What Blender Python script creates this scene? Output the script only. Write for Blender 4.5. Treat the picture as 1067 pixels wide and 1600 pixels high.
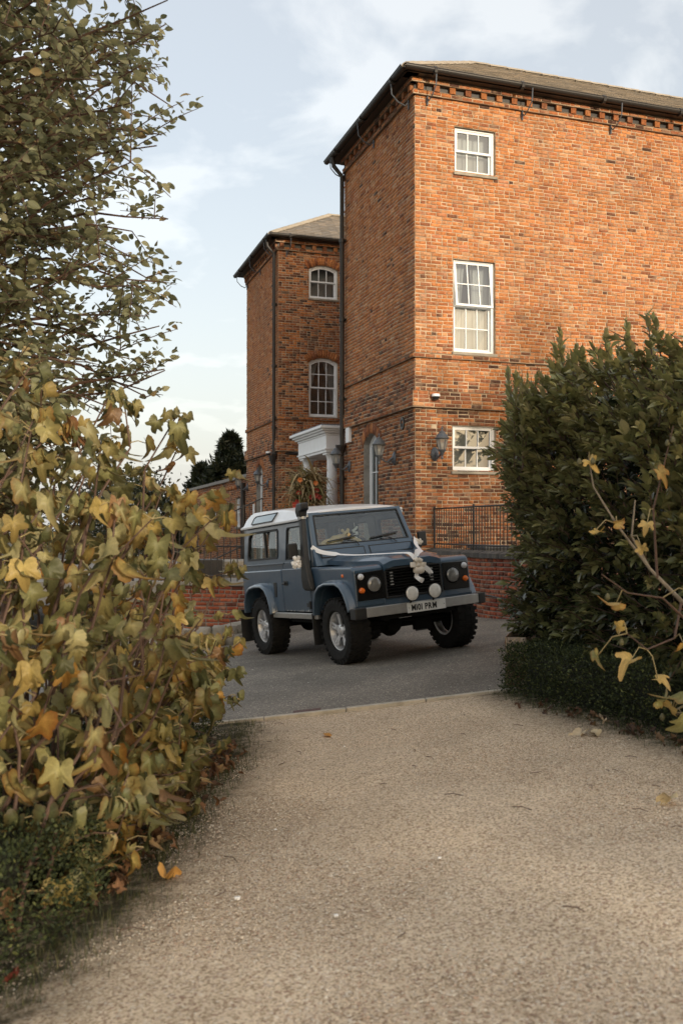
import bpy, bmesh, math, random
import numpy as np
from mathutils import Vector, Matrix, Euler
from mathutils.geometry import tessellate_polygon

random.seed(7)
rng = np.random.default_rng(7)
R = math.radians
sc = bpy.context.scene
for o in list(bpy.data.objects):
    bpy.data.objects.remove(o)
col = sc.collection
CZ = 1.385                      # eye height of the photographer (crouching)

# ---------------------------------------------------------------- camera
cam_d = bpy.data.cameras.new('camera')
cam = bpy.data.objects.new('camera', cam_d)
col.objects.link(cam)
sc.camera = cam
cam_d.sensor_fit = 'VERTICAL'
cam_d.sensor_height = 36
cam_d.sensor_width = 24
cam_d.lens = 35.0
cam_d.clip_start = 0.05
cam_d.clip_end = 2000
cam.location = (0, 0, CZ)
cam.rotation_euler = (R(90) + math.atan(28 / 1556), 0, 0)
cam_d.dof.use_dof = True
cam_d.dof.focus_distance = 12.6
cam_d.dof.aperture_fstop = 3.5

# ---------------------------------------------------------------- light
SUN_EL, SUN_DX, SUN_DY = R(10), .47, -.883      # direction towards the sun
sun_d = bpy.data.lights.new('sun', 'SUN')
sun_d.energy = 2.0
sun_d.angle = R(.6)
sun_d.color = (.62, .54, .43)
sun = bpy.data.objects.new('sun', sun_d)
col.objects.link(sun)
sv = Vector((SUN_DX * math.cos(SUN_EL), SUN_DY * math.cos(SUN_EL), math.sin(SUN_EL)))
sun.rotation_euler = sv.to_track_quat('Z', 'Y').to_euler()
sun.location = (30, -40, 30)

w = bpy.data.worlds.new('World')
sc.world = w
w.use_nodes = True
nt = w.node_tree
N, Lk = nt.nodes, nt.links
N.clear()
sky = N.new('ShaderNodeTexSky')
sky.sky_type = 'NISHITA'
sky.sun_disc = False
sky.sun_elevation = SUN_EL
sky.sun_rotation = math.atan2(SUN_DX, SUN_DY)
sky.air_density = 1.0
sky.dust_density = 5.0
geo = N.new('ShaderNodeTexCoord')
sep = N.new('ShaderNodeSeparateXYZ')
Lk.new(geo.outputs['Generated'], sep.inputs[0])
# cloud layer seen as a flat sheet far above: direction / (z + .12)
ad = N.new('ShaderNodeMath'); ad.operation = 'ADD'; ad.inputs[1].default_value = .22
Lk.new(sep.outputs['Z'], ad.inputs[0])
mx = N.new('ShaderNodeMath'); mx.operation = 'MAXIMUM'; mx.inputs[1].default_value = .06
Lk.new(ad.outputs[0], mx.inputs[0])
dv = N.new('ShaderNodeVectorMath'); dv.operation = 'DIVIDE'
cmb = N.new('ShaderNodeCombineXYZ')
for i in range(3):
    Lk.new(mx.outputs[0], cmb.inputs[i])
Lk.new(geo.outputs['Generated'], dv.inputs[0]); Lk.new(cmb.outputs[0], dv.inputs[1])
nz = N.new('ShaderNodeTexNoise')
nz.inputs['Scale'].default_value = 4.2
nz.inputs['Detail'].default_value = 7
nz.inputs['Roughness'].default_value = .52
nz.inputs['Distortion'].default_value = .35
mp = N.new('ShaderNodeMapping'); mp.inputs['Location'].default_value = (3.4, 1.7, .3)
Lk.new(dv.outputs[0], mp.inputs[0]); Lk.new(mp.outputs[0], nz.inputs['Vector'])
rp = N.new('ShaderNodeValToRGB')
rp.color_ramp.elements[0].position = .47; rp.color_ramp.elements[0].color = (.0, .0, .0, 1)
rp.color_ramp.elements[1].position = .60; rp.color_ramp.elements[1].color = (1, 1, 1, 1)
Lk.new(nz.outputs['Fac'], rp.inputs[0])
bg1 = N.new('ShaderNodeBackground'); bg1.inputs['Strength'].default_value = .05      # clear sky
Lk.new(sky.outputs[0], bg1.inputs[0])
bg2 = N.new('ShaderNodeBackground')                                                  # thin high veil
bg2.inputs[0].default_value = (.80, .79, .775, 1); bg2.inputs[1].default_value = .224
bg3 = N.new('ShaderNodeBackground')                                                  # soft white cloud
bg3.inputs[0].default_value = (.95, .935, .90, 1); bg3.inputs[1].default_value = .28
m1 = N.new('ShaderNodeAddShader')
Lk.new(bg1.outputs[0], m1.inputs[0]); Lk.new(bg2.outputs[0], m1.inputs[1])
hz = N.new('ShaderNodeMapRange')                                                     # cloud thickens to the horizon
hz.inputs['From Min'].default_value = .36; hz.inputs['From Max'].default_value = .04
hz.inputs['To Min'].default_value = .0; hz.inputs['To Max'].default_value = .80
Lk.new(sep.outputs['Z'], hz.inputs[0])
mm = N.new('ShaderNodeMath'); mm.operation = 'MAXIMUM'
Lk.new(rp.outputs[0], mm.inputs[0]); Lk.new(hz.outputs[0], mm.inputs[1])
m3 = N.new('ShaderNodeAddShader')                                                    # cloud also carries some of the glow of the sky behind it
bg4 = N.new('ShaderNodeBackground'); bg4.inputs['Strength'].default_value = .04
Lk.new(sky.outputs[0], bg4.inputs[0]); Lk.new(bg4.outputs[0], m3.inputs[0]); Lk.new(bg3.outputs[0], m3.inputs[1])
m2 = N.new('ShaderNodeMixShader')
Lk.new(mm.outputs[0], m2.inputs[0]); Lk.new(m1.outputs[0], m2.inputs[1]); Lk.new(m3.outputs[0], m2.inputs[2])
wo = N.new('ShaderNodeOutputWorld')
Lk.new(m2.outputs[0], wo.inputs[0])

sc.view_settings.view_transform = 'Standard'
sc.view_settings.look = 'None'
sc.view_settings.gamma = 1
sc.view_settings.use_curve_mapping = False
sc.view_settings.exposure = 1.5

# ---------------------------------------------------------------- object helpers
PM = {}

def reg(o, label=None, cat=None, group=None, kind=None):
    if label: o['label'] = label
    if cat: o['category'] = cat
    if group: o['group'] = group
    if kind: o['kind'] = kind
    return o

def wm(o):
    return PM.get(o.name, Matrix.Identity(4))

def link(o, parent=None, local=False):
    """link o; when its mesh is in world coordinates (local=False) undo the parent's transform"""
    col.objects.link(o)
    if parent is not None:
        o.parent = parent
        if not local:
            o.matrix_parent_inverse = wm(parent).inverted()
            PM[o.name] = o.matrix_basis.copy()
        else:
            PM[o.name] = wm(parent) @ o.matrix_basis
    else:
        PM[o.name] = o.matrix_basis.copy()
    return o

def empty(name, loc, label=None, cat=None, group=None, rot=(0, 0, 0), kind=None):
    o = bpy.data.objects.new(name, None)
    o.location = loc
    o.rotation_euler = rot
    o.empty_display_size = .2
    col.objects.link(o)
    PM[o.name] = Matrix.Translation(Vector(loc)) @ Euler(rot).to_matrix().to_4x4()
    return reg(o, label, cat, group, kind)

class MB:
    def __init__(s):
        s.v = []; s.f = []; s.mi = []; s.c = []; s.has_c = False
    def add(s, vs, fs, mi=0, c=None):
        b = len(s.v)
        s.v += [tuple(p) for p in vs]
        s.f += [tuple(i + b for i in f) for f in fs]
        s.mi += [mi] * len(fs)
        if c is not None: s.has_c = True
        s.c += [tuple(c) if c is not None else (1, 1, 1)] * len(vs)
        return s
    def hexa(s, P, mi=0, c=None):
        return s.add(P, [(0, 3, 2, 1), (4, 5, 6, 7), (0, 1, 5, 4), (1, 2, 6, 5), (2, 3, 7, 6), (3, 0, 4, 7)], mi, c)
    def box(s, a, b, mi=0, M=None, c=None):
        x0, y0, z0 = a; x1, y1, z1 = b
        P = [(x0, y0, z0), (x1, y0, z0), (x1, y1, z0), (x0, y1, z0), (x0, y0, z1), (x1, y0, z1), (x1, y1, z1), (x0, y1, z1)]
        if M is not None: P = [tuple(M @ Vector(p)) for p in P]
        return s.hexa(P, mi, c)
    def tube(s, pts, r, n=8, mi=0, caps=True, c=None):
        pts = [Vector(p) for p in pts]
        rr = r if isinstance(r, (list, tuple)) else [r] * len(pts)
        V = []; F = []
        t0 = (pts[1] - pts[0]).normalized()
        up = Vector((0, 0, 1)) if abs(t0.z) < .9 else Vector((1, 0, 0))
        a = t0.cross(up).normalized()
        for i, p in enumerate(pts):
            if i == 0: t = pts[1] - pts[0]
            elif i == len(pts) - 1: t = pts[-1] - pts[-2]
            else: t = pts[i + 1] - pts[i - 1]
            t.normalize()
            a = (a - t * a.dot(t)).normalized()
            b = t.cross(a)
            for k in range(n):
                an = 2 * math.pi * k / n
                V.append(p + (a * math.cos(an) + b * math.sin(an)) * rr[i])
        for i in range(len(pts) - 1):
            for k in range(n):
                F.append((i * n + k, i * n + (k + 1) % n, (i + 1) * n + (k + 1) % n, (i + 1) * n + k))
        if caps:
            F.append(tuple(range(n - 1, -1, -1)))
            F.append(tuple((len(pts) - 1) * n + k for k in range(n)))
        return s.add(V, F, mi, c)
    def lathe(s, prof, n=24, mi=0, M=None, c=None, mis=None):
        """prof = [(radius, height)] turned about local z"""
        V = []; 
        for r, z in prof:
            for k in range(n):
                an = 2 * math.pi * k / n
                p = Vector((r * math.cos(an), r * math.sin(an), z))
                V.append(M @ p if M is not None else p)
        b = len(s.v)
        for i in range(len(prof) - 1):
            F = [(i * n + k, i * n + (k + 1) % n, (i + 1) * n + (k + 1) % n, (i + 1) * n + k) for k in range(n)]
            if i == 0: s.add(V, F, mi if mis is None else mis[0], c)
            else:
                s.f += [tuple(q + b for q in f) for f in F]
                s.mi += [mi if mis is None else mis[i]] * len(F)
        return s
    def plate(s, outer, holes, fn, fn2, mi=0, c=None):
        """flat polygon (2D) with holes; fn maps to the outer skin, fn2 to the inner skin"""
        loops = [outer] + list(holes)
        tris = tessellate_polygon([[Vector((p[0], p[1], 0)) for p in l] for l in loops])
        flat = [p for l in loops for p in l]
        n = len(flat)
        V = [fn(*p) for p in flat] + [fn2(*p) for p in flat]
        F = [tuple(t) for t in tris] + [tuple(i + n for i in reversed(t)) for t in tris]
        k = 0
        for l in loops:
            m = len(l)
            for i in range(m):
                F.append((k + i, k + (i + 1) % m, n + k + (i + 1) % m, n + k + i))
            k += m
        return s.add(V, F, mi, c)
    def mesh(s, name, mats, smooth=False):
        me = bpy.data.meshes.new(name)
        me.from_pydata([tuple(p) for p in s.v], [], s.f)
        for m in (mats if isinstance(mats, (list, tuple)) else [mats]):
            me.materials.append(m)
        me.polygons.foreach_set('material_index', s.mi)
        if s.has_c:
            at = me.attributes.new('tint', 'FLOAT_COLOR', 'POINT')
            a = np.ones((len(s.v), 4), 'f'); a[:, :3] = np.array(s.c, 'f')
            at.data.foreach_set('color', a.ravel())
        if smooth:
            me.polygons.foreach_set('use_smooth', [True] * len(me.polygons))
        me.update()
        return me
    def build(s, name, mats, parent=None, local=False, smooth=False, fix=True, bevel=0, angle=40, **kw):
        me = s.mesh(name, mats, smooth)
        if fix:
            bm = bmesh.new(); bm.from_mesh(me)
            bmesh.ops.remove_doubles(bm, verts=bm.verts, dist=1e-5)
            bmesh.ops.recalc_face_normals(bm, faces=bm.faces)
            bm.to_mesh(me); bm.free()
        if smooth:
            try: me.set_sharp_from_angle(angle=R(angle))
            except Exception: pass
        o = bpy.data.objects.new(name, me)
        link(o, parent, local)
        if bevel:
            md = o.modifiers.new('bevel', 'BEVEL')
            md.width = bevel; md.segments = 3; md.limit_method = 'ANGLE'; md.angle_limit = R(35)
            md.harden_normals = False
            for p in me.polygons: p.use_smooth = True
            try: me.set_sharp_from_angle(angle=R(180))
            except Exception: pass
            wn = o.modifiers.new('wn', 'WEIGHTED_NORMAL'); wn.keep_sharp = True
        return reg(o, **kw)

def np_mesh(name, V, F, mats, tint=None, smooth=False):
    """V (n,3), F (m,k) equal sized faces, tint (n,3)"""
    V = np.asarray(V, 'f'); F = np.asarray(F, 'i')
    me = bpy.data.meshes.new(name)
    me.vertices.add(len(V)); me.vertices.foreach_set('co', V.ravel())
    me.loops.add(F.size); me.loops.foreach_set('vertex_index', F.ravel())
    me.polygons.add(len(F))
    me.polygons.foreach_set('loop_start', np.arange(0, F.size, F.shape[1], dtype='i'))
    try: me.polygons.foreach_set('loop_total', np.full(len(F), F.shape[1], 'i'))
    except Exception: pass
    for m in (mats if isinstance(mats, (list, tuple)) else [mats]):
        me.materials.append(m)
    if tint is not None:
        at = me.attributes.new('tint', 'FLOAT_COLOR', 'POINT')
        a = np.ones((len(V), 4), 'f'); a[:, :3] = tint
        at.data.foreach_set('color', a.ravel())
    if smooth: me.polygons.foreach_set('use_smooth', np.ones(len(F), bool))
    me.update(calc_edges=True)
    me.validate()
    return me

def obj(name, me, parent=None, local=False, M=None, **kw):
    o = bpy.data.objects.new(name, me)
    if M is not None: o.matrix_basis = M
    link(o, parent, local)
    return reg(o, **kw)

# ---------------------------------------------------------------- materials
MATS = {}
def mat(name, color=(.5, .5, .5), rough=.6, metal=0, tint=False, noise=None, bump=None, coat=0, spec=.5,
        sheen=0, alpha=1, emit=None, trans=0, sss=0, coords='Object', vary=0.):
    """noise = (scale, amount, second colour) ; bump = (scale, strength, distance)"""
    m = bpy.data.materials.new(name); m.use_nodes = True
    t = m.node_tree; n, l = t.nodes, t.links
    p = n['Principled BSDF']
    p.inputs['Roughness'].default_value = rough
    p.inputs['Metallic'].default_value = metal
    p.inputs['Specular IOR Level'].default_value = spec
    p.inputs['Coat Weight'].default_value = coat
    p.inputs['Coat Roughness'].default_value = .08
    p.inputs['Base Color'].default_value = (*color, 1)
    if trans: p.inputs['Transmission Weight'].default_value = trans
    if emit: p.inputs['Emission Color'].default_value = (*emit[0], 1); p.inputs['Emission Strength'].default_value = emit[1]
    out = None
    if tint:
        a = n.new('ShaderNodeAttribute'); a.attribute_name = 'tint'; out = a.outputs['Color']
    tc = n.new('ShaderNodeTexCoord')
    if noise:
        z = n.new('ShaderNodeTexNoise'); z.inputs['Scale'].default_value = noise[0]
        z.inputs['Detail'].default_value = 6; z.inputs['Roughness'].default_value = .62
        l.new(tc.outputs[coords], z.inputs['Vector'])
        r = n.new('ShaderNodeMapRange'); r.inputs['From Min'].default_value = .38; r.inputs['From Max'].default_value = .66
        r.inputs['To Max'].default_value = noise[1]
        l.new(z.outputs['Fac'], r.inputs[0])
        x = n.new('ShaderNodeMix'); x.data_type = 'RGBA'
        l.new(r.outputs[0], x.inputs['Factor'])
        if out is not None: l.new(out, x.inputs[6])
        else: x.inputs[6].default_value = (*color, 1)
        x.inputs[7].default_value = (*noise[2], 1)
        out = x.outputs[2]
    if vary:
        oi = n.new('ShaderNodeObjectInfo'); h = n.new('ShaderNodeHueSaturation')
        r = n.new('ShaderNodeMapRange'); r.inputs['To Min'].default_value = 1 - vary; r.inputs['To Max'].default_value = 1 + vary
        l.new(oi.outputs['Random'], r.inputs[0]); l.new(r.outputs[0], h.inputs['Value'])
        if out is not None: l.new(out, h.inputs['Color'])
        else: h.inputs['Color'].default_value = (*color, 1)
        out = h.outputs[0]
    if out is not None: l.new(out, p.inputs['Base Color'])
    if bump:
        z = n.new('ShaderNodeTexNoise'); z.inputs['Scale'].default_value = bump[0]; z.inputs['Detail'].default_value = 5
        l.new(tc.outputs[coords], z.inputs['Vector'])
        b = n.new('ShaderNodeBump'); b.inputs['Strength'].default_value = bump[1]; b.inputs['Distance'].default_value = bump[2]
        l.new(z.outputs['Fac'], b.inputs['Height']); l.new(b.outputs[0], p.inputs['Normal'])
    MATS[name] = m
    return m

def glass_mat(name, tint=(.8, .85, .85), refl=.12, rough=.02, top=.9, milk=0.):
    """thin sheet of glass: clear, with a mirror share that grows at grazing angles"""
    m = bpy.data.materials.new(name); m.use_nodes = True
    t = m.node_tree; n, l = t.nodes, t.links; n.clear()
    tr = n.new('ShaderNodeBsdfTransparent'); tr.inputs[0].default_value = (*tint, 1)
    gl = n.new('ShaderNodeBsdfGlossy'); gl.inputs['Roughness'].default_value = rough
    gl.inputs['Color'].default_value = (.95, .97, 1, 1)
    lw = n.new('ShaderNodeLayerWeight'); lw.inputs['Blend'].default_value = .35
    r = n.new('ShaderNodeMapRange'); r.inputs['To Min'].default_value = refl; r.inputs['To Max'].default_value = top
    l.new(lw.outputs['Fresnel'], r.inputs[0])
    x = n.new('ShaderNodeMixShader'); l.new(r.outputs[0], x.inputs[0]); l.new(tr.outputs[0], x.inputs[1]); l.new(gl.outputs[0], x.inputs[2])
    o = n.new('ShaderNodeOutputMaterial'); l.new(x.outputs[0], o.inputs[0])
    if milk:                     # frosted with dust: part of it scatters
        d = n.new('ShaderNodeBsdfTranslucent'); d.inputs[0].default_value = (.85, .83, .78, 1)
        d2 = n.new('ShaderNodeBsdfDiffuse'); d2.inputs[0].default_value = (.7, .68, .62, 1)
        a_ = n.new('ShaderNodeMixShader'); l.new(d.outputs[0], a_.inputs[1]); l.new(d2.outputs[0], a_.inputs[2])
        y = n.new('ShaderNodeMixShader'); y.inputs[0].default_value = milk
        l.new(x.outputs[0], y.inputs[1]); l.new(a_.outputs[0], y.inputs[2]); l.new(y.outputs[0], o.inputs[0])
    return m

def leaf_mat(name, rough=.45, trans=.35, spec=.4):
    m = bpy.data.materials.new(name); m.use_nodes = True
    t = m.node_tree; n, l = t.nodes, t.links; n.clear()
    a = n.new('ShaderNodeAttribute'); a.attribute_name = 'tint'
    tc = n.new('ShaderNodeTexCoord')
    z = n.new('ShaderNodeTexNoise'); z.inputs['Scale'].default_value = 30; z.inputs['Detail'].default_value = 3
    l.new(tc.outputs['Object'], z.inputs['Vector'])
    mr = n.new('ShaderNodeMapRange'); mr.inputs['To Min'].default_value = .62; mr.inputs['To Max'].default_value = 1.35
    l.new(z.outputs['Fac'], mr.inputs[0])
    mu = n.new('ShaderNodeVectorMath'); mu.operation = 'SCALE'
    l.new(a.outputs['Color'], mu.inputs[0]); l.new(mr.outputs[0], mu.inputs['Scale'])
    p = n.new('ShaderNodeBsdfPrincipled'); p.inputs['Roughness'].default_value = rough
    p.inputs['Specular IOR Level'].default_value = spec
    l.new(mu.outputs[0], p.inputs['Base Color'])
    tl = n.new('ShaderNodeBsdfTranslucent'); l.new(mu.outputs[0], tl.inputs['Color'])
    x = n.new('ShaderNodeMixShader'); x.inputs[0].default_value = trans
    l.new(p.outputs[0], x.inputs[1]); l.new(tl.outputs[0], x.inputs[2])
    o = n.new('ShaderNodeOutputMaterial'); l.new(x.outputs[0], o.inputs[0])
    return m

M_leaf = leaf_mat('leaf', .5, .32)
M_leafg = leaf_mat('glossy_leaf', .25, .14, .55)
M_leaft = leaf_mat('thin_leaf', .5, .48, .3)
M_dry = leaf_mat('dry_leaf', .7, .15, .2)
M_bark = mat('bark', (.075, .055, .04), .85, noise=(14, .7, (.16, .13, .10)), bump=(40, .6, .01))
M_twig = mat('twig', (.10, .055, .035), .7, noise=(20, .6, (.05, .035, .03)))
M_palebark = mat('pale_bark', (.26, .22, .17), .8, noise=(18, .7, (.12, .10, .07)), bump=(50, .5, .006))
M_mortar = mat('mortar', (.54, .42, .29), .95, noise=(5.5, .8, (.20, .135, .085)), bump=(70, .8, .006))
M_slate_under = mat('roof_felt', (.05, .045, .04), .9)
M_white = mat('white_paint', (.80, .81, .82), .42, noise=(5, .35, (.68, .68, .66)))
M_stone = mat('stone', (.36, .32, .26), .85, noise=(3.5, .8, (.19, .17, .13)), bump=(30, .5, .01))
M_concrete = mat('concrete', (.30, .28, .25), .9, noise=(6, .7, (.17, .155, .13)), bump=(60, .5, .005))
M_iron = mat('black_iron', (.018, .017, .016), .45, noise=(30, .5, (.05, .035, .025)))
M_iron_grey = mat('grey_cast_iron', (.09, .10, .115), .45, metal=.3, noise=(40, .5, (.16, .17, .18)))
M_dark = mat('dark_room', (.02, .018, .016), .9)
M_curtain = mat('curtain', (.48, .47, .45), .9, noise=(3, .3, (.38, .37, .35)))
M_blind = mat('blind', (.34, .32, .30), .8)
M_pane = glass_mat('window_glass', (.70, .75, .76), .13, .015, top=.6)

def brick_material(name, soot=.55, soot_col=(.055, .036, .026), sc_=.45):
    m = bpy.data.materials.new(name); m.use_nodes = True
    t = m.node_tree; n, l = t.nodes, t.links
    p = n['Principled BSDF']; p.inputs['Roughness'].default_value = .9; p.inputs['Specular IOR Level'].default_value = .25
    a = n.new('ShaderNodeAttribute'); a.attribute_name = 'tint'
    g = n.new('ShaderNodeNewGeometry')
    z = n.new('ShaderNodeTexNoise'); z.inputs['Scale'].default_value = sc_; z.inputs['Detail'].default_value = 8; z.inputs['Roughness'].default_value = .7
    l.new(g.outputs['Position'], z.inputs['Vector'])
    r = n.new('ShaderNodeMapRange'); r.inputs['From Min'].default_value = .50; r.inputs['From Max'].default_value = .78; r.inputs['To Max'].default_value = soot
    l.new(z.outputs['Fac'], r.inputs[0])
    x = n.new('ShaderNodeMix'); x.data_type = 'RGBA'
    l.new(r.outputs[0], x.inputs['Factor']); l.new(a.outputs['Color'], x.inputs[6]); x.inputs[7].default_value = (*soot_col, 1)
    # rain streaks: the same noise drawn out down the wall
    mpn = n.new('ShaderNodeMapping'); mpn.inputs['Scale'].default_value = (1.3, 1.3, .16)
    l.new(g.outputs['Position'], mpn.inputs[0])
    zs = n.new('ShaderNodeTexNoise'); zs.inputs['Scale'].default_value = 1.6; zs.inputs['Detail'].default_value = 6; zs.inputs['Roughness'].default_value = .6
    l.new(mpn.outputs[0], zs.inputs['Vector'])
    rs = n.new('ShaderNodeMapRange'); rs.inputs['From Min'].default_value = .48; rs.inputs['From Max'].default_value = .72; rs.inputs['To Max'].default_value = .42
    l.new(zs.outputs['Fac'], rs.inputs[0])
    xs_ = n.new('ShaderNodeMix'); xs_.data_type = 'RGBA'
    l.new(rs.outputs[0], xs_.inputs['Factor']); l.new(x.outputs[2], xs_.inputs[6]); xs_.inputs[7].default_value = (.20, .095, .05, 1)
    x = xs_
    z2 = n.new('ShaderNodeTexNoise'); z2.inputs['Scale'].default_value = 22; z2.inputs['Detail'].default_value = 6; z2.inputs['Roughness'].default_value = .7
    l.new(g.outputs['Position'], z2.inputs['Vector'])
    r2 = n.new('ShaderNodeMapRange'); r2.inputs['From Min'].default_value = .3; r2.inputs['From Max'].default_value = .7
    r2.inputs['To Min'].default_value = .55; r2.inputs['To Max'].default_value = 1.4
    l.new(z2.outputs['Fac'], r2.inputs[0])
    mu = n.new('ShaderNodeVectorMath'); mu.operation = 'SCALE'
    l.new(x.outputs[2], mu.inputs[0]); l.new(r2.outputs[0], mu.inputs['Scale'])
    # pale lime bloom in blotches
    z3 = n.new('ShaderNodeTexNoise'); z3.inputs['Scale'].default_value = 5.5; z3.inputs['Detail'].default_value = 7
    l.new(g.outputs['Position'], z3.inputs['Vector'])
    r3 = n.new('ShaderNodeMapRange'); r3.inputs['From Min'].default_value = .52; r3.inputs['From Max'].default_value = .72; r3.inputs['To Max'].default_value = .30
    l.new(z3.outputs['Fac'], r3.inputs[0])
    x3 = n.new('ShaderNodeMix'); x3.data_type = 'RGBA'
    l.new(r3.outputs[0], x3.inputs['Factor']); l.new(mu.outputs[0], x3.inputs[6]); x3.inputs[7].default_value = (.50, .37, .25, 1)
    l.new(x3.outputs[2], p.inputs['Base Color'])
    z4 = n.new('ShaderNodeTexNoise'); z4.inputs['Scale'].default_value = 55; z4.inputs['Detail'].default_value = 4
    l.new(g.outputs['Position'], z4.inputs['Vector'])
    b = n.new('ShaderNodeBump'); b.inputs['Strength'].default_value = .6; b.inputs['Distance'].default_value = .006
    l.new(z4.outputs['Fac'], b.inputs['Height']); l.new(b.outputs[0], p.inputs['Normal'])
    return m
M_brick = brick_material('old_brick')
M_brickred = brick_material('red_brick', .35)

# ---------------------------------------------------------------- ground form
Rc = Euler((0.08128552, -0.06049284, -1.10958778)).to_matrix()
nrm = Rc @ Vector((0, 0, 1))
GX, GY = -nrm.x / nrm.z, -nrm.y / nrm.z
CARP = Vector((0.75278818, 12.25465147, CZ - 1.53496373))
G0 = CARP.z - GX * CARP.x - GY * CARP.y

def G(x, y):
    return G0 + GX * min(max(x, -5), 5) + GY * min(max(y, -6), 30)

def grid_sheet(name, xs, ys, dz, m, kind='structure', inside=None, sub=1, **kw):
    V = []; F = []; idx = {}
    for j, y in enumerate(ys):
        for i, x in enumerate(xs):
            idx[i, j] = len(V); V.append((x, y, G(x, y) + dz))
    for j in range(len(ys) - 1):
        for i in range(len(xs) - 1):
            if inside is None or inside((xs[i] + xs[i + 1]) / 2, (ys[j] + ys[j + 1]) / 2):
                F.append((idx[i, j], idx[i + 1, j], idx[i + 1, j + 1], idx[i, j + 1]))
    me = bpy.data.meshes.new(name); me.from_pydata(V, [], F); me.materials.append(m)
    o = obj(name, me); reg(o, kind=kind, **kw); return o
# ================================================================ GROUND
def ground_mats():
    # loose gravel
    m = bpy.data.materials.new('gravel'); m.use_nodes = True
    t = m.node_tree; n, l = t.nodes, t.links; p = n['Principled BSDF']
    p.inputs['Roughness'].default_value = .95; p.inputs['Specular IOR Level'].default_value = .2
    g = n.new('ShaderNodeNewGeometry')
    vo = n.new('ShaderNodeTexVoronoi'); vo.inputs['Scale'].default_value = 115; vo.inputs['Randomness'].default_value = 1
    vo2 = n.new('ShaderNodeTexVoronoi'); vo2.inputs['Scale'].default_value = 190
    for v in (vo, vo2): l.new(g.outputs['Position'], v.inputs['Vector'])
    bw = n.new('ShaderNodeSeparateColor'); l.new(vo.outputs['Color'], bw.inputs[0])
    rp = n.new('ShaderNodeValToRGB')
    E_ = rp.color_ramp.elements; E_[0].position = 0; E_[0].color = (.30, .21, .13, 1); E_[1].position = 1; E_[1].color = (.95, .84, .68, 1)
    e = E_.new(.35); e.color = (.72, .565, .39, 1); e = E_.new(.7); e.color = (.86, .70, .51, 1); e = E_.new(.9); e.color = (.36, .22, .15, 1)
    l.new(bw.outputs[0], rp.inputs[0])
    # soft fines between the stones
    z = n.new('ShaderNodeTexNoise'); z.inputs['Scale'].default_value = 260; z.inputs['Detail'].default_value = 3
    l.new(g.outputs['Position'], z.inputs['Vector'])
    zz = n.new('ShaderNodeTexNoise'); zz.inputs['Scale'].default_value = 1.1; zz.inputs['Detail'].default_value = 6; zz.inputs['Roughness'].default_value = .65
    l.new(g.outputs['Position'], zz.inputs['Vector'])
    rz = n.new('ShaderNodeMapRange'); rz.inputs['From Min'].default_value = .35; rz.inputs['From Max'].default_value = .68
    rz.inputs['To Min'].default_value = .86; rz.inputs['To Max'].default_value = 1.08
    l.new(zz.outputs['Fac'], rz.inputs[0])
    rz2 = n.new('ShaderNodeMapRange'); rz2.inputs['To Min'].default_value = .7; rz2.inputs['To Max'].default_value = 1.3
    l.new(z.outputs['Fac'], rz2.inputs[0])
    mm = n.new('ShaderNodeMath'); mm.operation = 'MULTIPLY'; l.new(rz.outputs[0], mm.inputs[0]); l.new(rz2.outputs[0], mm.inputs[1])
    mu = n.new('ShaderNodeVectorMath'); mu.operation = 'SCALE'; l.new(rp.outputs[0], mu.inputs[0]); l.new(mm.outputs[0], mu.inputs['Scale'])
    # damp mossy dirt along both planted edges: attribute painted by distance to the hedges
    at = n.new('ShaderNodeAttribute'); at.attribute_name = 'dirt'
    z5 = n.new('ShaderNodeTexNoise'); z5.inputs['Scale'].default_value = 9; z5.inputs['Detail'].default_value = 8; z5.inputs['Roughness'].default_value = .75
    l.new(g.outputs['Position'], z5.inputs['Vector'])
    s1 = n.new('ShaderNodeMath'); s1.operation = 'MULTIPLY'; s1.inputs[1].default_value = 1.9
    l.new(z5.outputs['Fac'], s1.inputs[0])
    s2 = n.new('ShaderNodeMath'); s2.operation = 'MULTIPLY'; s2.use_clamp = True
    l.new(at.outputs['Fac'], s2.inputs[0]); l.new(s1.outputs[0], s2.inputs[1])
    s3 = n.new('ShaderNodeMath'); s3.operation = 'POWER'; s3.inputs[1].default_value = 1.6; l.new(s2.outputs[0], s3.inputs[0])
    x = n.new('ShaderNodeMix'); x.data_type = 'RGBA'; l.new(s3.outputs[0], x.inputs['Factor'])
    l.new(mu.outputs[0], x.inputs[6]); x.inputs[7].default_value = (.055, .048, .028, 1)
    l.new(x.outputs[2], p.inputs['Base Color'])
    b = n.new('ShaderNodeBump'); b.inputs['Strength'].default_value = .7; b.inputs['Distance'].default_value = .006; b.invert = True
    ad = n.new('ShaderNodeMath'); ad.operation = 'ADD'; l.new(vo.outputs['Distance'], ad.inputs[0]); l.new(vo2.outputs['Distance'], ad.inputs[1])
    l.new(ad.outputs[0], b.inputs['Height']); l.new(b.outputs[0], p.inputs['Normal'])
    # asphalt
    a = bpy.data.materials.new('asphalt'); a.use_nodes = True
    t = a.node_tree; n, l = t.nodes, t.links; p = n['Principled BSDF']
    p.inputs['Roughness'].default_value = .78; p.inputs['Specular IOR Level'].default_value = .4
    g = n.new('ShaderNodeNewGeometry')
    vo = n.new('ShaderNodeTexVoronoi'); vo.inputs['Scale'].default_value = 95
    l.new(g.outputs['Position'], vo.inputs['Vector'])
    bw = n.new('ShaderNodeSeparateColor'); l.new(vo.outputs['Color'], bw.inputs[0])
    rp = n.new('ShaderNodeValToRGB'); E_ = rp.color_ramp.elements
    E_[0].color = (.105, .093, .076, 1); E_[1].color = (.50, .44, .35, 1); E_[1].position = 1
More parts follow.
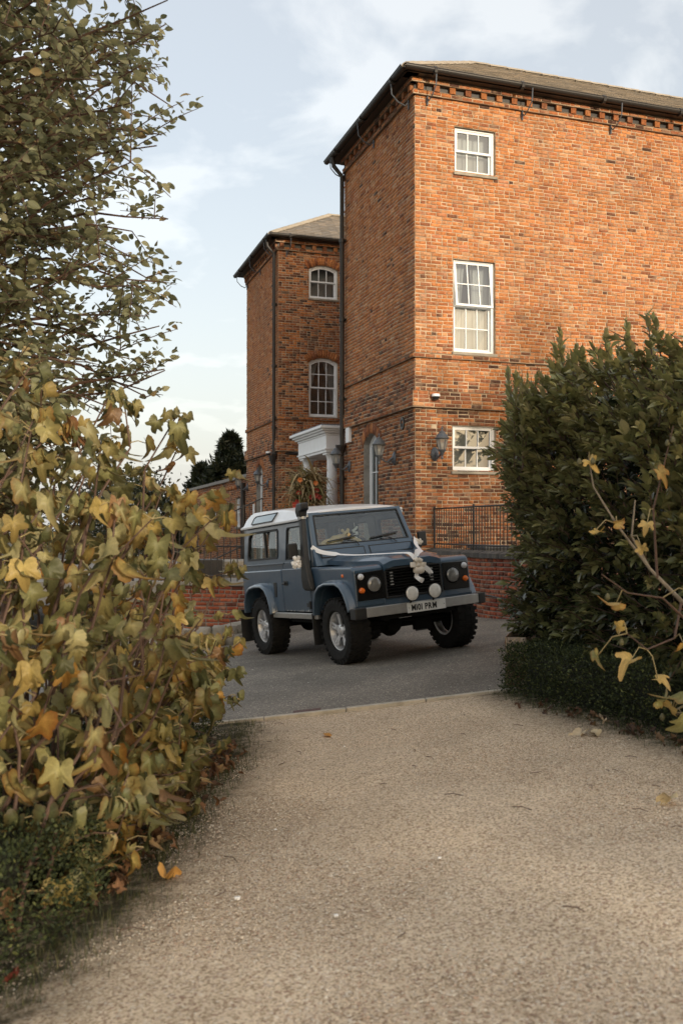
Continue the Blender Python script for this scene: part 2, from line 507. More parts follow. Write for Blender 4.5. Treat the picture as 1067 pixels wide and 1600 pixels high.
    e = E_.new(.75); e.color = (.19, .168, .137, 1); e = E_.new(.93); e.color = (.26, .225, .18, 1)
    l.new(bw.outputs[0], rp.inputs[0])
    z = n.new('ShaderNodeTexNoise'); z.inputs['Scale'].default_value = .8; z.inputs['Detail'].default_value = 7; z.inputs['Roughness'].default_value = .65
    l.new(g.outputs['Position'], z.inputs['Vector'])
    rz = n.new('ShaderNodeMapRange'); rz.inputs['From Min'].default_value = .35; rz.inputs['From Max'].default_value = .68; rz.inputs['To Min'].default_value = .72; rz.inputs['To Max'].default_value = 1.3
    l.new(z.outputs['Fac'], rz.inputs[0])
    mu = n.new('ShaderNodeVectorMath'); mu.operation = 'SCALE'; l.new(rp.outputs[0], mu.inputs[0]); l.new(rz.outputs[0], mu.inputs['Scale'])
    l.new(mu.outputs[0], p.inputs['Base Color'])
    b = n.new('ShaderNodeBump'); b.inputs['Strength'].default_value = .6; b.inputs['Distance'].default_value = .005; b.invert = True
    l.new(vo.outputs['Distance'], b.inputs['Height']); l.new(b.outputs[0], p.inputs['Normal'])
    return m, a
M_gravel, M_asphalt = ground_mats()
M_earth = mat('earth', (.085, .065, .045), .95, noise=(2.5, .8, (.05, .06, .025)), bump=(25, .7, .02))

big = [-900, -300, -90, -30, -5, 0, 5, 30, 90, 300, 900]
ybig = [-900, -300, -90, -30, -6, 0, 8, 16, 30, 60, 150, 400, 900]
grid_sheet('ground', big, ybig, -.03, M_earth)

def edge_left(y):      # left edge of the gravel
    return float(np.interp(y, [-6, 3.2, 4.1, 6.8, 8.6], [-3.9, -1.12, -.92, -.74, -.86]))
def edge_right(y):     # foot of the right hand box hedge
    return float(np.interp(y, [-6, 5.9, 8.4, 8.9], [5.2, 2.06, 1.40, 1.30]))
def kerb_y(x):
    return 8.42 + .075 * x + .02 * x * x

# gravel path
V = []; F = []; D = []
nx, ny = 60, 110
ys = np.linspace(-6, 1, ny)
for j in range(ny):
    tj = j / (ny - 1)
    for i in range(nx):
        u = i / (nx - 1)
        yb = -6 + 14.5 * tj
        x = (edge_left(yb) - .45) * (1 - u) + (edge_right(yb) + .35) * u
        yy = -6 + (kerb_y(x) + 6) * tj
        z = G(x, yy) + .012 + .006 * math.sin(x * 3.1 + yy * 1.3) + .005 * math.sin(yy * 4.3 - x * 2)
        V.append((x, yy, z))
        d = min(x - edge_left(yy), edge_right(yy) - x)
        D.append(max(0, min(1, 1 - d / .55)))
for j in range(ny - 1):
    for i in range(nx - 1):
        a = j * nx + i
        F.append((a, a + 1, a + nx + 1, a + nx))
me = np_mesh('gravel_path', V, F, M_gravel)
at = me.attributes.new('dirt', 'FLOAT', 'POINT'); at.data.foreach_set('value', np.array(D, 'f'))
obj('gravel_path', me, kind='structure')

# loose stones lying proud of the gravel (countless)
def pebbles(n, seed, ymin, ymax, smin, smax, xr=None, zoff=.012, cols=None):
    r = np.random.default_rng(seed)
    yy = ymin + (ymax - ymin) * r.random(n) ** 1.5
    lo = np.interp(yy, [-6, 3.2, 4.1, 6.8, 8.6], [-3.9, -1.12, -.92, -.74, -.86]) - .2
    hi = np.interp(yy, [-6, 5.9, 8.4, 8.9], [5.2, 2.06, 1.40, 1.30]) + .1
    xx = lo + (hi - lo) * r.random(n)
    if xr is not None: xx = xr[0] + (xr[1] - xr[0]) * r.random(n)
    zz = G0 + GX * np.clip(xx, -5, 5) + GY * np.clip(yy, -6, 30) + zoff
    base = np.array([(1, 0, 0), (.3, .95, 0), (-.9, .4, 0), (-.6, -.8, 0), (.5, -.8, 0), (.1, 0, .75)], 'f')
    fb = np.array([(0, 1, 5), (1, 2, 5), (2, 3, 5), (3, 4, 5), (4, 0, 5)])
    s = smin + (smax - smin) * r.random(n) ** 2.5
    an = r.random(n) * 6.283; ca, sa = np.cos(an), np.sin(an)
    P = base[None] * (s[:, None, None] * (1 + .5 * (r.random((n, 6, 3)) - .5)))
    X = P[..., 0] * ca[:, None] - P[..., 1] * sa[:, None] + xx[:, None]
    Y = P[..., 0] * sa[:, None] + P[..., 1] * ca[:, None] + yy[:, None]
    Z = P[..., 2] * .8 + zz[:, None]
    V = np.stack([X, Y, Z], -1).reshape(-1, 3)
    F = (fb[None] + (np.arange(n) * 6)[:, None, None]).reshape(-1, 3)
    if cols is None: cols = np.array([(.60, .48, .34), (.68, .56, .42), (.40, .30, .20), (.74, .66, .53), (.52, .34, .23), (.30, .225, .16), (.66, .54, .39), (.62, .50, .36)])
    c = cols[r.integers(0, len(cols), n)] * (.8 + .4 * r.random((n, 1)))
    return V, F, np.repeat(c, 6, 0)
M_peb = mat('pebble', tint=True, rough=.9)
V, F, c = pebbles(120000, 3, 2.1, 8.35, .0024, .0062)
obj('loose_gravel', np_mesh('loose_gravel', V, F, M_peb, c), kind='stuff', label='loose tan gravel stones on the path', cat='gravel')
V, F, c = pebbles(2200, 5, 8.9, 15.5, .003, .009, xr=(-3.2, 3.6), zoff=.004, cols=np.array([(.34, .30, .25), (.2, .18, .16), (.5, .47, .42)]))
obj('loose_grit', np_mesh('loose_grit', V, F, M_peb, c), kind='stuff', label='pale grit scattered over the dark asphalt drive', cat='grit')

# asphalt drive
xs = [-40, -20, -12, -8, -5] + [-4 + .5 * i for i in range(17)] + [5, 8, 12, 20, 40]
V = []; F = []
ysl = [0, .06, .15, .3, .5, 1]
yabs = [9.2, 12, 16, 22, 30, 60]
nxs = len(xs)
rows = [[(x, kerb_y(max(-2, min(2.4, x))) + .03) for x in xs]] + [[(x, y) for x in xs] for y in yabs]
for row in rows:
    for x, y in row: V.append((x, y, G(x, y) + .003))
for j in range(len(rows) - 1):
    for i in range(nxs - 1):
        a = j * nxs + i; F.append((a, a + 1, a + nxs + 1, a + nxs))
obj('asphalt_drive', np_mesh('asphalt_drive', V, F, M_asphalt), kind='structure')

M_kerb = mat('kerb_concrete', (.50, .45, .37), .9, noise=(9, .7, (.28, .25, .19)), bump=(60, .5, .004))
# stone edging between gravel and asphalt, in separate lengths
kr = empty('kerb_edging', (0, 8.5, G(0, 8.5)), kind='structure')
x = -1.3
while x < 1.42:
    L_ = .62 + .1 * random.random()
    x1 = min(x + L_, 1.5)
    b = MB()
    P0 = Vector((x + .004, kerb_y(x), 0)); P1 = Vector((x1 - .004, kerb_y(x1), 0)); dz = random.uniform(-.004, .004)
    nn = Vector((-(P1 - P0).y, (P1 - P0).x, 0)).normalized() * .05
    pts = []
    for zz in (-.1, .042 + dz):
        for q in (P0 - nn * .7, P1 - nn * .7, P1 + nn * .7, P0 + nn * .7):
            pts.append((q.x, q.y, G(q.x, q.y) + zz))
    b.hexa(pts); b.build('kerb_stone', M_kerb, kr, bevel=.006)
    x = x1
# damp repair patch, drain and moss by the kerb
M_moss = mat('moss', (.045, .05, .018), .95, noise=(30, .8, (.09, .08, .045)), bump=(90, .8, .01))
def blob_patch(name, cx_, cy_, rx, ry, dz, m, seed, n=28, **kw):
    r = random.Random(seed); V = [(cx_, cy_, G(cx_, cy_) + dz)]; F = []
    for k in range(n):
        a = 2 * math.pi * k / n; q = .7 + .45 * r.random()
        X, Y = cx_ + rx * q * math.cos(a), cy_ + ry * q * math.sin(a)
        V.append((X, Y, G(X, Y) + dz - .003))
    for k in range(n): F.append((0, 1 + k, 1 + (k + 1) % n))
    me = bpy.data.meshes.new(name); me.from_pydata(V, [], F); me.materials.append(m)
    return obj(name, me, **kw)
blob_patch('moss', 1.02, 8.68, .32, .12, .009, M_moss, 2, kind='stuff', label='dark moss on the asphalt beside the kerb and hedge end', cat='moss')
b = MB(); X, Y = -.42, 8.62
b.hexa([(X, Y, G(X, Y) + .0), (X + .24, Y + .02, G(X + .24, Y) + .0), (X + .24, Y + .12, G(X + .24, Y) + .0), (X, Y + .10, G(X, Y) + .0),
        (X, Y, G(X, Y) + .009), (X + .24, Y + .02, G(X + .24, Y) + .009), (X + .24, Y + .12, G(X + .24, Y) + .009), (X, Y + .10, G(X, Y) + .009)])
b.build('access_cover', mat('rusty_cover', (.12, .055, .045), .8, noise=(30, .6, (.06, .05, .045))), label='small reddish cover set in the asphalt beside the kerb edging', cat='cover')

# ================================================================ BRICKWORK
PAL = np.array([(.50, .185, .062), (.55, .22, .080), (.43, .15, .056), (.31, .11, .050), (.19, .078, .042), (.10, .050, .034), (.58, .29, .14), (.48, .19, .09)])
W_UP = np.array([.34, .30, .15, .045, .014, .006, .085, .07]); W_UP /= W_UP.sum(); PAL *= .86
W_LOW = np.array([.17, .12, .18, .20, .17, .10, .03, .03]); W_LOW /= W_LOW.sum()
PAL_RED = np.array([(.36, .085, .04), (.42, .11, .05), (.28, .07, .04), (.17, .055, .035), (.40, .16, .08), (.33, .10, .06)])
W_RED = np.array([.3, .25, .2, .12, .06, .07]); W_RED /= W_RED.sum()

class Plane:
    """a straight wall line: p(s, z, out)"""
    def __init__(s, C, D):
        s.C = Vector((C[0], C[1], 0)); s.D = Vector((D[0], D[1], 0)).normalized()
        s.N = Vector((s.D.y, -s.D.x, 0))       # outward = to the right of travel; flipped on demand
    def flip(s): s.N = -s.N; return s
    def p(s, u, z, o=0): return s.C + s.D * u + s.N * o + Vector((0, 0, z))
    def frame(s, u, z, o=0):
        M = Matrix.Identity(4)
        M.col[0].xyz = s.D; M.col[1].xyz = -s.N; M.col[2].xyz = (0, 0, 1); M.col[3].xyz = s.p(u, z, o)
        return M

class Curve2:
    def __init__(s, pts, flip=False):
        P = [Vector((a, b, 0)) for a, b in pts]; s.P = []
        for i in range(len(P) - 1):            # catmull-rom
            p0 = P[max(i - 1, 0)]; p1 = P[i]; p2 = P[i + 1]; p3 = P[min(i + 2, len(P) - 1)]
            for k in range(12):
                t = k / 12
                s.P.append(.5 * ((2 * p1) + (p2 - p0) * t + (2 * p0 - 5 * p1 + 4 * p2 - p3) * t * t + (3 * p1 - p0 - 3 * p2 + p3) * t ** 3))
        s.P.append(P[-1])
        s.L = [0]
        for a, b in zip(s.P, s.P[1:]): s.L.append(s.L[-1] + (b - a).length)
        s.len = s.L[-1]; s.sg = -1 if flip else 1
    def at(s, u):
        i = 0
        while i < len(s.L) - 2 and s.L[i + 1] < u: i += 1
        d = (s.P[i + 1] - s.P[i]).normalized()
        return s.P[i] + d * (u - s.L[i]), d
    def p(s, u, z, o=0):
        q, d = s.at(u); return q + Vector((d.y, -d.x, 0)) * o * s.sg + Vector((0, 0, z))

def sub_intervals(a, b, holes):
    out = [(a, b)]
    for h0, h1 in holes:
        nx_ = []
        for q0, q1 in out:
            if h1 <= q0 or h0 >= q1: nx_.append((q0, q1)); continue
            if h0 > q0: nx_.append((q0, h0))
            if h1 < q1: nx_.append((h1, q1))
        out = nx_
    return out

CH = .0715
def brick_wall(parent, pl, s0, s1, z0, z1, openings=(), pal=PAL, wfun=None, depth=.010, base_out=0., keep=None, seed=0,
               m=None, mm=None, rough=1., steps=1, name='brick', mortar='mortar_bed', bl=.225):
    """real bricks on a mortar bed. openings: functions z -> (s0, s1) or None. keep(point) -> score or None: bricks to
    be objects of their own. Returns nothing; links bricks under parent"""
    r = random.Random(seed)
    m = m or M_brick; mm = mm or M_mortar
    V = []; F = []; Cc = []; single = []
    bed = MB()
    nrow = int(round((z1 - z0) / CH)); ch = (z1 - z0) / nrow
    for j in range(nrow):
        za, zb = z0 + j * ch, z0 + (j + 1) * ch
        zc = (za + zb) / 2
        holes = [h for h in (op(zc) for op in openings) if h]
        for a, b_ in sub_intervals(s0, s1, holes):
            k = max(1, int(math.ceil((b_ - a) / .3))) if steps > 1 else 1
            for q in range(k):
                u0 = a + (b_ - a) * q / k; u1 = a + (b_ - a) * (q + 1) / k
                bed.add([pl.p(u0, za, base_out), pl.p(u1, za, base_out), pl.p(u1, zb, base_out), pl.p(u0, zb, base_out)], [(0, 1, 2, 3)])
        # bond: rows of stretchers with a header every so often, a header row now and then
        s = s0 - (bl * .5 if j % 2 else 0) - .0
        pat = j % 4
        k = 0
        while s < s1:
            ln = (bl / 2 if (j % 5 == 4 or r.random() < .16) else bl) * r.uniform(.94, 1.05)
            ln2 = ln
            a, b_ = max(s, s0), min(s + ln2, s1)
            s += ln2; k += 1
            if b_ - a < .03: continue
            for u0, u1 in sub_intervals(a, b_, holes):
                if u1 - u0 < .025: continue
                g = .0075
                w_ = wfun(zc) if wfun else W_UP
                c = pal[r.choices(range(len(pal)), w_)[0]] * r.uniform(.86, 1.14)
                ja = [r.uniform(-.003, .003) * rough for _ in range(4)]
                dd = depth + r.uniform(-.004, .004) * rough
                if r.random() < .07 * rough: dd = .003
                e0, e1 = u0 + g + r.uniform(-.002, .002) * rough, u1 - g + r.uniform(-.002, .002) * rough
                wob = .007 * math.sin(u0 * 1.7 + zc * 2.1) + .005 * math.sin(u0 * 4.3 + zc * .7)
                q0, q1 = za + wob + g + r.uniform(-.003, .003) * rough, zb + wob - g * .9 + r.uniform(-.003, .003) * rough
                ctr = pl.p((u0 + u1) / 2, zc, 0)
                sco = keep(ctr) if keep else None
                if sco is not None:
                    single.append((sco, (e0, e1, q0, q1, dd, c, len(V))))
                i0 = len(V)
                ce = .006
                for (u, z, k2) in ((e0, q0, 0), (e1, q0, 1), (e1, q1, 2), (e0, q1, 3)):
                    V.append(pl.p(u, z, base_out + .0005))
                for (u, z, k2) in ((e0, q0, 0), (e1, q0, 1), (e1, q1, 2), (e0, q1, 3)):
                    V.append(pl.p(u, z, base_out + dd - ce + ja[k2]))
                for (u, z, k2) in ((e0 + ce, q0 + ce, 0), (e1 - ce, q0 + ce, 1), (e1 - ce, q1 - ce, 2), (e0 + ce, q1 - ce, 3)):
                    V.append(pl.p(u, z, base_out + dd + ja[k2]))
                Cc += [c] * 12
                for lo in (0, 4):
                    for q in range(4):
                        F.append((i0 + lo + q, i0 + lo + (q + 1) % 4, i0 + lo + 4 + (q + 1) % 4, i0 + lo + 4 + q))
                F.append((i0 + 8, i0 + 9, i0 + 10, i0 + 11))
    single.sort(key=lambda t: t[0])
    return V, F, Cc, single, bed

class Brickwork:
    """collects walls of one building, then links 300 single bricks and the rest as stuff"""
    def __init__(s, parent, m=None, mm=None):
        s.parent = parent; s.V = []; s.F = []; s.C = []; s.single = []; s.bed = MB(); s.m = m or M_brick; s.mm = mm or M_mortar
    def wall(s, pl, *a, **k):
        V, F, C, single, bed = brick_wall(None, pl, *a, **k)
        b = len(s.V)
        s.V += V; s.F += [tuple(i + b for i in f) for f in F]; s.C += C
        for sco, t in single:
            s.single.append((sco, t[6] + b))
        s.bed.add(bed.v, bed.f)
    def block(s, P, c, out=None):
        """a special brick given by its 8 corners"""
        b = len(s.V); s.V += [Vector(p) for p in P]; s.C += [c] * 8
        for f in [(0, 3, 2, 1), (4, 5, 6, 7), (0, 1, 5, 4), (1, 2, 6, 5), (2, 3, 7, 6), (3, 0, 4, 7)]:
            s.F.append(tuple(i + b for i in f))
    def finish(s, n=300, flip=False):
        V = np.array([tuple(v) for v in s.V], 'f'); C = np.array(s.C, 'f'); F = np.array(s.F, 'i')
        s.single.sort(key=lambda t: t[0])
        sel = [t[1] for t in s.single[:n]]
        used = np.zeros(len(V), bool)
        for i0 in sel: used[i0:i0 + 12] = True
        # alike bricks share mesh data: by size class and colour class
        cache = {}
        for i0 in sel:
            P = V[i0:i0 + 12]; o = P[0:4].mean(0)
            ux = P[1] - P[0]; L_ = np.linalg.norm(ux); ux /= L_
            uz = np.array((0, 0, 1.)); un = np.cross(ux, uz)
            if np.dot(un, P[8] - P[0]) < 0: un = -un
            H = float(P[3][2] - P[0][2])
            c = C[i0]; cc = int(np.argmin(((PAL if s.m is M_brick else PAL_RED) - c) @ np.ones(3) ** 2 * 0 + (((PAL if s.m is M_brick else PAL_RED) - c) ** 2).sum(1)))
            key = (round(L_ / .05), cc)
            if key not in cache:
                Lq = P - o
                loc = np.stack([Lq @ ux / L_, Lq @ un, Lq[:, 2] / H], 1)
                fl = [(q, (q + 1) % 4, lo + 4 + (q + 1) % 4, lo + 4 + q) if lo == 0 else (lo + q, lo + (q + 1) % 4, lo + 4 + (q + 1) % 4, lo + 4 + q) for lo in (0, 4) for q in range(4)] + [(8, 9, 10, 11)]
                cache[key] = np_mesh('brick', loc, fl, s.m, np.repeat(c[None], 12, 0))
            M = Matrix.Identity(4)
            M.col[0].xyz = Vector(ux) * L_; M.col[1].xyz = Vector(un); M.col[2].xyz = (0, 0, H); M.col[3].xyz = Vector(o)
            o_ = bpy.data.objects.new('brick', cache[key]); o_.matrix_basis = M
            col.objects.link(o_); o_.parent = s.parent; o_.matrix_parent_inverse = wm(s.parent).inverted()
        keepf = ~used[F[:, 0]]
        F2 = F[keepf]
        remap = -np.ones(len(V), int); idx = np.unique(F2); remap[idx] = np.arange(len(idx))
        if len(F2):
            obj('brickwork', np_mesh('brickwork', V[idx], remap[F2], s.m, C[idx]), s.parent, kind='stuff')
        s.bed.build('mortar_bed', s.mm, s.parent, fix=False)

def rect_open(a, b, z0, z1):
    return lambda z: (a, b) if z0 <= z <= z1 else None
def arch_open(a, b, z0, zs, rise):
    """rectangular to zs, then a segmental arch of the given rise"""
    c = (a + b) / 2; h = (b - a) / 2; Rr = (h * h + rise * rise) / (2 * rise)
    def f(z):
        if z0 <= z <= zs: return (a, b)
        if zs < z < zs + rise:
            d = z - zs + Rr - rise
            x = math.sqrt(max(0, Rr * Rr - d * d)); return (c - x, c + x)
        return None
    f.arc = (c, h, zs, rise, Rr)
    return f

def voussoirs(bw, pl, op, n, hgt=.225, out=.022, seed=1, pal=None):
    """a radiating brick arch over an opening"""
    c, h, zs, rise, Rr = op.arc
    r = random.Random(seed); zc = zs + rise - Rr
    a0 = math.asin(min(1, (h + .04) / Rr))
    for k in range(n):
        t0 = -a0 + 2 * a0 * k / n + .004; t1 = -a0 + 2 * a0 * (k + 1) / n - .004 / 1
        P = []
        for o in (-.02, out + r.uniform(-.002, .003)):
            for (t, rr) in ((t0, Rr + .002), (t1, Rr + .002), (t1, Rr + hgt), (t0, Rr + hgt)):
                P.append(pl.p(c + rr * math.sin(t), zc + rr * math.cos(t), o))
        cc = (PAL if pal is None else pal)[r.choice([0, 1, 2, 3, 3])] * r.uniform(.75, 1.1)
        bw.block(P, cc)

# ---------------------------------------------------------------- sash windows
def arc_pts(w_, hs, rise, n=10):
    """outline of an opening with a segmental head, local x,z, counter clockwise"""
    if rise <= 0: return [(0, 0), (w_, 0), (w_, hs), (0, hs)]
    h = w_ / 2; Rr = (h * h + rise * rise) / (2 * rise)
    out = [(0, 0), (w_, 0)]
    a0 = math.asin(min(1, h / Rr))
    for k in range(n + 1):
        t = a0 - 2 * a0 * k / n
        out.append((h + Rr * math.sin(t), hs + rise - Rr + Rr * math.cos(t)))
    return out

def sash_window(parent, pl, s0, s1, z0, z1, rise=0, cols=3, rtop=1, rbot=1, recess=.10, split=.5, tilt=0., curtain=None, label=None, swap=False,
                reveal_mat=None, fw=.055, reveal_depth=None):
    """frame, two sashes of small panes. local frame: x along wall, y into the wall, z up"""
    w_ = s1 - s0; H = z1 - z0; hs = H - rise
    M = pl.frame(s0, z0, 0)
    if M.to_3x3().determinant() < 0:      # keep a right handed frame
        M.col[0].xyz = -pl.D; M.col[3].xyz = pl.p(s1, z0, 0)
    T = lambda x, y, z: tuple(M @ Vector((x, y, z)))
    # plaster/brick lining of the opening
    ol = arc_pts(w_, hs, rise)
    b = MB(); n = len(ol); rd = reveal_depth or (recess + .10)
    V = [T(x, -.012, z) for x, z in ol] + [T(x, rd, z) for x, z in ol]
    b.add(V, [(i, (i + 1) % n, n + (i + 1) % n, n + i) for i in range(n)])
    fr = MB()
    sc_in = lambda q: [(fw + (w_ - 2 * fw) * x / w_, fw + (H - 2 * fw) * z / H) for x, z in ol] if q else ol
    e = .004
    olo = [(e + (w_ - 2 * e) * x / w_, e + (H - 2 * e) * z / H) for x, z in ol]
    fr.plate(olo, [list(reversed(sc_in(1)))], lambda x, z: T(x, recess, z), lambda x, z: T(x, recess + .09, z))
    fo = fr.build('window', M_white, parent)
    if label: fo['label'] = label
    b.build('reveal', reveal_mat or M_mortar, fo, fix=False)
    sl = MB(); sl.box((-.03, -.05, -.055), (w_ + .03, recess + .02, -.002), M=M); sl.build('sill', M_stone, fo, bevel=.006)
    # sashes
    zs = fw + (H - 2 * fw) * split
    def sash(zb, zt, y, rows, top):
        P = []
        sb = MB(); st = .042
        wi0, wi1 = fw * .9, w_ - fw * .9
        Ms = M
        if top and tilt:       # hinged at its head, foot pushed out
            Ms = M @ Matrix.Translation((0, y, zt)) @ Matrix.Rotation(-tilt, 4, 'X') @ Matrix.Translation((0, -y, -zt))
        TT = lambda x, yy, z: tuple(Ms @ Vector((x, yy, z)))
        r_ = rise if top else 0
        k = (wi1 - wi0) / w_
        oo = [(wi0 + (x) * k, zb + z) for x, z in arc_pts(w_, zt - zb - r_, r_)]
        kk = (wi1 - wi0 - 2 * st) / (wi1 - wi0)
        ii = [(wi0 + st + (x - wi0) * kk, zb + st + (z - zb) * (zt - zb - 2 * st) / (zt - zb)) for x, z in oo]
        sb.plate(oo, [list(reversed(ii))], lambda x, z: TT(x, y, z), lambda x, z: TT(x, y + .04, z))
        gx0, gx1, gz0, gz1 = wi0 + st, wi1 - st, zb + st, zt - st
        for c_ in range(1, cols):
            x = gx0 + (gx1 - gx0) * c_ / cols; sb.box((x - .010, y + .004, gz0 - .003), (x + .010, y + .036, gz1 - .004), M=Ms)
        for r0 in range(1, rows):
            z = gz0 + (gz1 - gz0) * r0 / rows; sb.box((gx0 - .003, y + .006, z - .010), (gx1 + .003, y + .034, z + .010), M=Ms)
        sb.build('sash', M_white, fo)
        for c_ in range(cols):
            for r0 in range(rows):
                xa = gx0 + (gx1 - gx0) * c_ / cols; xb = gx0 + (gx1 - gx0) * (c_ + 1) / cols
                za = gz0 + (gz1 - gz0) * r0 / rows; zb_ = gz0 + (gz1 - gz0) * (r0 + 1) / rows
                a_ = random.uniform(-.0025, .0025); c2 = random.uniform(-.0025, .0025)
                if top and rise and r0 == rows - 1: zb_ = min(zb_, gz1)
                pb = MB(); pb.add([TT(xa, y + .02 + a_, za), TT(xb, y + .02 - a_, za), TT(xb, y + .02 + c2, zb_), TT(xa, y + .02 - c2, zb_)], [(0, 1, 2, 3)])
                pb.build('pane', M_pane, fo, fix=False)
    sash(zs - .02, H - fw, recess + .018, rtop, True)
    sash(fw, zs + .02, recess + .062, rbot, False)
    # what hangs behind the glass
    yb = recess + .22
    def drape(x0, x1, za, zb, name, mt, amp=.02, pinch=0., n=26):
        V = []; F = []
        rows = 10
        for j in range(rows + 1):
            t = j / rows; z = za + (zb - za) * t
            pc = pinch * math.sin(math.pi * min(1, max(0, 1 - t)) * .5) ** 1.0
            for i in range(n + 1):
                u = i / n
                xx = x0 + (x1 - x0) * u
                if pinch:
                    xx = (x0 + (xx - x0) * (1 - abs(pc))) if pinch > 0 else (x1 + (xx - x1) * (1 - abs(pc)))
                V.append(T(xx, yb + amp * math.sin(u * 6.28 * (x1 - x0) / .075), z))
        for j in range(rows):
            for i in range(n):
                a = j * (n + 1) + i; F.append((a, a + 1, a + n + 2, a + n + 1))
        obj(name, np_mesh(name, V, F, mt, smooth=True), fo)
    cu = curtain or ()
    if 'blind_all' in cu: drape(.02, w_ - .02, .02, H - .02, 'blind', M_blind, .002)
    if 'blind_low' in cu: drape(.02, w_ - .02, .02, H * .5, 'blind', M_blind, .002)
    if 'left' in cu: drape(.0, w_ * .42, .02, H - .01, 'curtain', M_curtain, .018, .75 if 'tied' in cu else .3)
    if 'right' in cu: drape(w_ * .55, w_, .02, H - .01, 'curtain', M_curtain, .018, -.75 if 'tied' in cu else -.12)
    if 'net' in cu: drape(.02, w_ - .02, H * .5, H - .02, 'net_curtain', M_curtain, .006)
    room = MB()
    room.plate([(-.3, -.3), (w_ + .3, -.3), (w_ + .3, H + .2), (-.3, H + .2)], [], lambda x, z: T(x, 1.3, z), lambda x, z: T(x, 1.36, z))
    room.build('room_wall', M_room, fo)
    return fo
M_room = mat('room_wall', (.24, .2, .16), .9)
# ================================================================ THE BRICK HOUSE
C0 = (1.39, 18.8)
DL = Vector((-.296, .955, 0)).normalized(); DF = Vector((.943, .334, 0)).normalized()
pF = Plane(C0, DF)
pL = Plane(C0, DL).flip()
WL = 4.45; WF = 14.0; SFAR = 11.0; WL2 = 4.5; RET = 2.6
Cfar = pL.p(SFAR, 0)
pF2 = Plane((Cfar.x, Cfar.y), DF)                       # return wall of the far wing, seen between the wings
pL2 = Plane((Cfar.x, Cfar.y), DL).flip()
house = empty('brick_house', (C0[0], C0[1], G(*C0)), 'tall three storey orange brick house with hipped slate roof behind the car', 'house')
bw = Brickwork(house)
ZB = -.9; ZTOP = CZ + 8.36
Z_C1 = CZ + 3.29; Z_B0, Z_B1 = CZ + 2.33, CZ + 2.63
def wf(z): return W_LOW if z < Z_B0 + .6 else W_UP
def keep_main(p):
    # near corner of the house, ground to first floor, clear of the car and the shrubs
    if p.z < CZ + .75: return None
    return (p - Vector((1.39, 18.8, CZ + 1.6))).length
WR_F = arch_open(2.04, 3.02, .2, CZ + 1.83, .23)
openF = [rect_open(.834, 1.714, CZ + 6.90, CZ + 7.81), rect_open(.80, 1.70, CZ + 3.42, CZ + 5.25), rect_open(.776, 1.71, CZ + 1.127, CZ + 2.03)]
openF += [rect_open(5.2, 6.1, CZ + 1.127, CZ + 2.03)]
arcL = arch_open(2.08, 3.02, .2, CZ + 1.86, .20)
arcL2 = arch_open(2.0, 2.9, .2, CZ + 1.86, .20)
arcA = arch_open(.95, 1.86, CZ + 6.93, CZ + 7.82, .12)
arcB = arch_open(.95, 1.86, CZ + 3.38, CZ + 5.02, .13)
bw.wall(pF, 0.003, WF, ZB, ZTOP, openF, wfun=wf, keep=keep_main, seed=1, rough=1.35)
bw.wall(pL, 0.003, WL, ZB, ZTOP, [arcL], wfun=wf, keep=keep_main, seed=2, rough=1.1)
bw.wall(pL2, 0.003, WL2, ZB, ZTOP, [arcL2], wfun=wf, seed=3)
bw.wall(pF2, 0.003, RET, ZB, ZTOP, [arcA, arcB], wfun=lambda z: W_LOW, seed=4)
# recessed middle between the wings
mid0 = pL.p(WL, 0) + DF * RET
pM = Plane((mid0.x, mid0.y), DL).flip()
bw.wall(pM, 0, SFAR - WL, ZB, ZTOP, [rect_open(2.4, 4.2, 0.3, CZ + 1.9)], wfun=lambda z: W_LOW, seed=5)
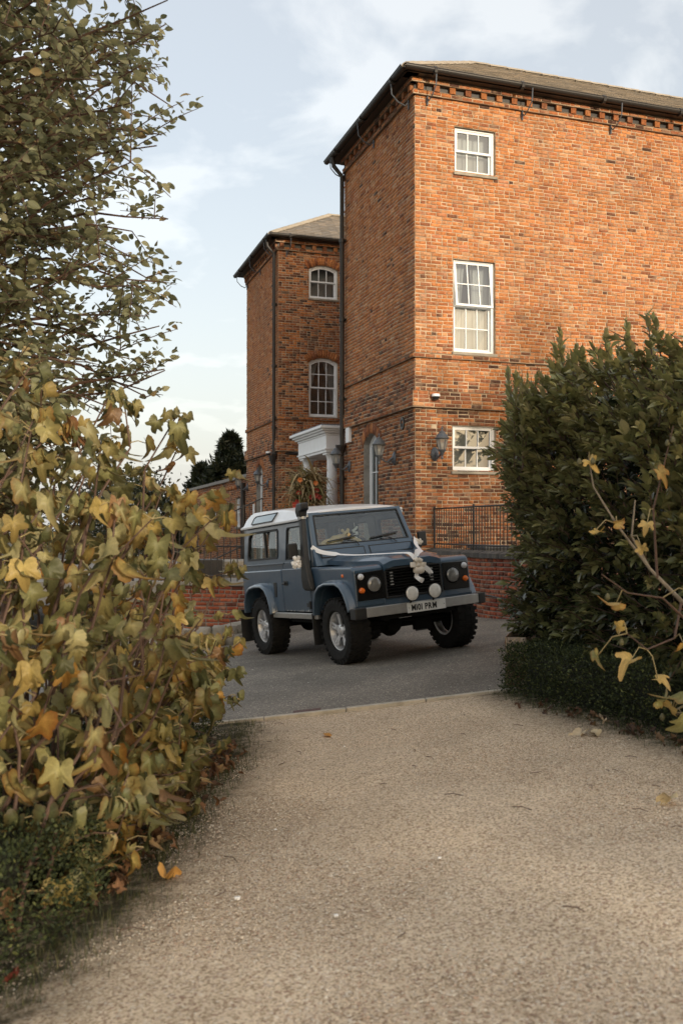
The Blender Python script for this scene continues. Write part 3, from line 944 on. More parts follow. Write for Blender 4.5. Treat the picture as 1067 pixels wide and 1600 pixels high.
# string course and plinth band: bricks standing proud of the wall, and the eaves cornice
def band(pl, s0, s1, z0, z1, out, seed):
    bw.wall(pl, s0 - out, s1, z0, z1, [], wfun=lambda z: [.1, .12, .2, .25, .15, .1, .05, .03], seed=seed, base_out=out, rough=1.2)
    b = MB()
    for (za, zb) in ((z0 - .012, z0), (z1, z1 + .012)):
        q = [pl.p(s0 - out, za, .0), pl.p(s1, za, 0), pl.p(s1, za, out + .012), pl.p(s0 - out, za, out + .012)]
        q2 = [v + Vector((0, 0, zb - za)) for v in q]
        b.hexa(q + q2)
    b.build('string_course', mat_soot, house)
mat_soot = mat('sooty_lime', (.13, .09, .06), .95, noise=(5, .9, (.30, .20, .12)), bump=(50, .6, .01))
for pl, s1, sd in ((pF, WF, 11), (pL, WL, 12), (pL2, WL2, 13), (pF2, RET, 14)):
    band(pl, 0, s1, Z_B0, Z_B1, .075, sd)
    band(pl, 0, s1, Z_C1 - .01, Z_C1 + .065, .045, sd + 10)
    # cornice: lower course, dentils, upper course
    band(pl, 0, s1, CZ + 8.29, CZ + 8.365, .05, sd + 20)
    k = 0; s = .03
    while s < s1 - .1:
        c = tuple(PAL[random.choice([0, 2, 2, 3])] * .7)
        P = [pl.p(s, CZ + 8.37, 0), pl.p(s + .12, CZ + 8.37, 0), pl.p(s + .12, CZ + 8.37, .085), pl.p(s, CZ + 8.37, .085)]
        P += [v + Vector((0, 0, .12)) for v in P]
        dm = MB(); dm.hexa(P, c=c)
        dm.build('dentil', M_brick, house, bevel=0)
        s += .335
    band(pl, 0, s1, CZ + 8.50, CZ + 8.575, .10, sd + 30)
    # soffit board
    P = [pl.p(-.25, CZ + 8.585, 0), pl.p(s1, CZ + 8.585, 0), pl.p(s1, CZ + 8.585, .27), pl.p(-.25, CZ + 8.585, .27)]
    P += [v + Vector((0, 0, .04)) for v in P]
    MB().hexa(P).build('soffit', M_iron, house)
    # the frieze behind the dentils
    P = [pl.p(0, CZ + 8.36, -.02), pl.p(s1, CZ + 8.36, -.02), pl.p(s1, CZ + 8.36, .012), pl.p(0, CZ + 8.36, .012)]
    P += [v + Vector((0, 0, .24)) for v in P]
    MB().hexa(P).build('frieze', M_iron, house)
# arches over openings
voussoirs(bw, pL, arcL, 15, .22, seed=3); voussoirs(bw, pL2, arcL2, 15, .22, seed=4)
voussoirs(bw, pF2, arcA, 15, .225, .016, 5); voussoirs(bw, pF2, arcB, 15, .225, .016, 6)
bw.finish(300)

# hidden outer walls close the volume (plain backing, seen by nobody but the light)
hb = MB()
def vwall(a, b, z0=ZB, z1=ZTOP + .2):
    hb.add([(a.x, a.y, z0), (b.x, b.y, z0), (b.x, b.y, z1), (a.x, a.y, z1)], [(0, 1, 2, 3)])
q1 = pF.p(WF, 0, -.01); q2 = q1 + DL * WL; q3 = pL.p(WL, 0, -.01); q4 = q3 + DF * RET
vwall(q1, q2); vwall(q3, q4); vwall(q2, q2 + DL * (SFAR - WL + WL2))
e1 = pL2.p(WL2, 0, -.01); e2 = e1 + DF * WF; vwall(e1, e2); vwall(pF2.p(RET, 0, -.01), mid0 + DL * (SFAR - WL))
hb.build('rear_wall', M_brickplain if 'M_brickplain' in globals() else mat('plain_brick', (.33, .13, .06), .9, noise=(9, .7, (.16, .07, .04))), house, fix=False)

# windows
ws = []
sash_window(house, pF, .834, 1.714, CZ + 6.90, CZ + 7.81, 0, 3, 1, 1, .06, .5, curtain=('blind_low', 'net'))
sash_window(house, pF, .80, 1.70, CZ + 3.42, CZ + 5.25, 0, 3, 2, 2, .06, .50, tilt=R(7), curtain=('left', 'right', 'blind_low'), label='tall sash window with its upper sash swung out at the foot')
sash_window(house, pF, .776, 1.71, CZ + 1.127, CZ + 2.03, 0, 3, 1, 1, .06, .52, curtain=('blind_all',))
sash_window(house, pF, 5.2, 6.1, CZ + 1.127, CZ + 2.03, 0, 3, 1, 1, .06, .52, curtain=('blind_all',))
sash_window(house, pL, 2.08, 3.02, .2, CZ + 2.06, .20, 3, 2, 3, .12, .52, curtain=('net', 'blind_low'), reveal_mat=M_concrete)
sash_window(house, pL2, 2.0, 2.9, .2, CZ + 2.06, .20, 3, 2, 3, .12, .52, curtain=('blind_all',), reveal_mat=M_concrete)
sash_window(house, pF2, .95, 1.86, CZ + 6.93, CZ + 7.94, .12, 3, 1, 1, .06, .52, curtain=('blind_all',))
sash_window(house, pF2, .95, 1.86, CZ + 3.38, CZ + 5.15, .13, 3, 2, 2, .06, .5, curtain=('left', 'right', 'tied'))

# roofs
M_slate = mat('slate', tint=True, rough=.72, noise=(3, .45, (.10, .085, .06)), bump=(40, .4, .004))
M_ridge = mat('ridge_tile', (.40, .34, .26), .85, noise=(6, .6, (.24, .20, .15)))
def hip_roof(Cn, Dl, Df, ln_l, ln_f, over=.30, zE=CZ + 8.66, rise=1.55, slates=True, seed=1, name='roof'):
    """hipped roof over the block Cn + a*Dl + b*Df; slates on the two slopes that meet at Cn"""
    r = random.Random(seed)
    C_ = Vector((Cn.x, Cn.y, zE))
    A = C_ - Dl * over - Df * over; B = C_ - Dl * over + Df * (ln_f + over); D_ = C_ + Dl * (ln_l + over) - Df * over
    E_ = C_ + Dl * (ln_l + over) + Df * (ln_f + over)
    h = (ln_l / 2)
    P = C_ + Dl * h + Df * h + Vector((0, 0, rise)); Q = C_ + Dl * h + Df * (ln_f - h) + Vector((0, 0, rise))
    rb = MB()
    rb.add([A, B, Q, P], [(0, 1, 2, 3)]); rb.add([D_, A, P], [(0, 1, 2)]); rb.add([E_, D_, P, Q], [(0, 1, 2, 3)]); rb.add([B, E_, Q], [(0, 1, 2)])
    rb.add([A - Vector((0, 0, .05)), B - Vector((0, 0, .05)), E_ - Vector((0, 0, .05)), D_ - Vector((0, 0, .05))], [(0, 3, 2, 1)])
    ro = rb.build(name, M_slate_under, house, fix=False)
    cols = [(.15, .125, .095), (.19, .155, .115), (.125, .11, .09), (.22, .175, .125), (.10, .095, .085), (.17, .15, .125)]
    cols = [tuple(v * .65 + m_ * .9 for v, m_ in zip(c, (.15, .125, .10))) for c in cols]
    single = []; rest = MB()
    for face in (0, 1):
        if face == 0: O, X, W_ = A, Df, (B - A).length; top = P
        else: O, X, W_ = A, Dl, (D_ - A).length; top = P
        Yd = (top - O) - X * (top - O).dot(X); Hh = Yd.length; Yd.normalize()
        Nn = X.cross(Yd).normalized()
        if Nn.z < 0: Nn = -Nn
        x_p = (top - O).dot(X); x_q = (Q - O).dot(X) if face == 0 else x_p
        ex = .19; row = 0; y = 0
        while y < Hh - .02:
            t = y / Hh; lo = x_p * t; hi = W_ - (W_ - x_q) * t
            x = lo - (.14 if row % 2 else 0)
            while x < hi:
                w0, w1 = max(x, lo), min(x + .275, hi)
                if w1 - w0 > .04:
                    e = .004; dz = r.uniform(0, .006); y1 = min(y + ex * 1.25, Hh); jy = r.uniform(-.006, .006)
                    tp = t + (y1 - y) / Hh; lo2 = max(w0 + e, x_p * tp); 
                    a = O + X * (w0 + e) + Yd * (y + jy) + Nn * .028; b_ = O + X * (w1 - e) + Yd * (y + jy) + Nn * (.028 + dz)
                    c_ = O + X * min(w1 - e, W_ - (W_ - x_q) * tp) + Yd * y1 + Nn * .010; d = O + X * min(lo2, w1 - e - .01) + Yd * y1 + Nn * .010
                    P8 = [a - Nn * .012, b_ - Nn * .012, c_ - Nn * .008, d - Nn * .008, a, b_, c_, d]
                    q_ = r.uniform(.86, 1.14); col_ = tuple(v * q_ for v in r.choice(cols))
                    if face == 0 and w0 < 6.6: single.append((x + y, P8, col_))
                    else: rest.hexa(P8, c=col_)
                x += .275
            y += ex; row += 1
    single.sort(key=lambda t: t[0])
    for i, (_, P8, c) in enumerate(single):
        if i < 280 and slates:
            MB().hexa(P8, c=c).build('slate', M_slate, ro, fix=False)
        else: rest.hexa(P8, c=c)
    rest.build('slates', M_slate, ro, fix=False, kind='stuff')
    # hip and ridge tiles
    for a, b_ in ((A, P), (P, Q)):
        n = max(2, int((b_ - a).length / .42))
        for k in range(n):
            p0 = a.lerp(b_, k / n) + Vector((0, 0, .045)); p1 = a.lerp(b_, (k + .97) / n) + Vector((0, 0, .055))
            d = (p1 - p0).normalized(); sd = d.cross(Vector((0, 0, 1))).normalized()
            tb = MB(); prof = [(-.12, -.05), (-.06, .015), (0, .035), (.06, .015), (.12, -.05)]
            V = [p + sd * u + Vector((0, 0, v)) for p in (p0, p1) for u, v in prof] + [p + sd * u * .85 + Vector((0, 0, v - .02)) for p in (p0, p1) for u, v in prof]
            F = [(i, i + 1, i + 6, i + 5) for i in range(4)] + [(10 + i, 15 + i, 16 + i, 11 + i) for i in range(4)] + [(0, 10, 11, 1), (1, 11, 12, 2), (2, 12, 13, 3), (3, 13, 14, 4)] + [(5, 6, 16, 15), (6, 7, 17, 16), (7, 8, 18, 17), (8, 9, 19, 18)]
            tb.add(V, F); tb.build('ridge_tile', M_ridge, ro)
    return ro, A, B, D_
hip_roof(pF.p(0, 0), DL, DF, WL, WF)
hip_roof(pF2.p(0, 0), DL, DF, WL2, WF, slates=False, seed=2)
hip_roof(mid0 + Vector((0, 0, 0)) - DL * .5, DL, DF, SFAR - WL + 1, WF - RET, slates=False, seed=3, zE=CZ + 8.62, rise=1.2)

# gutters, brackets, downpipes, hoppers
def gutter(pl, s0, s1, zg=CZ + 8.66, out=.34):
    b = MB(); n = 8; V = []; F = []
    for i, s in enumerate((s0, s1)):
        for k in range(n + 1):
            a = math.pi * k / n; V.append(pl.p(s, zg - .075 * math.sin(a), out - .07 * math.cos(a)))
    for k in range(n): F.append((k, k + 1, n + 2 + k, n + 1 + k))
    b.add(V, F); V2 = [v + Vector((0, 0, .012)) for v in V]
    b.add(V2, F)
    s = s0 + .6
    b.tube([pl.p(s0, zg, out + .07), pl.p(s1, zg, out + .07)], .009, 6)
    while s < s1:      # joints
        b.tube([pl.p(s - .03, zg - .035, out), pl.p(s + .03, zg - .035, out)], .085, 10); s += 1.85
    g = b.build('gutter', M_iron, house, fix=False)
    s = s0 + .62
    while s < s1:
        q = MB(); q.tube([pl.p(s, zg - .06, out + .04), pl.p(s, zg - .30, out + .02), pl.p(s - .02, zg - .44, out - .10), pl.p(s - .03, zg - .50, .10), pl.p(s - .03, zg - .42, .03)], .013, 6)
        q.tube([pl.p(s - .03, zg - .36, .03), pl.p(s - .03, zg - .56, .03)], .02, 6)
        q.build('gutter_bracket', M_iron_grey, house)
        s += 2.05
gutter(pF, -.34, WF + .2); gutter(pL, -.34, WL + .34); gutter(pL2, -.34, WL2 + .34); gutter(pF2, -.34, RET)
def downpipe(pl, s, ztop, zbot, zhop=None, out=.10, neck=True, r_=.052):
    b = MB()
    if neck: b.tube([pl.p(s, CZ + 8.60, .33), pl.p(s, CZ + 8.40, .30), pl.p(s, CZ + 8.18, out), pl.p(s, zbot, out)], r_, 10)
    else: b.tube([pl.p(s, ztop, out), pl.p(s, zbot, out)], r_, 10)
    z = zbot + 1.2
    while z < ztop - .3:
        b.tube([pl.p(s, z, out), pl.p(s, z + .09, out)], r_ * 1.35, 10)
        b.tube([pl.p(s - .09, z + .045, .03), pl.p(s + .09, z + .045, .03)], .02, 6)
        z += 1.83
    if zhop is not None:
        b.lathe([(.045, zhop - .28), (.075, zhop - .2), (.12, zhop - .05), (.13, zhop), (.11, zhop)], 8, M=Matrix.Translation(pl.p(s, 0, out + .03)))
    return b.build('downpipe', M_iron, house, smooth=True)
downpipe(pL, WL - .12, CZ + 8.2, -.5, CZ + 1.95)
downpipe(pL2, .12, CZ + 8.2, -.5, CZ + 2.2, r_=.05)
b = MB(); b.tube([pL2.p(.12, CZ + 2.25, .16), pF2.p(.9, CZ + 2.28, .14), pF2.p(2.2, CZ + 2.34, .14)], .045, 8); b.build('waste_pipe', M_iron, house, smooth=True)
b = MB(); b.tube([pL2.p(WL2 + .12, CZ + 1.6, .1), pL2.p(WL2 + .12, -.5, .1)], .08, 8); b.build('downpipe', M_iron, house, smooth=True)

# oval vent, alarm box, cameras on the wall
b = MB(); Mv = Matrix.Identity(4); Mv.col[0].xyz = pL.D; Mv.col[1].xyz = (0, 0, 1); Mv.col[2].xyz = pL.N; Mv.col[3].xyz = pL.p(.64, CZ + 2.08, 0)
b.lathe([(.0, .01), (.055, .01), (.06, .03), (.095, .03), (.10, .0)], 18, M=Mv @ Matrix.Diagonal((1, 1.3, 1, 1)))
b.build('wall_vent', M_iron, house, smooth=True)
def boxon(pl, s, z, w_, h, d, name, m, **kw):
    P = [pl.p(s, z, .014), pl.p(s + w_, z, .014), pl.p(s + w_, z, d), pl.p(s, z, d)]; P += [v + Vector((0, 0, h)) for v in P]
    return MB().hexa(P).build(name, m, bevel=.012, **kw)
boxon(pL, 3.86, CZ + 1.98, .25, .34, .09, 'alarm_box', M_white, label='white alarm box on the brick wall above the lantern by the portico', cat='alarm')
boxon(pL2, 3.1, CZ + .5, .16, .34, .06, 'meter_box', M_white, label='small white box on the far wing beside its lantern', cat='box')
def dome(pl, s, z, label):
    t = empty('security_camera', pl.p(s, z, .1), label, 'camera')
    M = Matrix.Translation(pl.p(s, z, .15))
    b = MB(); b.lathe([(.0, -.075), (.05, -.06), (.072, -.02), (.075, 0)], 16, M=M); b.build('dome', mat('dark_glass', (.02, .02, .02), .1), t, smooth=True)
    b = MB(); b.lathe([(.078, 0), (.082, .03), (.07, .05), (.0, .055)], 16, M=M); b.tube([pl.p(s, z + .03, .02), pl.p(s, z + .03, .15)], .03, 8); b.build('housing', M_white, t, smooth=True)
dome(pF, .36, CZ + 2.52, 'small domed camera on the brick band above the corner lantern')
dome(pL2, .6, CZ + 2.3, 'small dark camera on the far wing under the brick band')

# ---------------------------------------------------------------- portico
port = empty('portico', pL.p(5.95, G(0, 24)), 'white classical door porch with columns between the two brick wings', 'portico')
S0, S1 = 5.95, 9.05
def pbox(s0, s1, z0, z1, o0, o1, b):
    P = [pL.p(s0, z0, o0), pL.p(s1, z0, o0), pL.p(s1, z0, o1), pL.p(s0, z0, o1)]; P += [v + Vector((0, 0, z1 - z0)) for v in P]
    b.hexa(P)
b = MB(); pbox(S0 + .2, S1 - .2, CZ + 1.93, CZ + 2.36, -RET, -.05, b); b.build('entablature', M_white, port, bevel=.01)
b = MB(); pbox(S0 + .17, S1 - .17, CZ + 2.0, CZ + 2.03, -RET + .01, -.02, b); b.build('architrave_moulding', M_white, port)
b = MB()
for k, (o, z0, z1) in enumerate(((.02, 2.36, 2.41), (.08, 2.41, 2.46), (.14, 2.46, 2.51), (.20, 2.51, 2.58))):
    pbox(S0 + .2 - o, S1 - .2 + o, CZ + z0, CZ + z1, -RET + .02, -.05 + o, b)
b.build('cornice', M_white, port, bevel=.012)
b = MB(); pbox(S0 + .05, S1 - .05, CZ + 2.585, CZ + 2.62, -RET + .03, .10, b); b.build('lead_flashing', mat('lead', (.16, .165, .18), .6), port)
for s in (S0 + .42, S1 - .42):
    M = Matrix.Translation(pL.p(s, 0, -.27))
    b = MB(); b.lathe([(.17, CZ + 1.93), (.17, CZ + 1.87), (.145, CZ + 1.84), (.13, CZ + 1.78), (.125, CZ + 1.74), (.145, CZ + .3), (.15, -.4), (.19, -.42), (.19, -.6)], 24, M=M)
    b.build('column', M_white, port, smooth=True)
    b = MB(); pbox(s - .19, s + .19, CZ + 1.88, CZ + 1.928, -.46, -.08, b); b.build('capital', M_white, port, bevel=.006)
# door case in the recess
b = MB()
for a_, c_ in ((1.95, 2.4), (4.2, 4.6)): 
    P = [pM.p(a_, -.3, 0.016), pM.p(c_, -.3, 0.016), pM.p(c_, -.3, .16), pM.p(a_, -.3, .16)]; P += [v + Vector((0, 0, CZ + 2.2)) for v in P]; b.hexa(P)
P = [pM.p(1.9, CZ + 1.55, .02), pM.p(4.65, CZ + 1.55, .02), pM.p(4.65, CZ + 1.55, .2), pM.p(1.9, CZ + 1.55, .2)]; P += [v + Vector((0, 0, .25)) for v in P]; b.hexa(P)
b.build('door_case', M_white, port)
sash_window(house, pM, 2.42, 4.18, .35, CZ + 1.88, 0, 4, 2, 2, .06, .62, curtain=())

# dried corn stalk and berry arrangement before the porch
M_straw = leaf_mat('straw', .6, .25, .3)
arr = empty('corn_stalk_bundle', (-.80, 23.7, G(-.8, 23.7)), 'big bundle of dried corn stalks with red flowers before the white porch', 'decoration')
V = []; F = []; T_ = []
r = np.random.default_rng(9)
for k in range(760):
    bx_, by_ = r.normal(-.78, .16), r.normal(23.7, .12); z = CZ + r.uniform(.0, 1.35)
    a = r.uniform(0, 6.28); L_ = r.uniform(.35, .8); up = r.uniform(.1, 1.2); wd = r.uniform(.02, .05)
    c = np.array([(.50, .40, .22), (.36, .27, .14), (.24, .22, .10), (.58, .48, .30)][r.integers(4)]) * r.uniform(.6, 1.1)
    pts = []
    for i in range(6):
        t = i / 5; rr = L_ * t * (.75)
        pts.append((bx_ + math.cos(a) * rr, by_ + math.sin(a) * rr, z + up * L_ * t - .75 * L_ * t * t * (1.4 if k % 2 else .7)))
    sx, sy = -math.sin(a) * wd, math.cos(a) * wd
    i0 = len(V)
    for i, p in enumerate(pts):
        q = 1 - .85 * i / 5
        V += [(p[0] - sx * q, p[1] - sy * q, p[2]), (p[0] + sx * q, p[1] + sy * q, p[2] + .008)]; T_ += [c, c]
    for i in range(5): F.append((i0 + 2 * i, i0 + 2 * i + 1, i0 + 2 * i + 3, i0 + 2 * i + 2))
obj('dried_leaves', np_mesh('dried_leaves', V, F, M_straw, np.array(T_)), arr, kind='stuff')
M_red = mat('red_flower', (.26, .03, .02), .6); M_org = mat('orange_flower', (.5, .16, .04), .6)
for k in range(14):
    a = r.uniform(0, 6.28); p = Vector((-.78 + r.uniform(-.36, .30), 23.35 + r.uniform(-.12, .1), CZ + r.uniform(.4, 1.2)))
    b = MB()
    for j in range(9):
        t = j * 2.4; d = Vector((math.cos(t), -.6, math.sin(t))) * .055
        s_ = Vector((-math.sin(t), 0, math.cos(t))) * .03
        b.add([p, p + d * .6 + s_, p + d * 1.2, p + d * .6 - s_], [(0, 1, 2, 3)])
    b.build('flower', M_red if k % 4 else M_org, arr, fix=False)
b = MB(); b.lathe([(.0, G(-.8, 23.7)), (.26, G(-.8, 23.7)), (.34, CZ - .55), (.36, CZ - .5), (.30, CZ - .5)], 20, M=Matrix.Translation((-.76, 23.7, 0))); b.build('pot', M_iron_grey, arr, smooth=True)

# ---------------------------------------------------------------- lanterns
M_lglass = glass_mat('lantern_glass', (.92, .93, .92), .10, .05, milk=.38)
M_bulb = mat('bulb', (.8, .78, .7), .3)
def wall_lantern(pl, s, z, label, sc_=.84, reach=.38):
    o = pl.p(s, z, .02)
    t = empty('wall_lantern', o, label, 'lantern', 'cast lanterns on brackets along the brick walls')
    Nn = pl.N; D = pl.D; Z = Vector((0, 0, 1))
    Mw = Matrix.Identity(4); Mw.col[0].xyz = D; Mw.col[1].xyz = Z; Mw.col[2].xyz = Nn; Mw.col[3].xyz = o
    b = MB(); b.lathe([(.0, .05), (.03, .045), (.05, .03), (.075, .02), (.085, 0)], 16, M=Mw @ Matrix.Diagonal((1, 1.6, 1, 1))); b.build('wall_plate', M_iron_grey, t, smooth=True)
    b = MB()
    q = lambda x, y: o + Nn * x * sc_ + Z * y * sc_
    b.tube([q(.02, .05), q(.10, -.02), q(.17, -.08), q(.25, -.06), q(.31, .0), q(reach, .03)], [.022, .02, .018, .018, .02, .022], 8)
    b.tube([q(.03, -.06), q(.09, -.11), q(.15, -.09), q(.17, -.06)], .013, 7)
    b.build('arm', M_iron_grey, t, smooth=True)
    M = Matrix.Translation(o + Nn * reach * sc_) @ Matrix.Diagonal((sc_, sc_, sc_, 1))
    b = MB(); b.lathe([(.0, -.14), (.022, -.13), (.03, -.10), (.018, -.07), (.04, -.02), (.055, .02), (.09, .05), (.095, .075), (.07, .08)], 16, M=M); b.build('cup', M_iron_grey, t, smooth=True)
    b = MB(); b.lathe([(.078, .082), (.128, .315)], 6, M=M); b.build('glass', M_lglass, t, fix=False)
    b = MB()
    for k in range(6):
        a = math.pi * 2 * k / 6
        b.tube([M @ Vector((.080 * math.cos(a), .080 * math.sin(a), .078)), M @ Vector((.13 * math.cos(a), .13 * math.sin(a), .318))], .006, 5)
    b.build('glazing_bars', M_iron_grey, t)
    b = MB(); b.lathe([(.118, .312), (.165, .318), (.168, .335), (.14, .355), (.125, .40), (.085, .435), (.07, .45), (.072, .465), (.045, .49), (.02, .50), (.014, .53), (.024, .55), (.014, .575), (.0, .60)], 18, M=M)
    b.build('cap', M_iron_grey, t, smooth=True)
    b = MB(); b.lathe([(.0, .08), (.018, .10), (.02, .14), (.032, .18), (.026, .22), (.0, .235)], 12, M=M); b.build('bulb', M_bulb, t, smooth=True)
wall_lantern(pF, .40, CZ + 1.44, 'grey lantern on the sunny wall left of the ground floor sash window')
wall_lantern(pL, 1.08, CZ + 1.42, 'grey lantern on the side wall between the arched window and the corner')
wall_lantern(pL, 4.02, CZ + 1.44, 'grey lantern on the side wall beside the white portico')
wall_lantern(pL2, 1.25, CZ + 1.42, 'far lantern between the arched window and downpipe of the far wing')
wall_lantern(pL2, 4.25, CZ + 1.42, 'farthest lantern at the left end of the far wing')

# ---------------------------------------------------------------- low annexe at the far left
annex = empty('brick_annexe', pL2.p(WL2 + .3, G(-3, 33)), 'low flat roofed brick annexe beyond the far wing', 'annexe')
ba = Brickwork(annex)
pA = Plane(tuple(pL2.p(WL2, 0, -.25))[:2], DL).flip()
zt = CZ + 1.82
aw = [rect_open(2.3, 3.1, CZ + .1, CZ + 1.15), rect_open(7.2, 8.0, CZ + .1, CZ + 1.15)]
ba.wall(pA, 0, 14, -.9, zt, aw, wfun=lambda z: W_LOW, keep=lambda p: (p - Vector((-3.5, 34, 2.5))).length if p.z > CZ - .3 and p.y < 40 else None, seed=21)
k = 0
while k < 13.8:
    c = tuple(PAL[random.choice([0, 2, 3, 6])])
    P = [pA.p(k, zt - .32, 0), pA.p(k + .11, zt - .32, 0), pA.p(k + .11, zt - .32, .07), pA.p(k, zt - .32, .07)]; P += [v + Vector((0, 0, .12)) for v in P]
    ba.block(P, c); k += .3
ba.finish(300)
P = [pA.p(-.05, zt, -.2), pA.p(14, zt, -.2), pA.p(14, zt, .12), pA.p(-.05, zt, .12)]; P += [v + Vector((0, 0, .12)) for v in P]
MB().hexa(P).build('coping', M_concrete, annex, bevel=.01)
P = [pA.p(0, zt - .1, -6), pA.p(14, zt - .1, -6), pA.p(14, zt - .1, -.1), pA.p(0, zt - .1, -.1)]; P += [v + Vector((0, 0, .06)) for v in P]
MB().hexa(P).build('flat_roof', M_slate_under, annex)
for a_ in (2.3, 7.2): sash_window(annex, pA, a_, a_ + .8, CZ + .1, CZ + 1.15, 0, 4, 1, 1, .05, .5, curtain=('blind_all',))

# ================================================================ CURVED GARDEN WALL AND RAILING (right, behind the car)
gw = empty('garden_wall', (2.6, 15.6, G(2.6, 15.6)), 'low curved red brick garden wall with brick on edge coping right of the car', 'wall')
cur = Curve2([(1.62, 19.0), (1.95, 17.9), (2.25, 16.8), (2.62, 15.75), (3.4, 14.6), (4.6, 13.7), (6.2, 13.1)])
bg = Brickwork(gw, M_brickred, mat('red_mortar', (.36, .30, .24), .95, noise=(3, .6, (.18, .15, .12))))
ZW = CZ - .46
bg.wall(cur, 0, cur.len, -.35, ZW, [], pal=PAL_RED, wfun=lambda z: W_RED, seed=31, steps=2, rough=.7, bl=.2, keep=lambda p: abs(p.y - 15.9) if p.z > -.2 else None, depth=.01)
bg.finish(300)
b = MB()
n = 60; V = []; F = []
for i in range(n + 1):
    u = cur.len * i / n
    V += [cur.p(u, -.35, -.22), cur.p(u, ZW, -.22)]
for i in range(n): F.append((2 * i, 2 * i + 2, 2 * i + 3, 2 * i + 1))
b.add(V, F); b.build('wall_back', M_brickred if False else MATS['red_mortar'], gw, fix=False)
M_cop = mat('coping_brick', (.085, .075, .068), .85, noise=(8, .6, (.14, .12, .09)), bump=(40, .6, .01), vary=.35)
u = .0
while u < cur.len - .08:
    dz = random.uniform(-.003, .004)
    P = []
    for uu in (u + .005, u + .072):
        P += [cur.p(uu, ZW, .05), cur.p(uu, ZW + .075 + dz, .05), cur.p(uu, ZW + .115 + dz, -.06), cur.p(uu, ZW + .115 + dz, -.16), cur.p(uu, ZW, -.26)]
    F = [(0, 1, 2, 3, 4), (9, 8, 7, 6, 5)] + [(i, i + 5, (i + 1) % 5 + 5, (i + 1) % 5) for i in range(5)]
    MB().add(P, F).build('coping_brick', M_cop, gw)
    u += .077
b = MB(); b.tube([cur.p(uu, CZ - .46 - .62 + .02 * math.sin(uu * 3), .035) for uu in np.linspace(1.5, 5.2, 16)], .012, 6); b.build('cable', M_iron, gw)
# railing
rl = empty('railing', tuple(cur.p(.4, ZW + .11, -.1)), 'black iron railing on top of the curved garden wall', 'railing')
b = MB()
for z in (ZW + .20, CZ + .40):
    pts = [cur.p(uu, z, -.10) for uu in np.linspace(.15, cur.len - .1, 40)]
    b.tube(pts, .016, 6)
b.build('rail', M_iron, rl)
u = .16; k = 0
tpl = None
while u < cur.len - .1:
    big_ = (k % 16 == 0)
    q = MB(); rr = .022 if big_ else .009
    z1_ = CZ + .40 + (.04 if big_ else .0)
    if big_ or tpl is None:
        q.tube([(0, 0, 0), (0, 0, z1_ - ZW - .10)], rr, 6); me = q.mesh('bar', M_iron)
        if not big_: tpl = me
    else: me = tpl
    obj('post' if big_ else 'bar', me, rl, M=Matrix.Translation(cur.p(u, ZW + .105, -.10)))
    u += .115; k += 1
# grey store box and greenery behind the railing
t = empty('storage_chest', (3.2, 18.4, G(3.2, 18.4)), 'grey slatted storage chest behind the iron railing', 'chest')
ang = math.atan2(DF.y, DF.x)
Mx_ = Matrix.Translation((2.6, 18.15, -.10)) @ Matrix.Rotation(ang, 4, 'Z')
MB().box((0, 0, 0), (1.9, .6, 1.14), M=Mx_).build('body', mat('grey_board', (.10, .105, .11), .7, noise=(6, .5, (.15, .15, .15))), t, bevel=.01)
for k in range(7):
    MB().box((.02, -.014, .06 + k * .15), (1.88, -.002, .19 + k * .15), M=Mx_).build('slat', MATS['grey_board'], t)
MB().box((-.03, -.05, 1.142), (1.93, .65, 1.19), M=Mx_).build('lid', MATS['grey_board'], t, bevel=.008)

# weathered brick pier at the end of the box hedge
pr = empty('brick_pier', (1.42, 8.75, G(1.42, 8.75)), 'weathered whitewashed brick wall end beside the right hand box hedge', 'pier')
bp = Brickwork(pr, M_brickred, M_mortar)
palp = np.array([(.30, .13, .08), (.42, .35, .28), (.20, .10, .07), (.50, .45, .38), (.25, .16, .12), (.36, .18, .11)])
zp0, zp1 = -.15, .45
pc = Vector((1.43, 8.72, 0)); dp = Vector((.28, .96, 0)).normalized(); dq = Vector((dp.y, -dp.x, 0))
w1 = Plane((pc.x, pc.y), dq)                       # face to the path
w2 = Plane((pc.x, pc.y), dp).flip()                # face to the drive
bp.wall(w1, 0.002, .18, zp0, zp1, [], pal=palp, wfun=lambda z: W_RED, seed=41, rough=2.2, keep=lambda p: 1)
bp.wall(w2, 0.002, 4.2, zp0, zp1 - .0, [], pal=palp, wfun=lambda z: W_RED, seed=42, rough=2.2, keep=lambda p: p.y)
bp.finish(300)
P = [w2.p(-.02, zp1, .03), w2.p(4.2, zp1, .03), w2.p(4.2, zp1, -.34), w2.p(-.02, zp1, -.34)]; P += [v + Vector((0, 0, .07)) for v in P]
P = [w2.p(4.2, zp0, -.01), w2.p(4.2, zp0, -.30), w2.p(.0, zp0, -.30), w2.p(.0, zp0, -.33)]

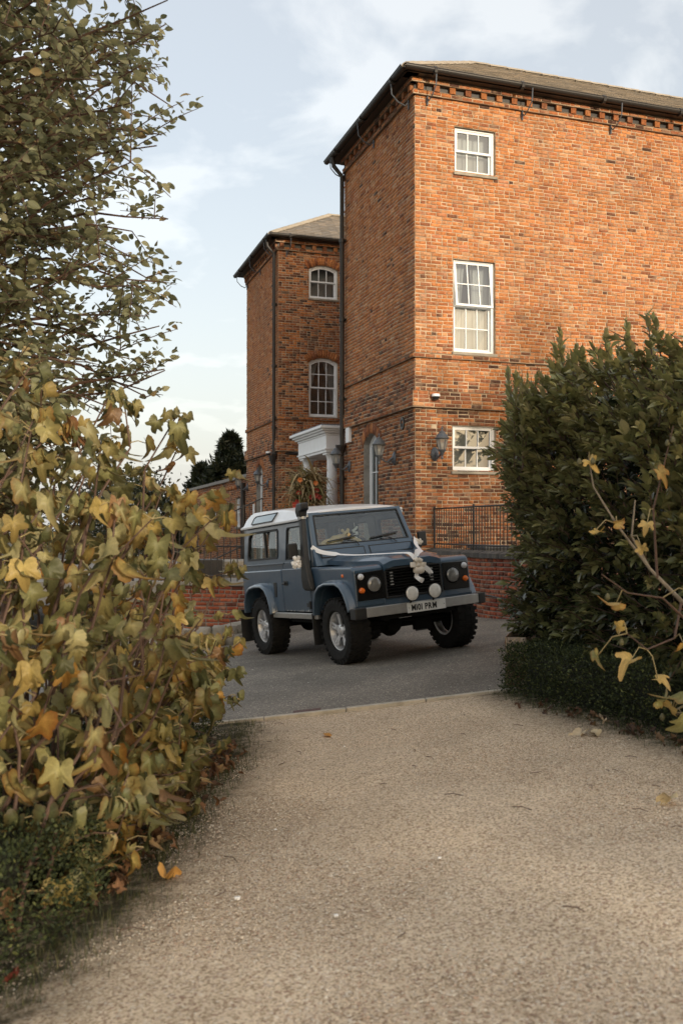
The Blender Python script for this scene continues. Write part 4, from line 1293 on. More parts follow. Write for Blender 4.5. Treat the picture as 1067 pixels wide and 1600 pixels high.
# ================================================================ LEFT TERRACE, RAILINGS, STONE EDGE
tw = empty('terrace_wall', (-1.9, 17.2, G(-1.9, 17.2)), 'low red brick terrace wall with stone coping behind the left of the car', 'wall')
bt = Brickwork(tw, M_brickred, MATS['red_mortar'])
pT = Plane((-3.9, 17.9), (.955, -.20)); LT = 2.9
ZT = CZ - .98
bt.wall(pT, 0, LT, -.4, ZT, [], pal=PAL_RED, wfun=lambda z: W_RED, seed=51, rough=.8, keep=lambda p: -p.x)
pT2 = Plane(tuple(pT.p(LT, 0))[:2], DL)
bt.wall(pT2, 0.003, 3.5, -.4, ZT, [], pal=PAL_RED, wfun=lambda z: W_RED, seed=52, rough=.8)
bt.finish(300)
k = 0
while k < LT:
    k1 = min(k + .6, LT + .04)
    P = [pT.p(k + .004, ZT, .05), pT.p(k1 - .004, ZT, .05), pT.p(k1 - .004, ZT, -.3), pT.p(k + .004, ZT, -.3)]; P += [v + Vector((0, 0, .06)) for v in P]
    MB().hexa(P).build('coping_stone', M_stone, tw, bevel=.01); k += .6
# terrace deck and steps up to the door side
dk = MB()
A_ = pT.p(0, 0, -.3); B_ = pT.p(LT, 0, -.3)
P = [Vector((A_.x - 6, A_.y, 0)), B_, B_ + DL * 14, Vector((A_.x - 6, A_.y + 14, 0))]
dk.hexa([(p.x, p.y, ZT - .3) for p in P] + [(p.x, p.y, ZT + .045) for p in P]); dk.build('terrace', M_concrete, kind='structure')
st = empty('stone_steps', (-2.6, 20.5, ZT), 'stone steps rising behind the black railing to the house', 'steps')
for k in range(3):
    o_ = Vector((-2.75, 19.2, ZT + .05)) + DL * (.34 * k)
    Pq = [o_, o_ + DF * 1.7, o_ + DF * 1.7 + DL * (2.2 - .34 * k), o_ + DL * (2.2 - .34 * k)]
    MB().hexa([(p.x, p.y, ZT + .05 + .10 * k) for p in Pq] + [(p.x, p.y, ZT + .05 + .095 + .10 * k) for p in Pq]).build('step', M_stone, st, bevel=.012)
def straight_railing(a, b_, za, zb, h, label, n, group=None):
    a = Vector((a[0], a[1], za)); b_ = Vector((b_[0], b_[1], zb))
    t = empty('railing', a, label, 'railing')
    q = MB()
    for hh in (.10, h): q.tube([a + Vector((0, 0, hh)), b_ + Vector((0, 0, hh))], .014, 6)
    q.build('rail', M_iron, t)
    m1_ = MB().tube([(0, 0, 0), (0, 0, h)], .009, 6).mesh('bar', M_iron); m2_ = MB().tube([(0, 0, -.05), (0, 0, h + .05)], .02, 6).mesh('post', M_iron)
    for k in range(n + 1):
        p = a.lerp(b_, k / n); isp = k % 9 == 0
        obj('post' if isp else 'bar', m2_ if isp else m1_, t, M=Matrix.Translation(p))
straight_railing((-3.75, 17.95), (-1.35, 17.45), ZT + .07, ZT + .07, .62, 'low black iron railing along the terrace edge behind the left shrub', 20)
straight_railing((-3.0, 19.1), (-1.55, 19.5), ZT + .05, ZT + .75, .85, 'sloping black iron handrail climbing beside the stone steps', 12)
straight_railing((-4.6, 20.4), (-2.9, 19.3), ZT + .1, ZT + .1, .9, 'black iron railing farther back on the terrace at left', 13)
# dark planter on the terrace
b = MB(); Mp = Matrix.Translation((-2.55, 18.7, ZT + .05)) @ Matrix.Rotation(.3, 4, 'Z')
b.box((-.3, -.2, 0), (.3, .2, .38), M=Mp); b.build('planter', M_iron, label='square black planter box standing on the terrace behind the railing', cat='planter', bevel=.02)

# rough stone edging of the bed left of the car
se = empty('stone_edging', (-2.0, 16.2, G(-2, 16.2)), 'rough pale stone edging of the raised bed left of the parked car', 'edging')
rr_ = random.Random(12)
def rock(cx_, cy_, cz_, sx, sy, sz, parent, seed, name='stone', m=None, rot=0):
    q = random.Random(seed); bm = bmesh.new(); bmesh.ops.create_icosphere(bm, subdivisions=2, radius=1)
    for v in bm.verts:
        c_ = v.co; v.co = Vector([math.copysign(abs(t) ** .55, t) for t in c_]); v.co *= 1 + q.uniform(-.09, .09)
        x, y = v.co.x * sx, v.co.y * sy
        v.co = Vector((x * math.cos(rot) - y * math.sin(rot) + cx_, x * math.sin(rot) + y * math.cos(rot) + cy_, v.co.z * sz + cz_))
    me = bpy.data.meshes.new(name); bm.to_mesh(me); bm.free(); me.materials.append(m or M_stone)
    return obj(name, me, parent)
edge = Curve2([(-4.5, 16.9), (-3.2, 16.6), (-2.2, 16.1), (-1.75, 16.3), (-1.5, 17.0), (-1.3, 18.6)])
u = 0; k = 0
while u < edge.len:
    p = edge.p(u, 0); L_ = rr_.uniform(.16, .30)
    for lv in range(2):
        rock(p.x + rr_.uniform(-.03, .03), p.y + rr_.uniform(-.02, .03) + lv * .12, G(p.x, p.y) + .07 + lv * .16, L_ * .6, .13, .10, se, k * 7 + lv, rot=math.atan2(*(reversed(edge.at(u)[1][:2]))))
    u += L_ * 1.1; k += 1
# soil of the bed behind the stones
V = [Vector((p.x, p.y + .1, G(p.x, p.y) + .22)) for p in (edge.p(t, 0) for t in np.linspace(0, edge.len, 14))]
V += [Vector((-1.5, 18.9, .0 + G(-1.5, 18.9) + .25)), Vector((-4.5, 18.4, G(-4.5, 18.4) + .25))]
me = bpy.data.meshes.new('bed_soil'); me.from_pydata(V, [], [tuple(range(len(V)))]); me.materials.append(M_earth); obj('bed_soil', me, kind='structure')

# pale paved strip with kerb across the back of the drive, seen under the car
V = []
kb = empty('rear_kerb', (0, 19.6, G(0, 19.6)), kind='structure')
for k in range(9):
    a = pL.p(-.2 + k * .6, 0, 1.2); a2 = pL.p(-.2 + k * .6 + .59, 0, 1.2); w_ = Vector((-pL.N.x, -pL.N.y, 0)) * .14
    pts = [(p.x, p.y, G(p.x, p.y) - .05) for p in (a, a2, a2 + w_, a + w_)] + [(p.x, p.y, G(p.x, p.y) + .11) for p in (a, a2, a2 + w_, a + w_)]
    MB().hexa(pts).build('kerb_stone', M_concrete, kb, bevel=.012)
a = pL.p(-.2, 0, 1.06); a2 = pL.p(10, 0, 1.06); b1 = pL.p(10, 0, -.1); b0 = pL.p(-.2, 0, -.1)
MB().hexa([(p.x, p.y, G(p.x, p.y) - .05) for p in (a, a2, b1, b0)] + [(p.x, p.y, G(p.x, p.y) + .105) for p in (a, a2, b1, b0)]).build('pavement', mat('paving', (.30, .25, .19), .9, noise=(5, .6, (.2, .17, .13))), kind='structure')
# ================================================================ THE OFF-ROADER
car = empty('off_road_car', tuple(CARP), 'navy blue boxy off-road car with white roof, snorkel and wedding ribbons', 'car', rot=(0.08128552, -0.06049284, -1.10958778))
def car_paint():
    m = bpy.data.materials.new('navy_paint'); m.use_nodes = True
    t = m.node_tree; n, l = t.nodes, t.links; p = n['Principled BSDF']
    p.inputs['Roughness'].default_value = .32; p.inputs['Metallic'].default_value = .0
    p.inputs['Specular IOR Level'].default_value = .5; p.inputs['Coat Weight'].default_value = .9; p.inputs['Coat Roughness'].default_value = .10
    tc = n.new('ShaderNodeTexCoord'); z = n.new('ShaderNodeTexNoise'); z.inputs['Scale'].default_value = 2.2; z.inputs['Detail'].default_value = 5
    l.new(tc.outputs['Object'], z.inputs['Vector'])
    x = n.new('ShaderNodeMix'); x.data_type = 'RGBA'; l.new(z.outputs['Fac'], x.inputs['Factor'])
    x.inputs[6].default_value = (.026, .056, .096, 1); x.inputs[7].default_value = (.042, .084, .130, 1)
    # road dust towards the sills (dirt lies low on the panels)
    sp = n.new('ShaderNodeSeparateXYZ'); l.new(tc.outputs['Object'], sp.inputs[0])
    r = n.new('ShaderNodeMapRange'); r.inputs['From Min'].default_value = .95; r.inputs['From Max'].default_value = .55; r.inputs['To Max'].default_value = .35
    l.new(sp.outputs['Z'], r.inputs[0])
    z2 = n.new('ShaderNodeTexNoise'); z2.inputs['Scale'].default_value = 9; z2.inputs['Detail'].default_value = 8; z2.inputs['Roughness'].default_value = .7
    l.new(tc.outputs['Object'], z2.inputs['Vector'])
    mu = n.new('ShaderNodeMath'); mu.operation = 'MULTIPLY'; l.new(r.outputs[0], mu.inputs[0]); l.new(z2.outputs['Fac'], mu.inputs[1])
    x2 = n.new('ShaderNodeMix'); x2.data_type = 'RGBA'; l.new(mu.outputs[0], x2.inputs['Factor']); l.new(x.outputs[2], x2.inputs[6]); x2.inputs[7].default_value = (.15, .135, .11, 1)
    l.new(x2.outputs[2], p.inputs['Base Color'])
    rr = n.new('ShaderNodeMapRange'); rr.inputs['To Min'].default_value = .24; rr.inputs['To Max'].default_value = .5; l.new(z2.outputs['Fac'], rr.inputs[0]); l.new(rr.outputs[0], p.inputs['Roughness'])
    z3 = n.new('ShaderNodeTexNoise'); z3.inputs['Scale'].default_value = 3.2; z3.inputs['Detail'].default_value = 2; l.new(tc.outputs['Object'], z3.inputs['Vector'])
    b = n.new('ShaderNodeBump'); b.inputs['Strength'].default_value = .25; b.inputs['Distance'].default_value = .02
    l.new(z3.outputs['Fac'], b.inputs['Height']); l.new(b.outputs[0], p.inputs['Normal']); l.new(b.outputs[0], p.inputs['Coat Normal'])
    return m
M_navy = car_paint()
M_cwhite = mat('roof_paint', (.82, .82, .81), .35, coat=.5, noise=(4, .4, (.58, .56, .51)))
M_black = mat('black_plastic', (.013, .013, .013), .5, noise=(20, .4, (.026, .025, .022)))
M_gloss = mat('gloss_black', (.006, .006, .006), .34, spec=.3)
M_rub = mat('tyre_rubber', (.010, .010, .0095), .85, spec=.25, noise=(12, .6, (.024, .021, .018)), bump=(80, .4, .003))
M_seal = mat('rubber_seal', (.012, .012, .012), .6)
M_alu = mat('bumper_metal', (.40, .395, .38), .42, metal=.55, noise=(14, .5, (.30, .29, .27)))
M_wheel = mat('alloy', (.68, .68, .68), .34, metal=.65, noise=(20, .4, (.36, .35, .33)))
M_chrome = mat('chrome', (.90, .90, .90), .22, metal=1)
M_under = mat('underbody', (.005, .005, .0045), .85, spec=.2)
M_lens = glass_mat('lamp_glass', (.95, .96, .96), .25, .03)
M_cglass = glass_mat('car_glass', (.80, .84, .83), .035, .012, top=.38)
M_hlens = glass_mat('headlamp_glass', (.95, .96, .96), .12, .05, milk=.42)
M_orange = mat('indicator', (.75, .16, .02), .2, coat=.5)
M_tread = mat('tread_plate', (.50, .49, .46), .4, metal=.6, noise=(60, .6, (.26, .25, .23)))
M_int = mat('cab_trim', (.035, .035, .036), .7); M_seat = mat('seat_cloth', (.05, .05, .052), .9)
M_int2 = mat('headlining', (.32, .31, .29), .9)

M_mirrorglass = mat('dark_mirror_glass', (.30, .33, .34), .03, metal=.9)
def cb(name, mb, m, parent=car, **k): return mb.build(name, m, parent, local=True, **k)
# arch cut-outs seen from the side (x,z), going from rear foot to front foot over the wheel
def arch(cx_, sc_=1.0):
    P = [(-.60, .60), (-.555, .74), (-.475, .88), (-.345, .955), (-.16, .985), (.12, .985), (.26, .945), (.345, .87), (.40, .76), (.425, .64)]
    return [(cx_ + x * sc_, .42 + (z - .42) * sc_) for x, z in P]
AF = arch(0, .92); AR = arch(-2.36 + .04, .86)
AR = [(-2.36 + (x + 2.36 - .04) * (1.0) , z) for x, z in AR]
RA = [(-2.92, .62), (-2.90, .74), (-2.82, .86), (-2.70, .92), (-2.50, .945), (-2.26, .945), (-2.13, .90), (-2.04, .80), (-1.99, .68), (-1.97, .60)]
FA = [(-.555, .62), (-.52, .74), (-.45, .86), (-.34, .925), (-.18, .955), (.10, .955), (.22, .915), (.30, .84), (.36, .74), (.39, .66)]
def side(s):      # s = -1 right (towards the picture's left), +1 left
    o_y = .80
    f = lambda y: (lambda x, z: (x, s * y, z))
    # rear quarter
    out = [(-3.13, .66), (-3.13, 1.175), (-1.665, 1.175), (-1.665, .60)] + list(reversed(RA))
    b = MB().plate(out, [], f(.80), f(.45)); cb('rear_quarter_panel', b, M_navy, bevel=.022)
    # waist shoulder and rail
    b = MB(); b.box((-3.12, min(s * .5, s * .765), 1.17), (-1.67, max(s * .5, s * .765), 1.262)); cb('waist_panel', b, M_navy, bevel=.006)
    b = MB(); b.box((-3.125, min(s * .755, s * .785), 1.243), (-1.60, max(s * .755, s * .785), 1.262)); cb('waist_rail', b, M_navy, bevel=.004)
    # upper rear side with window
    up = lambda d: (lambda x, z: (x, s * (.762 - (z - 1.26) * .055 / .53 - d), z))
    rw = [(-2.93, 1.325), (-1.86, 1.325), (-1.83, 1.36), (-1.83, 1.69), (-1.87, 1.725), (-2.86, 1.725), (-2.92, 1.66), (-2.96, 1.38)]
    b = MB().plate([(-3.11, 1.26), (-1.66, 1.26), (-1.60, 1.795), (-3.09, 1.795)], [list(reversed(rw))], up(0), up(.05)); cb('rear_side_panel', b, M_navy)
    rin = [(-2.395 + (x + 2.395) * .955, 1.525 + (z - 1.525) * .90) for x, z in rw]
    rout = [(-2.395 + (x + 2.395) * 1.012, 1.525 + (z - 1.525) * 1.03) for x, z in rw]
    b = MB().plate(rout, [list(reversed(rin))], up(-.008), up(.03)); so = cb('window_seal', b, M_seal)
    b = MB(); b.box((-2.30, min(s * .745, s * .715), 1.34), (-2.26, max(s * .745, s * .715), 1.71)); b.box((-2.30 + .0, s * .73 - .004, 1.33), (-2.40, s * .73 + .004, 1.345)); b.build('sliding_bar', M_seal, so, local=True)
    b = MB().plate(rin, [], up(.012), up(.016)); b.build('glass', M_cglass, so, local=True)
    # door
    dl = [(-1.652, .612), (-.80, .612), (-.785, .64), (-.785, 1.175), (-1.652, 1.175)]
    b = MB().plate(dl, [], f(.80), f(.735)); door = cb('door', b, M_navy, bevel=.016)
    b = MB(); b.box((-1.652, min(s * .70, s * .768), 1.17), (-.785, max(s * .70, s * .768), 1.262)); b.build('door_top', M_navy, door, local=True, bevel=.006)
    dw = [(-1.57, 1.29), (-.86, 1.29), (-.875, 1.35), (-.99, 1.725), (-1.51, 1.725), (-1.545, 1.69)]
    b = MB().plate([(-1.652, 1.262), (-.76, 1.262), (-.925, 1.79), (-1.59, 1.79)], [list(reversed(dw))], up(-.004), up(.04)); b.build('door_frame', M_navy, door, local=True)
    din = [(-1.25 + (x + 1.25) * .94, 1.51 + (z - 1.51) * .93) for x, z in dw]
    b = MB().plate(dw, [list(reversed(din))], up(.002), up(.03)); b.build('window_seal', M_seal, door, local=True)
    b = MB().plate(din, [], up(.014), up(.018)); b.build('glass', M_cglass, door, local=True)
    b = MB(); b.box((-1.60, min(s * .80, s * .806), .955), (-1.47, max(s * .80, s * .806), 1.015)); b.tube([(-1.575, s * .812, .99), (-1.56, s * .838, .985), (-1.48, s * .838, .985)], .014, 8); b.build('handle', M_black, door, local=True)
    for z in (.70, 1.12):
        b = MB(); b.tube([(-.785, s * .815, z - .05), (-.785, s * .815, z + .05)], .016, 8); b.box((-.90, min(s * .80, s * .812), z - .025), (-.79, max(s * .80, s * .812), z + .025)); b.build('hinge', M_navy if z > 1 else M_black, door, local=True)
    # front wing
    out = [(-.772, .60), (-.772, 1.135), (-.70, 1.175), (.40, 1.150), (.445, 1.11), (.445, .665)] + list(reversed(FA))
    b = MB().plate(out, [], f(.80), f(.40)); w_ = cb('front_wing', b, M_navy, bevel=.030)
    b = MB(); Mm = Matrix.Translation((.17, s * .80, 1.05)) @ Matrix.Rotation(-s * math.pi / 2, 4, 'X'); b.lathe([(.022, 0), (.02, .01), (.0, .016)], 14, M=Mm); b.build('side_repeater', M_orange, w_, local=True, smooth=True)
    # wing top plate (slight step between bonnet and wing)
    b = MB(); b.box((-.60, min(s * .44, s * .74), 1.168), (.36, max(s * .44, s * .74), 1.176)); 
    # arch flares
    for A_, cx_ in ((FA, -.07), (RA, -2.44)):
        b = MB(); V = []; F = []
        n = len(A_)
        prof = [(.000, .800), (-.012, .866), (-.030, .890), (-.052, .897), (-.066, .888), (-.060, .800)]
        A2 = [(A_[0][0] - .0, A_[0][1] - .04)] + A_ + [(A_[-1][0], A_[-1][1] - .03)]
        c = Vector((cx_, .45))
        for (x, z) in A2:
            d = (Vector((x, z)) - c).normalized()
            for k, (dr, y) in enumerate(prof):
                q = Vector((x, z)) + d * (dr + .055)
                V.append((q.x, s * y, q.y))
        m_ = len(prof)
        for i in range(len(A2) - 1):
            for k in range(m_ - 1): F.append((i * m_ + k, i * m_ + k + 1, (i + 1) * m_ + k + 1, (i + 1) * m_ + k))
        F.append(tuple(range(m_))); F.append(tuple((len(A2) - 1) * m_ + k for k in reversed(range(m_))))
        b.add(V, F); o = cb('wheel_arch', b, M_navy, bevel=.007)
    # tread plate sill
    b = MB(); b.box((-2.00, min(s * .79, s * .835), .525), (-.565, max(s * .79, s * .835), .597)); sl = cb('sill_step', b, M_tread, bevel=.008)
    b = MB()
    for k in range(34):
        x = -1.98 + k * .0415
        b.hexa([(x, s * .835, .54), (x + .012, s * .835, .535), (x + .022, s * .835, .582), (x + .010, s * .835, .587), (x, s * .839, .54), (x + .012, s * .839, .535), (x + .022, s * .839, .582), (x + .010, s * .839, .587)])
    b.build('tread_ribs', M_tread, sl, local=True)
    # mud flaps
    b = MB(); b.box((-3.16, min(s * .60, s * .88), .15), (-3.145, max(s * .60, s * .88), .62)); cb('mud_flap', b, M_black)
    b = MB(); b.box((-.66, min(s * .60, s * .87), .20), (-.645, max(s * .60, s * .87), .60)); cb('mud_flap', b, M_black)
    # rear corner bracket
    b = MB(); b.box((-3.15, min(s * .74, s * .812), .60), (-3.07, max(s * .74, s * .812), .745)); cb('corner_bracket', b, M_alu, bevel=.006)
    # corner uprights of the windscreen
    b = MB(); b.hexa([(-.70, s * .70, 1.26), (-.76, s * .762, 1.26), (-.80, s * .75, 1.26), (-.80, s * .69, 1.26), (-.885, s * .645, 1.86), (-.915, s * .705, 1.80), (-.97, s * .70, 1.80), (-.97, s * .645, 1.86)]); cb('windscreen_pillar', b, M_navy, bevel=.006)
    # alpine light in the roof side
    rs = lambda d: (lambda x, z: (x, s * (.733 - (z - 1.82) * .53 + d), z))
    al = [(-2.74, 1.850), (-1.98, 1.850), (-1.90, 1.945), (-2.66, 1.945), (-2.72, 1.925)]
    ctr = (-2.3, 1.897)
    alo = [(ctr[0] + (x - ctr[0]) * 1.035, ctr[1] + (z - ctr[1]) * 1.22) for x, z in al]
    b = MB().plate(alo, [list(reversed(al))], rs(.016), rs(-.02)); se_ = cb('roof_window_seal', b, M_seal)
    b = MB().plate(al, [], rs(.010), rs(.0)); b.build('glass', M_mirrorglass, se_, local=True)

side(-1); side(1)
# fuel filler / side vent recess on the near side
b = MB().plate([(-1.955, .80), (-1.875, .80), (-1.855, .93), (-1.855, 1.0), (-1.955, 1.0)], [], lambda x, z: (x, -.806, z), lambda x, z: (x, -.795, z)); cb('fuel_filler', b, M_black, bevel=.002)
# rear panel
b = MB().plate([(-.78, .62), (.78, .62), (.755, 1.26), (.71, 1.79), (-.71, 1.79), (-.755, 1.26)], [[(-.62, 1.33), (-.60, 1.70), (-.34, 1.70), (-.34, 1.33)], [(-.26, 1.33), (-.26, 1.71), (.30, 1.71), (.30, 1.33)], [(.38, 1.33), (.38, 1.70), (.60, 1.70), (.62, 1.33)]],
               lambda y, z: (-3.13 + (z - .62) * .02, y, z), lambda y, z: (-3.08 + (z - .62) * .02, y, z)); cb('rear_panel', b, M_navy)
b = MB(); b.box((-3.10, -.70, .56), (-3.17, .70, .66)); cb('rear_crossmember', b, M_black)
# roof
b = MB()
st = [(-.885, 1.868, 0), (-.905, 1.882, .2), (-1.05, 1.905, .45), (-1.35, 1.94, .8), (-1.8, 1.98, 1), (-2.4, 2.012, 1), (-2.85, 2.022, 1), (-3.0, 2.0, .85), (-3.085, 1.945, .5), (-3.125, 1.86, .12)]
V = []; F = []; npf = 0
for x, zt_, q in st:
    ze = 1.805 if x < -.93 else 1.83
    pr_ = [(-.742, ze - .012), (-.742, ze + .012), (-.728, ze + .022), (-.660, min(ze + .15, zt_ - .018)), (-.62, zt_ - .010), (-.5, zt_ + .002), (-.25, zt_ + .012), (0, zt_ + .016)]
    pr_ = pr_ + [(-y, z) for y, z in reversed(pr_[:-1])]
    npf = len(pr_)
    V += [(x, y * (1 if x < -1 else .965), z) for y, z in pr_]
for i in range(len(st) - 1):
    for k in range(npf - 1): F.append((i * npf + k, i * npf + k + 1, (i + 1) * npf + k + 1, (i + 1) * npf + k))
F.append(tuple(reversed(range(npf)))); F.append(tuple((len(st) - 1) * npf + k for k in range(npf)))
b.add(V, F); roof = cb('roof', b, M_cwhite, smooth=True, angle=32)
b = MB()
for y in (-.3, 0, .3):
    b.hexa([(-2.9, y - .02, 1.97), (-1.6, y - .02, 1.955), (-1.6, y + .02, 1.955), (-2.9, y + .02, 1.97), (-2.9, y - .014, 1.993), (-1.6, y - .014, 1.976), (-1.6, y + .014, 1.976), (-2.9, y + .014, 1.993)])
b = MB()
for s in (-1, 1): b.box((-3.10, min(s * .735, s * .768), 1.785), (-.97, max(s * .735, s * .768), 1.796)); b.box((-3.10, min(s * .760, s * .770), 1.79), (-.97, max(s * .760, s * .770), 1.812))
b.build('rain_gutter', M_cwhite, roof, local=True, bevel=.003)
# headlining so the roof is solid from below
b = MB(); b.box((-3.05, -.70, 1.79), (-1.0, .70, 1.797)); cb('headlining', b, M_int2)
# bonnet
b = MB(); NXb, NYb = 15, 17
V = []; F = []
def hwid(x): return float(np.interp(x, [-.62, .05, .22, .32, .45], [.605, .60, .50, .42, .395]))
for i in range(NXb):
    x = -.60 + 1.055 * i / (NXb - 1)
    for j in range(NYb):
        v = -1 + 2 * j / (NYb - 1); y = hwid(x) * v
        z = 1.205 + (.44 - x) * .058
        e = max(0, (abs(v) - .78) / .22); z -= .022 * e ** 2
        bul = max(0, min(1, (hwid(x) * .82 - abs(y)) / .05)); z += .020 * bul * bul * (3 - 2 * bul)
        f_ = max(0, (x - .36) / .095); z -= .045 * f_ ** 2
        V.append((x, y, z))
for i in range(NXb - 1):
    for j in range(NYb - 1):
        a = i * NYb + j; F.append((a, a + NYb, a + NYb + 1, a + 1))
# skirt
rim = [i * NYb for i in range(NXb)] + [(NXb - 1) * NYb + j for j in range(1, NYb)] + [i * NYb + NYb - 1 for i in range(NXb - 2, -1, -1)]
base = len(V)
for q in rim: V.append((V[q][0], V[q][1], V[q][2] - (.055 if V[q][0] < .40 else .075)))
for k in range(len(rim) - 1): F.append((rim[k], rim[k + 1], base + k + 1, base + k))
b.add(V, F); cb('bonnet', b, M_navy, smooth=True, angle=38)
b = MB(); b.box((-.60, -.42, 1.0), (.41, .42, 1.13)); cb('engine_bay', b, M_under)
# scuttle with vent flaps
b = MB(); b.hexa([(-.74, -.765, 1.18), (-.585, -.765, 1.18), (-.585, .765, 1.18), (-.74, .765, 1.18), (-.76, -.755, 1.40), (-.685, -.755, 1.40), (-.685, .755, 1.40), (-.76, .755, 1.40)]); cb('scuttle', b, M_navy, bevel=.012)
sc_x = lambda z: -.585 - (z - 1.18) * .10 / .22
for y0, y1 in ((-.66, -.045), (.045, .66)):
    pl_ = [(y0, 1.287), (y1, 1.287), (y1, 1.372), (y0, 1.372)]
    b = MB().plate([(y0 - .012, 1.275), (y1 + .012, 1.275), (y1 + .012, 1.384), (y0 - .012, 1.384)], [list(reversed(pl_))], lambda y, z: (sc_x(z) + .006, y, z), lambda y, z: (sc_x(z) - .01, y, z)); cb('vent_seal', b, M_seal)
    b = MB().plate(pl_, [], lambda y, z: (sc_x(z) + .010, y, z), lambda y, z: (sc_x(z) - .01, y, z)); cb('vent_flap', b, M_navy, bevel=.006)
# windscreen
wx = lambda z, d=0: -.700 - (z - 1.395) * .185 / .47 + d
ws_o = [(-.735, 1.395), (.735, 1.395), (.675, 1.868), (-.675, 1.868)]
ws_i = [(-.655, 1.445), (.655, 1.445), (.605, 1.822), (-.605, 1.822)]
b = MB().plate(ws_o, [list(reversed([(y * 1.03, 1.63 + (z - 1.63) * 1.07) for y, z in ws_i]))], lambda y, z: (wx(z), y, z), lambda y, z: (wx(z) - .045, y, z)); wf_ = cb('windscreen_frame', b, M_navy, bevel=.004)
b = MB().plate([(y * 1.03, 1.63 + (z - 1.63) * 1.07) for y, z in ws_i], [list(reversed(ws_i))], lambda y, z: (wx(z) + .004, y, z), lambda y, z: (wx(z) - .03, y, z)); b.build('window_seal', M_seal, wf_, local=True)
b = MB().plate(ws_i, [], lambda y, z: (wx(z) - .010, y, z), lambda y, z: (wx(z) - .014, y, z)); b.build('glass', M_cglass, wf_, local=True)
for y0, y1 in ((-.10, -.50), (.46, .08)):
    b = MB(); zz = 1.40
    b.tube([(wx(1.40, .035), y0, 1.395), (wx(1.46, .03), y0 - (.02 if y0 < 0 else .06), 1.45), (wx(1.49, .03), (y0 + y1) / 2 - .0, 1.485)], .007, 6)
    yA, yB = ((-.52, -.10) if y0 < 0 else (.10, .52))
    b.hexa([(wx(1.475, .006), yA, 1.47), (wx(1.475, .022), yA, 1.47), (wx(1.515, .022), yB, 1.515), (wx(1.515, .006), yB, 1.515), (wx(1.49, .006), yA, 1.486), (wx(1.49, .022), yA, 1.486), (wx(1.53, .022), yB, 1.531), (wx(1.53, .006), yB, 1.531)])
    cb('wiper', b, M_black)
# grille, headlamp panels
b = MB(); b.box((.36, -.395, .70), (.405, .395, 1.13)); cb('radiator', b, M_under)
gr = cb('grille', MB().plate([(-.395, .735), (.395, .735), (.395, 1.095), (-.395, 1.095)], [[(-.37, .76), (-.37, 1.07), (.37, 1.07), (.37, .76)]], lambda y, z: (.455, y, z), lambda y, z: (.42, y, z)), M_black, bevel=.006)
for k in range(9):
    z = .778 + k * .0345
    b = MB(); b.hexa([(.415, -.372, z), (.415, .372, z), (.452, .372, z - .010), (.452, -.372, z - .010), (.415, -.372, z + .012), (.415, .372, z + .012), (.452, .372, z + .004), (.452, -.372, z + .004)]); b.build('slat', M_gloss, gr, local=True)
for y in (-.30, .25):
    for k in range(5):
        b = MB(); z = .89 + k * .0345; b.box((.440, y - .02, z), (.453, y + .02, z + .014)); b.build('bracket', M_alu, gr, local=True)
for s in (-1, 1):
    P = [(.405, .748), (.772, .748), (.772, 1.055), (.755, 1.072), (.420, 1.085), (.405, 1.07)]
    b = MB().plate([(s * y, z) for y, z in P], [], lambda y, z: (.459, y, z), lambda y, z: (.440, y, z)); pn = cb('headlight_panel', b, M_gloss, bevel=.008)
    Mh = Matrix.Translation((.458, s * .545, .925)) @ Matrix.Rotation(math.pi / 2, 4, 'Y')
    b = MB(); b.lathe([(.0, -.055), (.045, -.045), (.075, -.02), (.088, .002)], 24, M=Mh); h_ = cb('headlight', b, M_chrome, smooth=True)
    b = MB(); b.lathe([(.086, .0), (.092, .014), (.100, .012), (.106, .0)], 28, M=Mh); b.build('bezel', M_gloss, h_, local=True, smooth=True)
    b = MB(); b.lathe([(.088, .006), (.07, .018), (.04, .026), (.0, .029)], 24, M=Mh); b.build('lens', M_hlens, h_, local=True, smooth=True)
    b = MB(); b.lathe([(.0, .012), (.016, .008), (.018, -.03)], 12, M=Mh); b.build('bulb', M_alu, h_, local=True, smooth=True)
    Mh = Matrix.Translation((.459, s * .715, 1.025)) @ Matrix.Rotation(math.pi / 2, 4, 'Y')
    b = MB(); b.lathe([(.038, 0), (.036, .018), (.025, .032), (.0, .038)], 18, M=Mh); cb('side_light', b, M_slens, smooth=True) if 'M_slens' in globals() else None
    Mh = Matrix.Translation((.459, s * .715, .865)) @ Matrix.Rotation(math.pi / 2, 4, 'Y')
    b = MB(); b.lathe([(.036, 0), (.034, .02), (.024, .034), (.0, .040)], 18, M=Mh); cb('indicator_light', b, M_orange, smooth=True)
M_slens = mat('clear_lens', (.62, .62, .62), .15, coat=.6)
for s in (-1, 1):
    Mh = Matrix.Translation((.459, s * .715, 1.025)) @ Matrix.Rotation(math.pi / 2, 4, 'Y')
    b = MB(); b.lathe([(.038, 0), (.036, .018), (.025, .032), (.0, .038)], 18, M=Mh); cb('side_light', b, M_slens, smooth=True)
# lower front valance
b = MB(); b.box((.36, -.79, .66), (.438, .79, .745)); cb('front_valance', b, M_navy, bevel=.004)
# bumper
b = MB(); b.box((.49, -.745, .556), (.585, .80, .668)); bu = cb('bumper', b, M_alu, bevel=.008)
for s in (-1, 1):
    a_, c_ = (-.895, -.742) if s < 0 else (.797, .895)
    b = MB(); b.box((.455, a_, .545), (.592, c_, .675)); b.build('bumper_end', M_black, bu, local=True, bevel=.012)
b = MB(); b.box((.40, -.5, .50), (.49, .5, .57)); cb('bumper_mount', b, M_under)
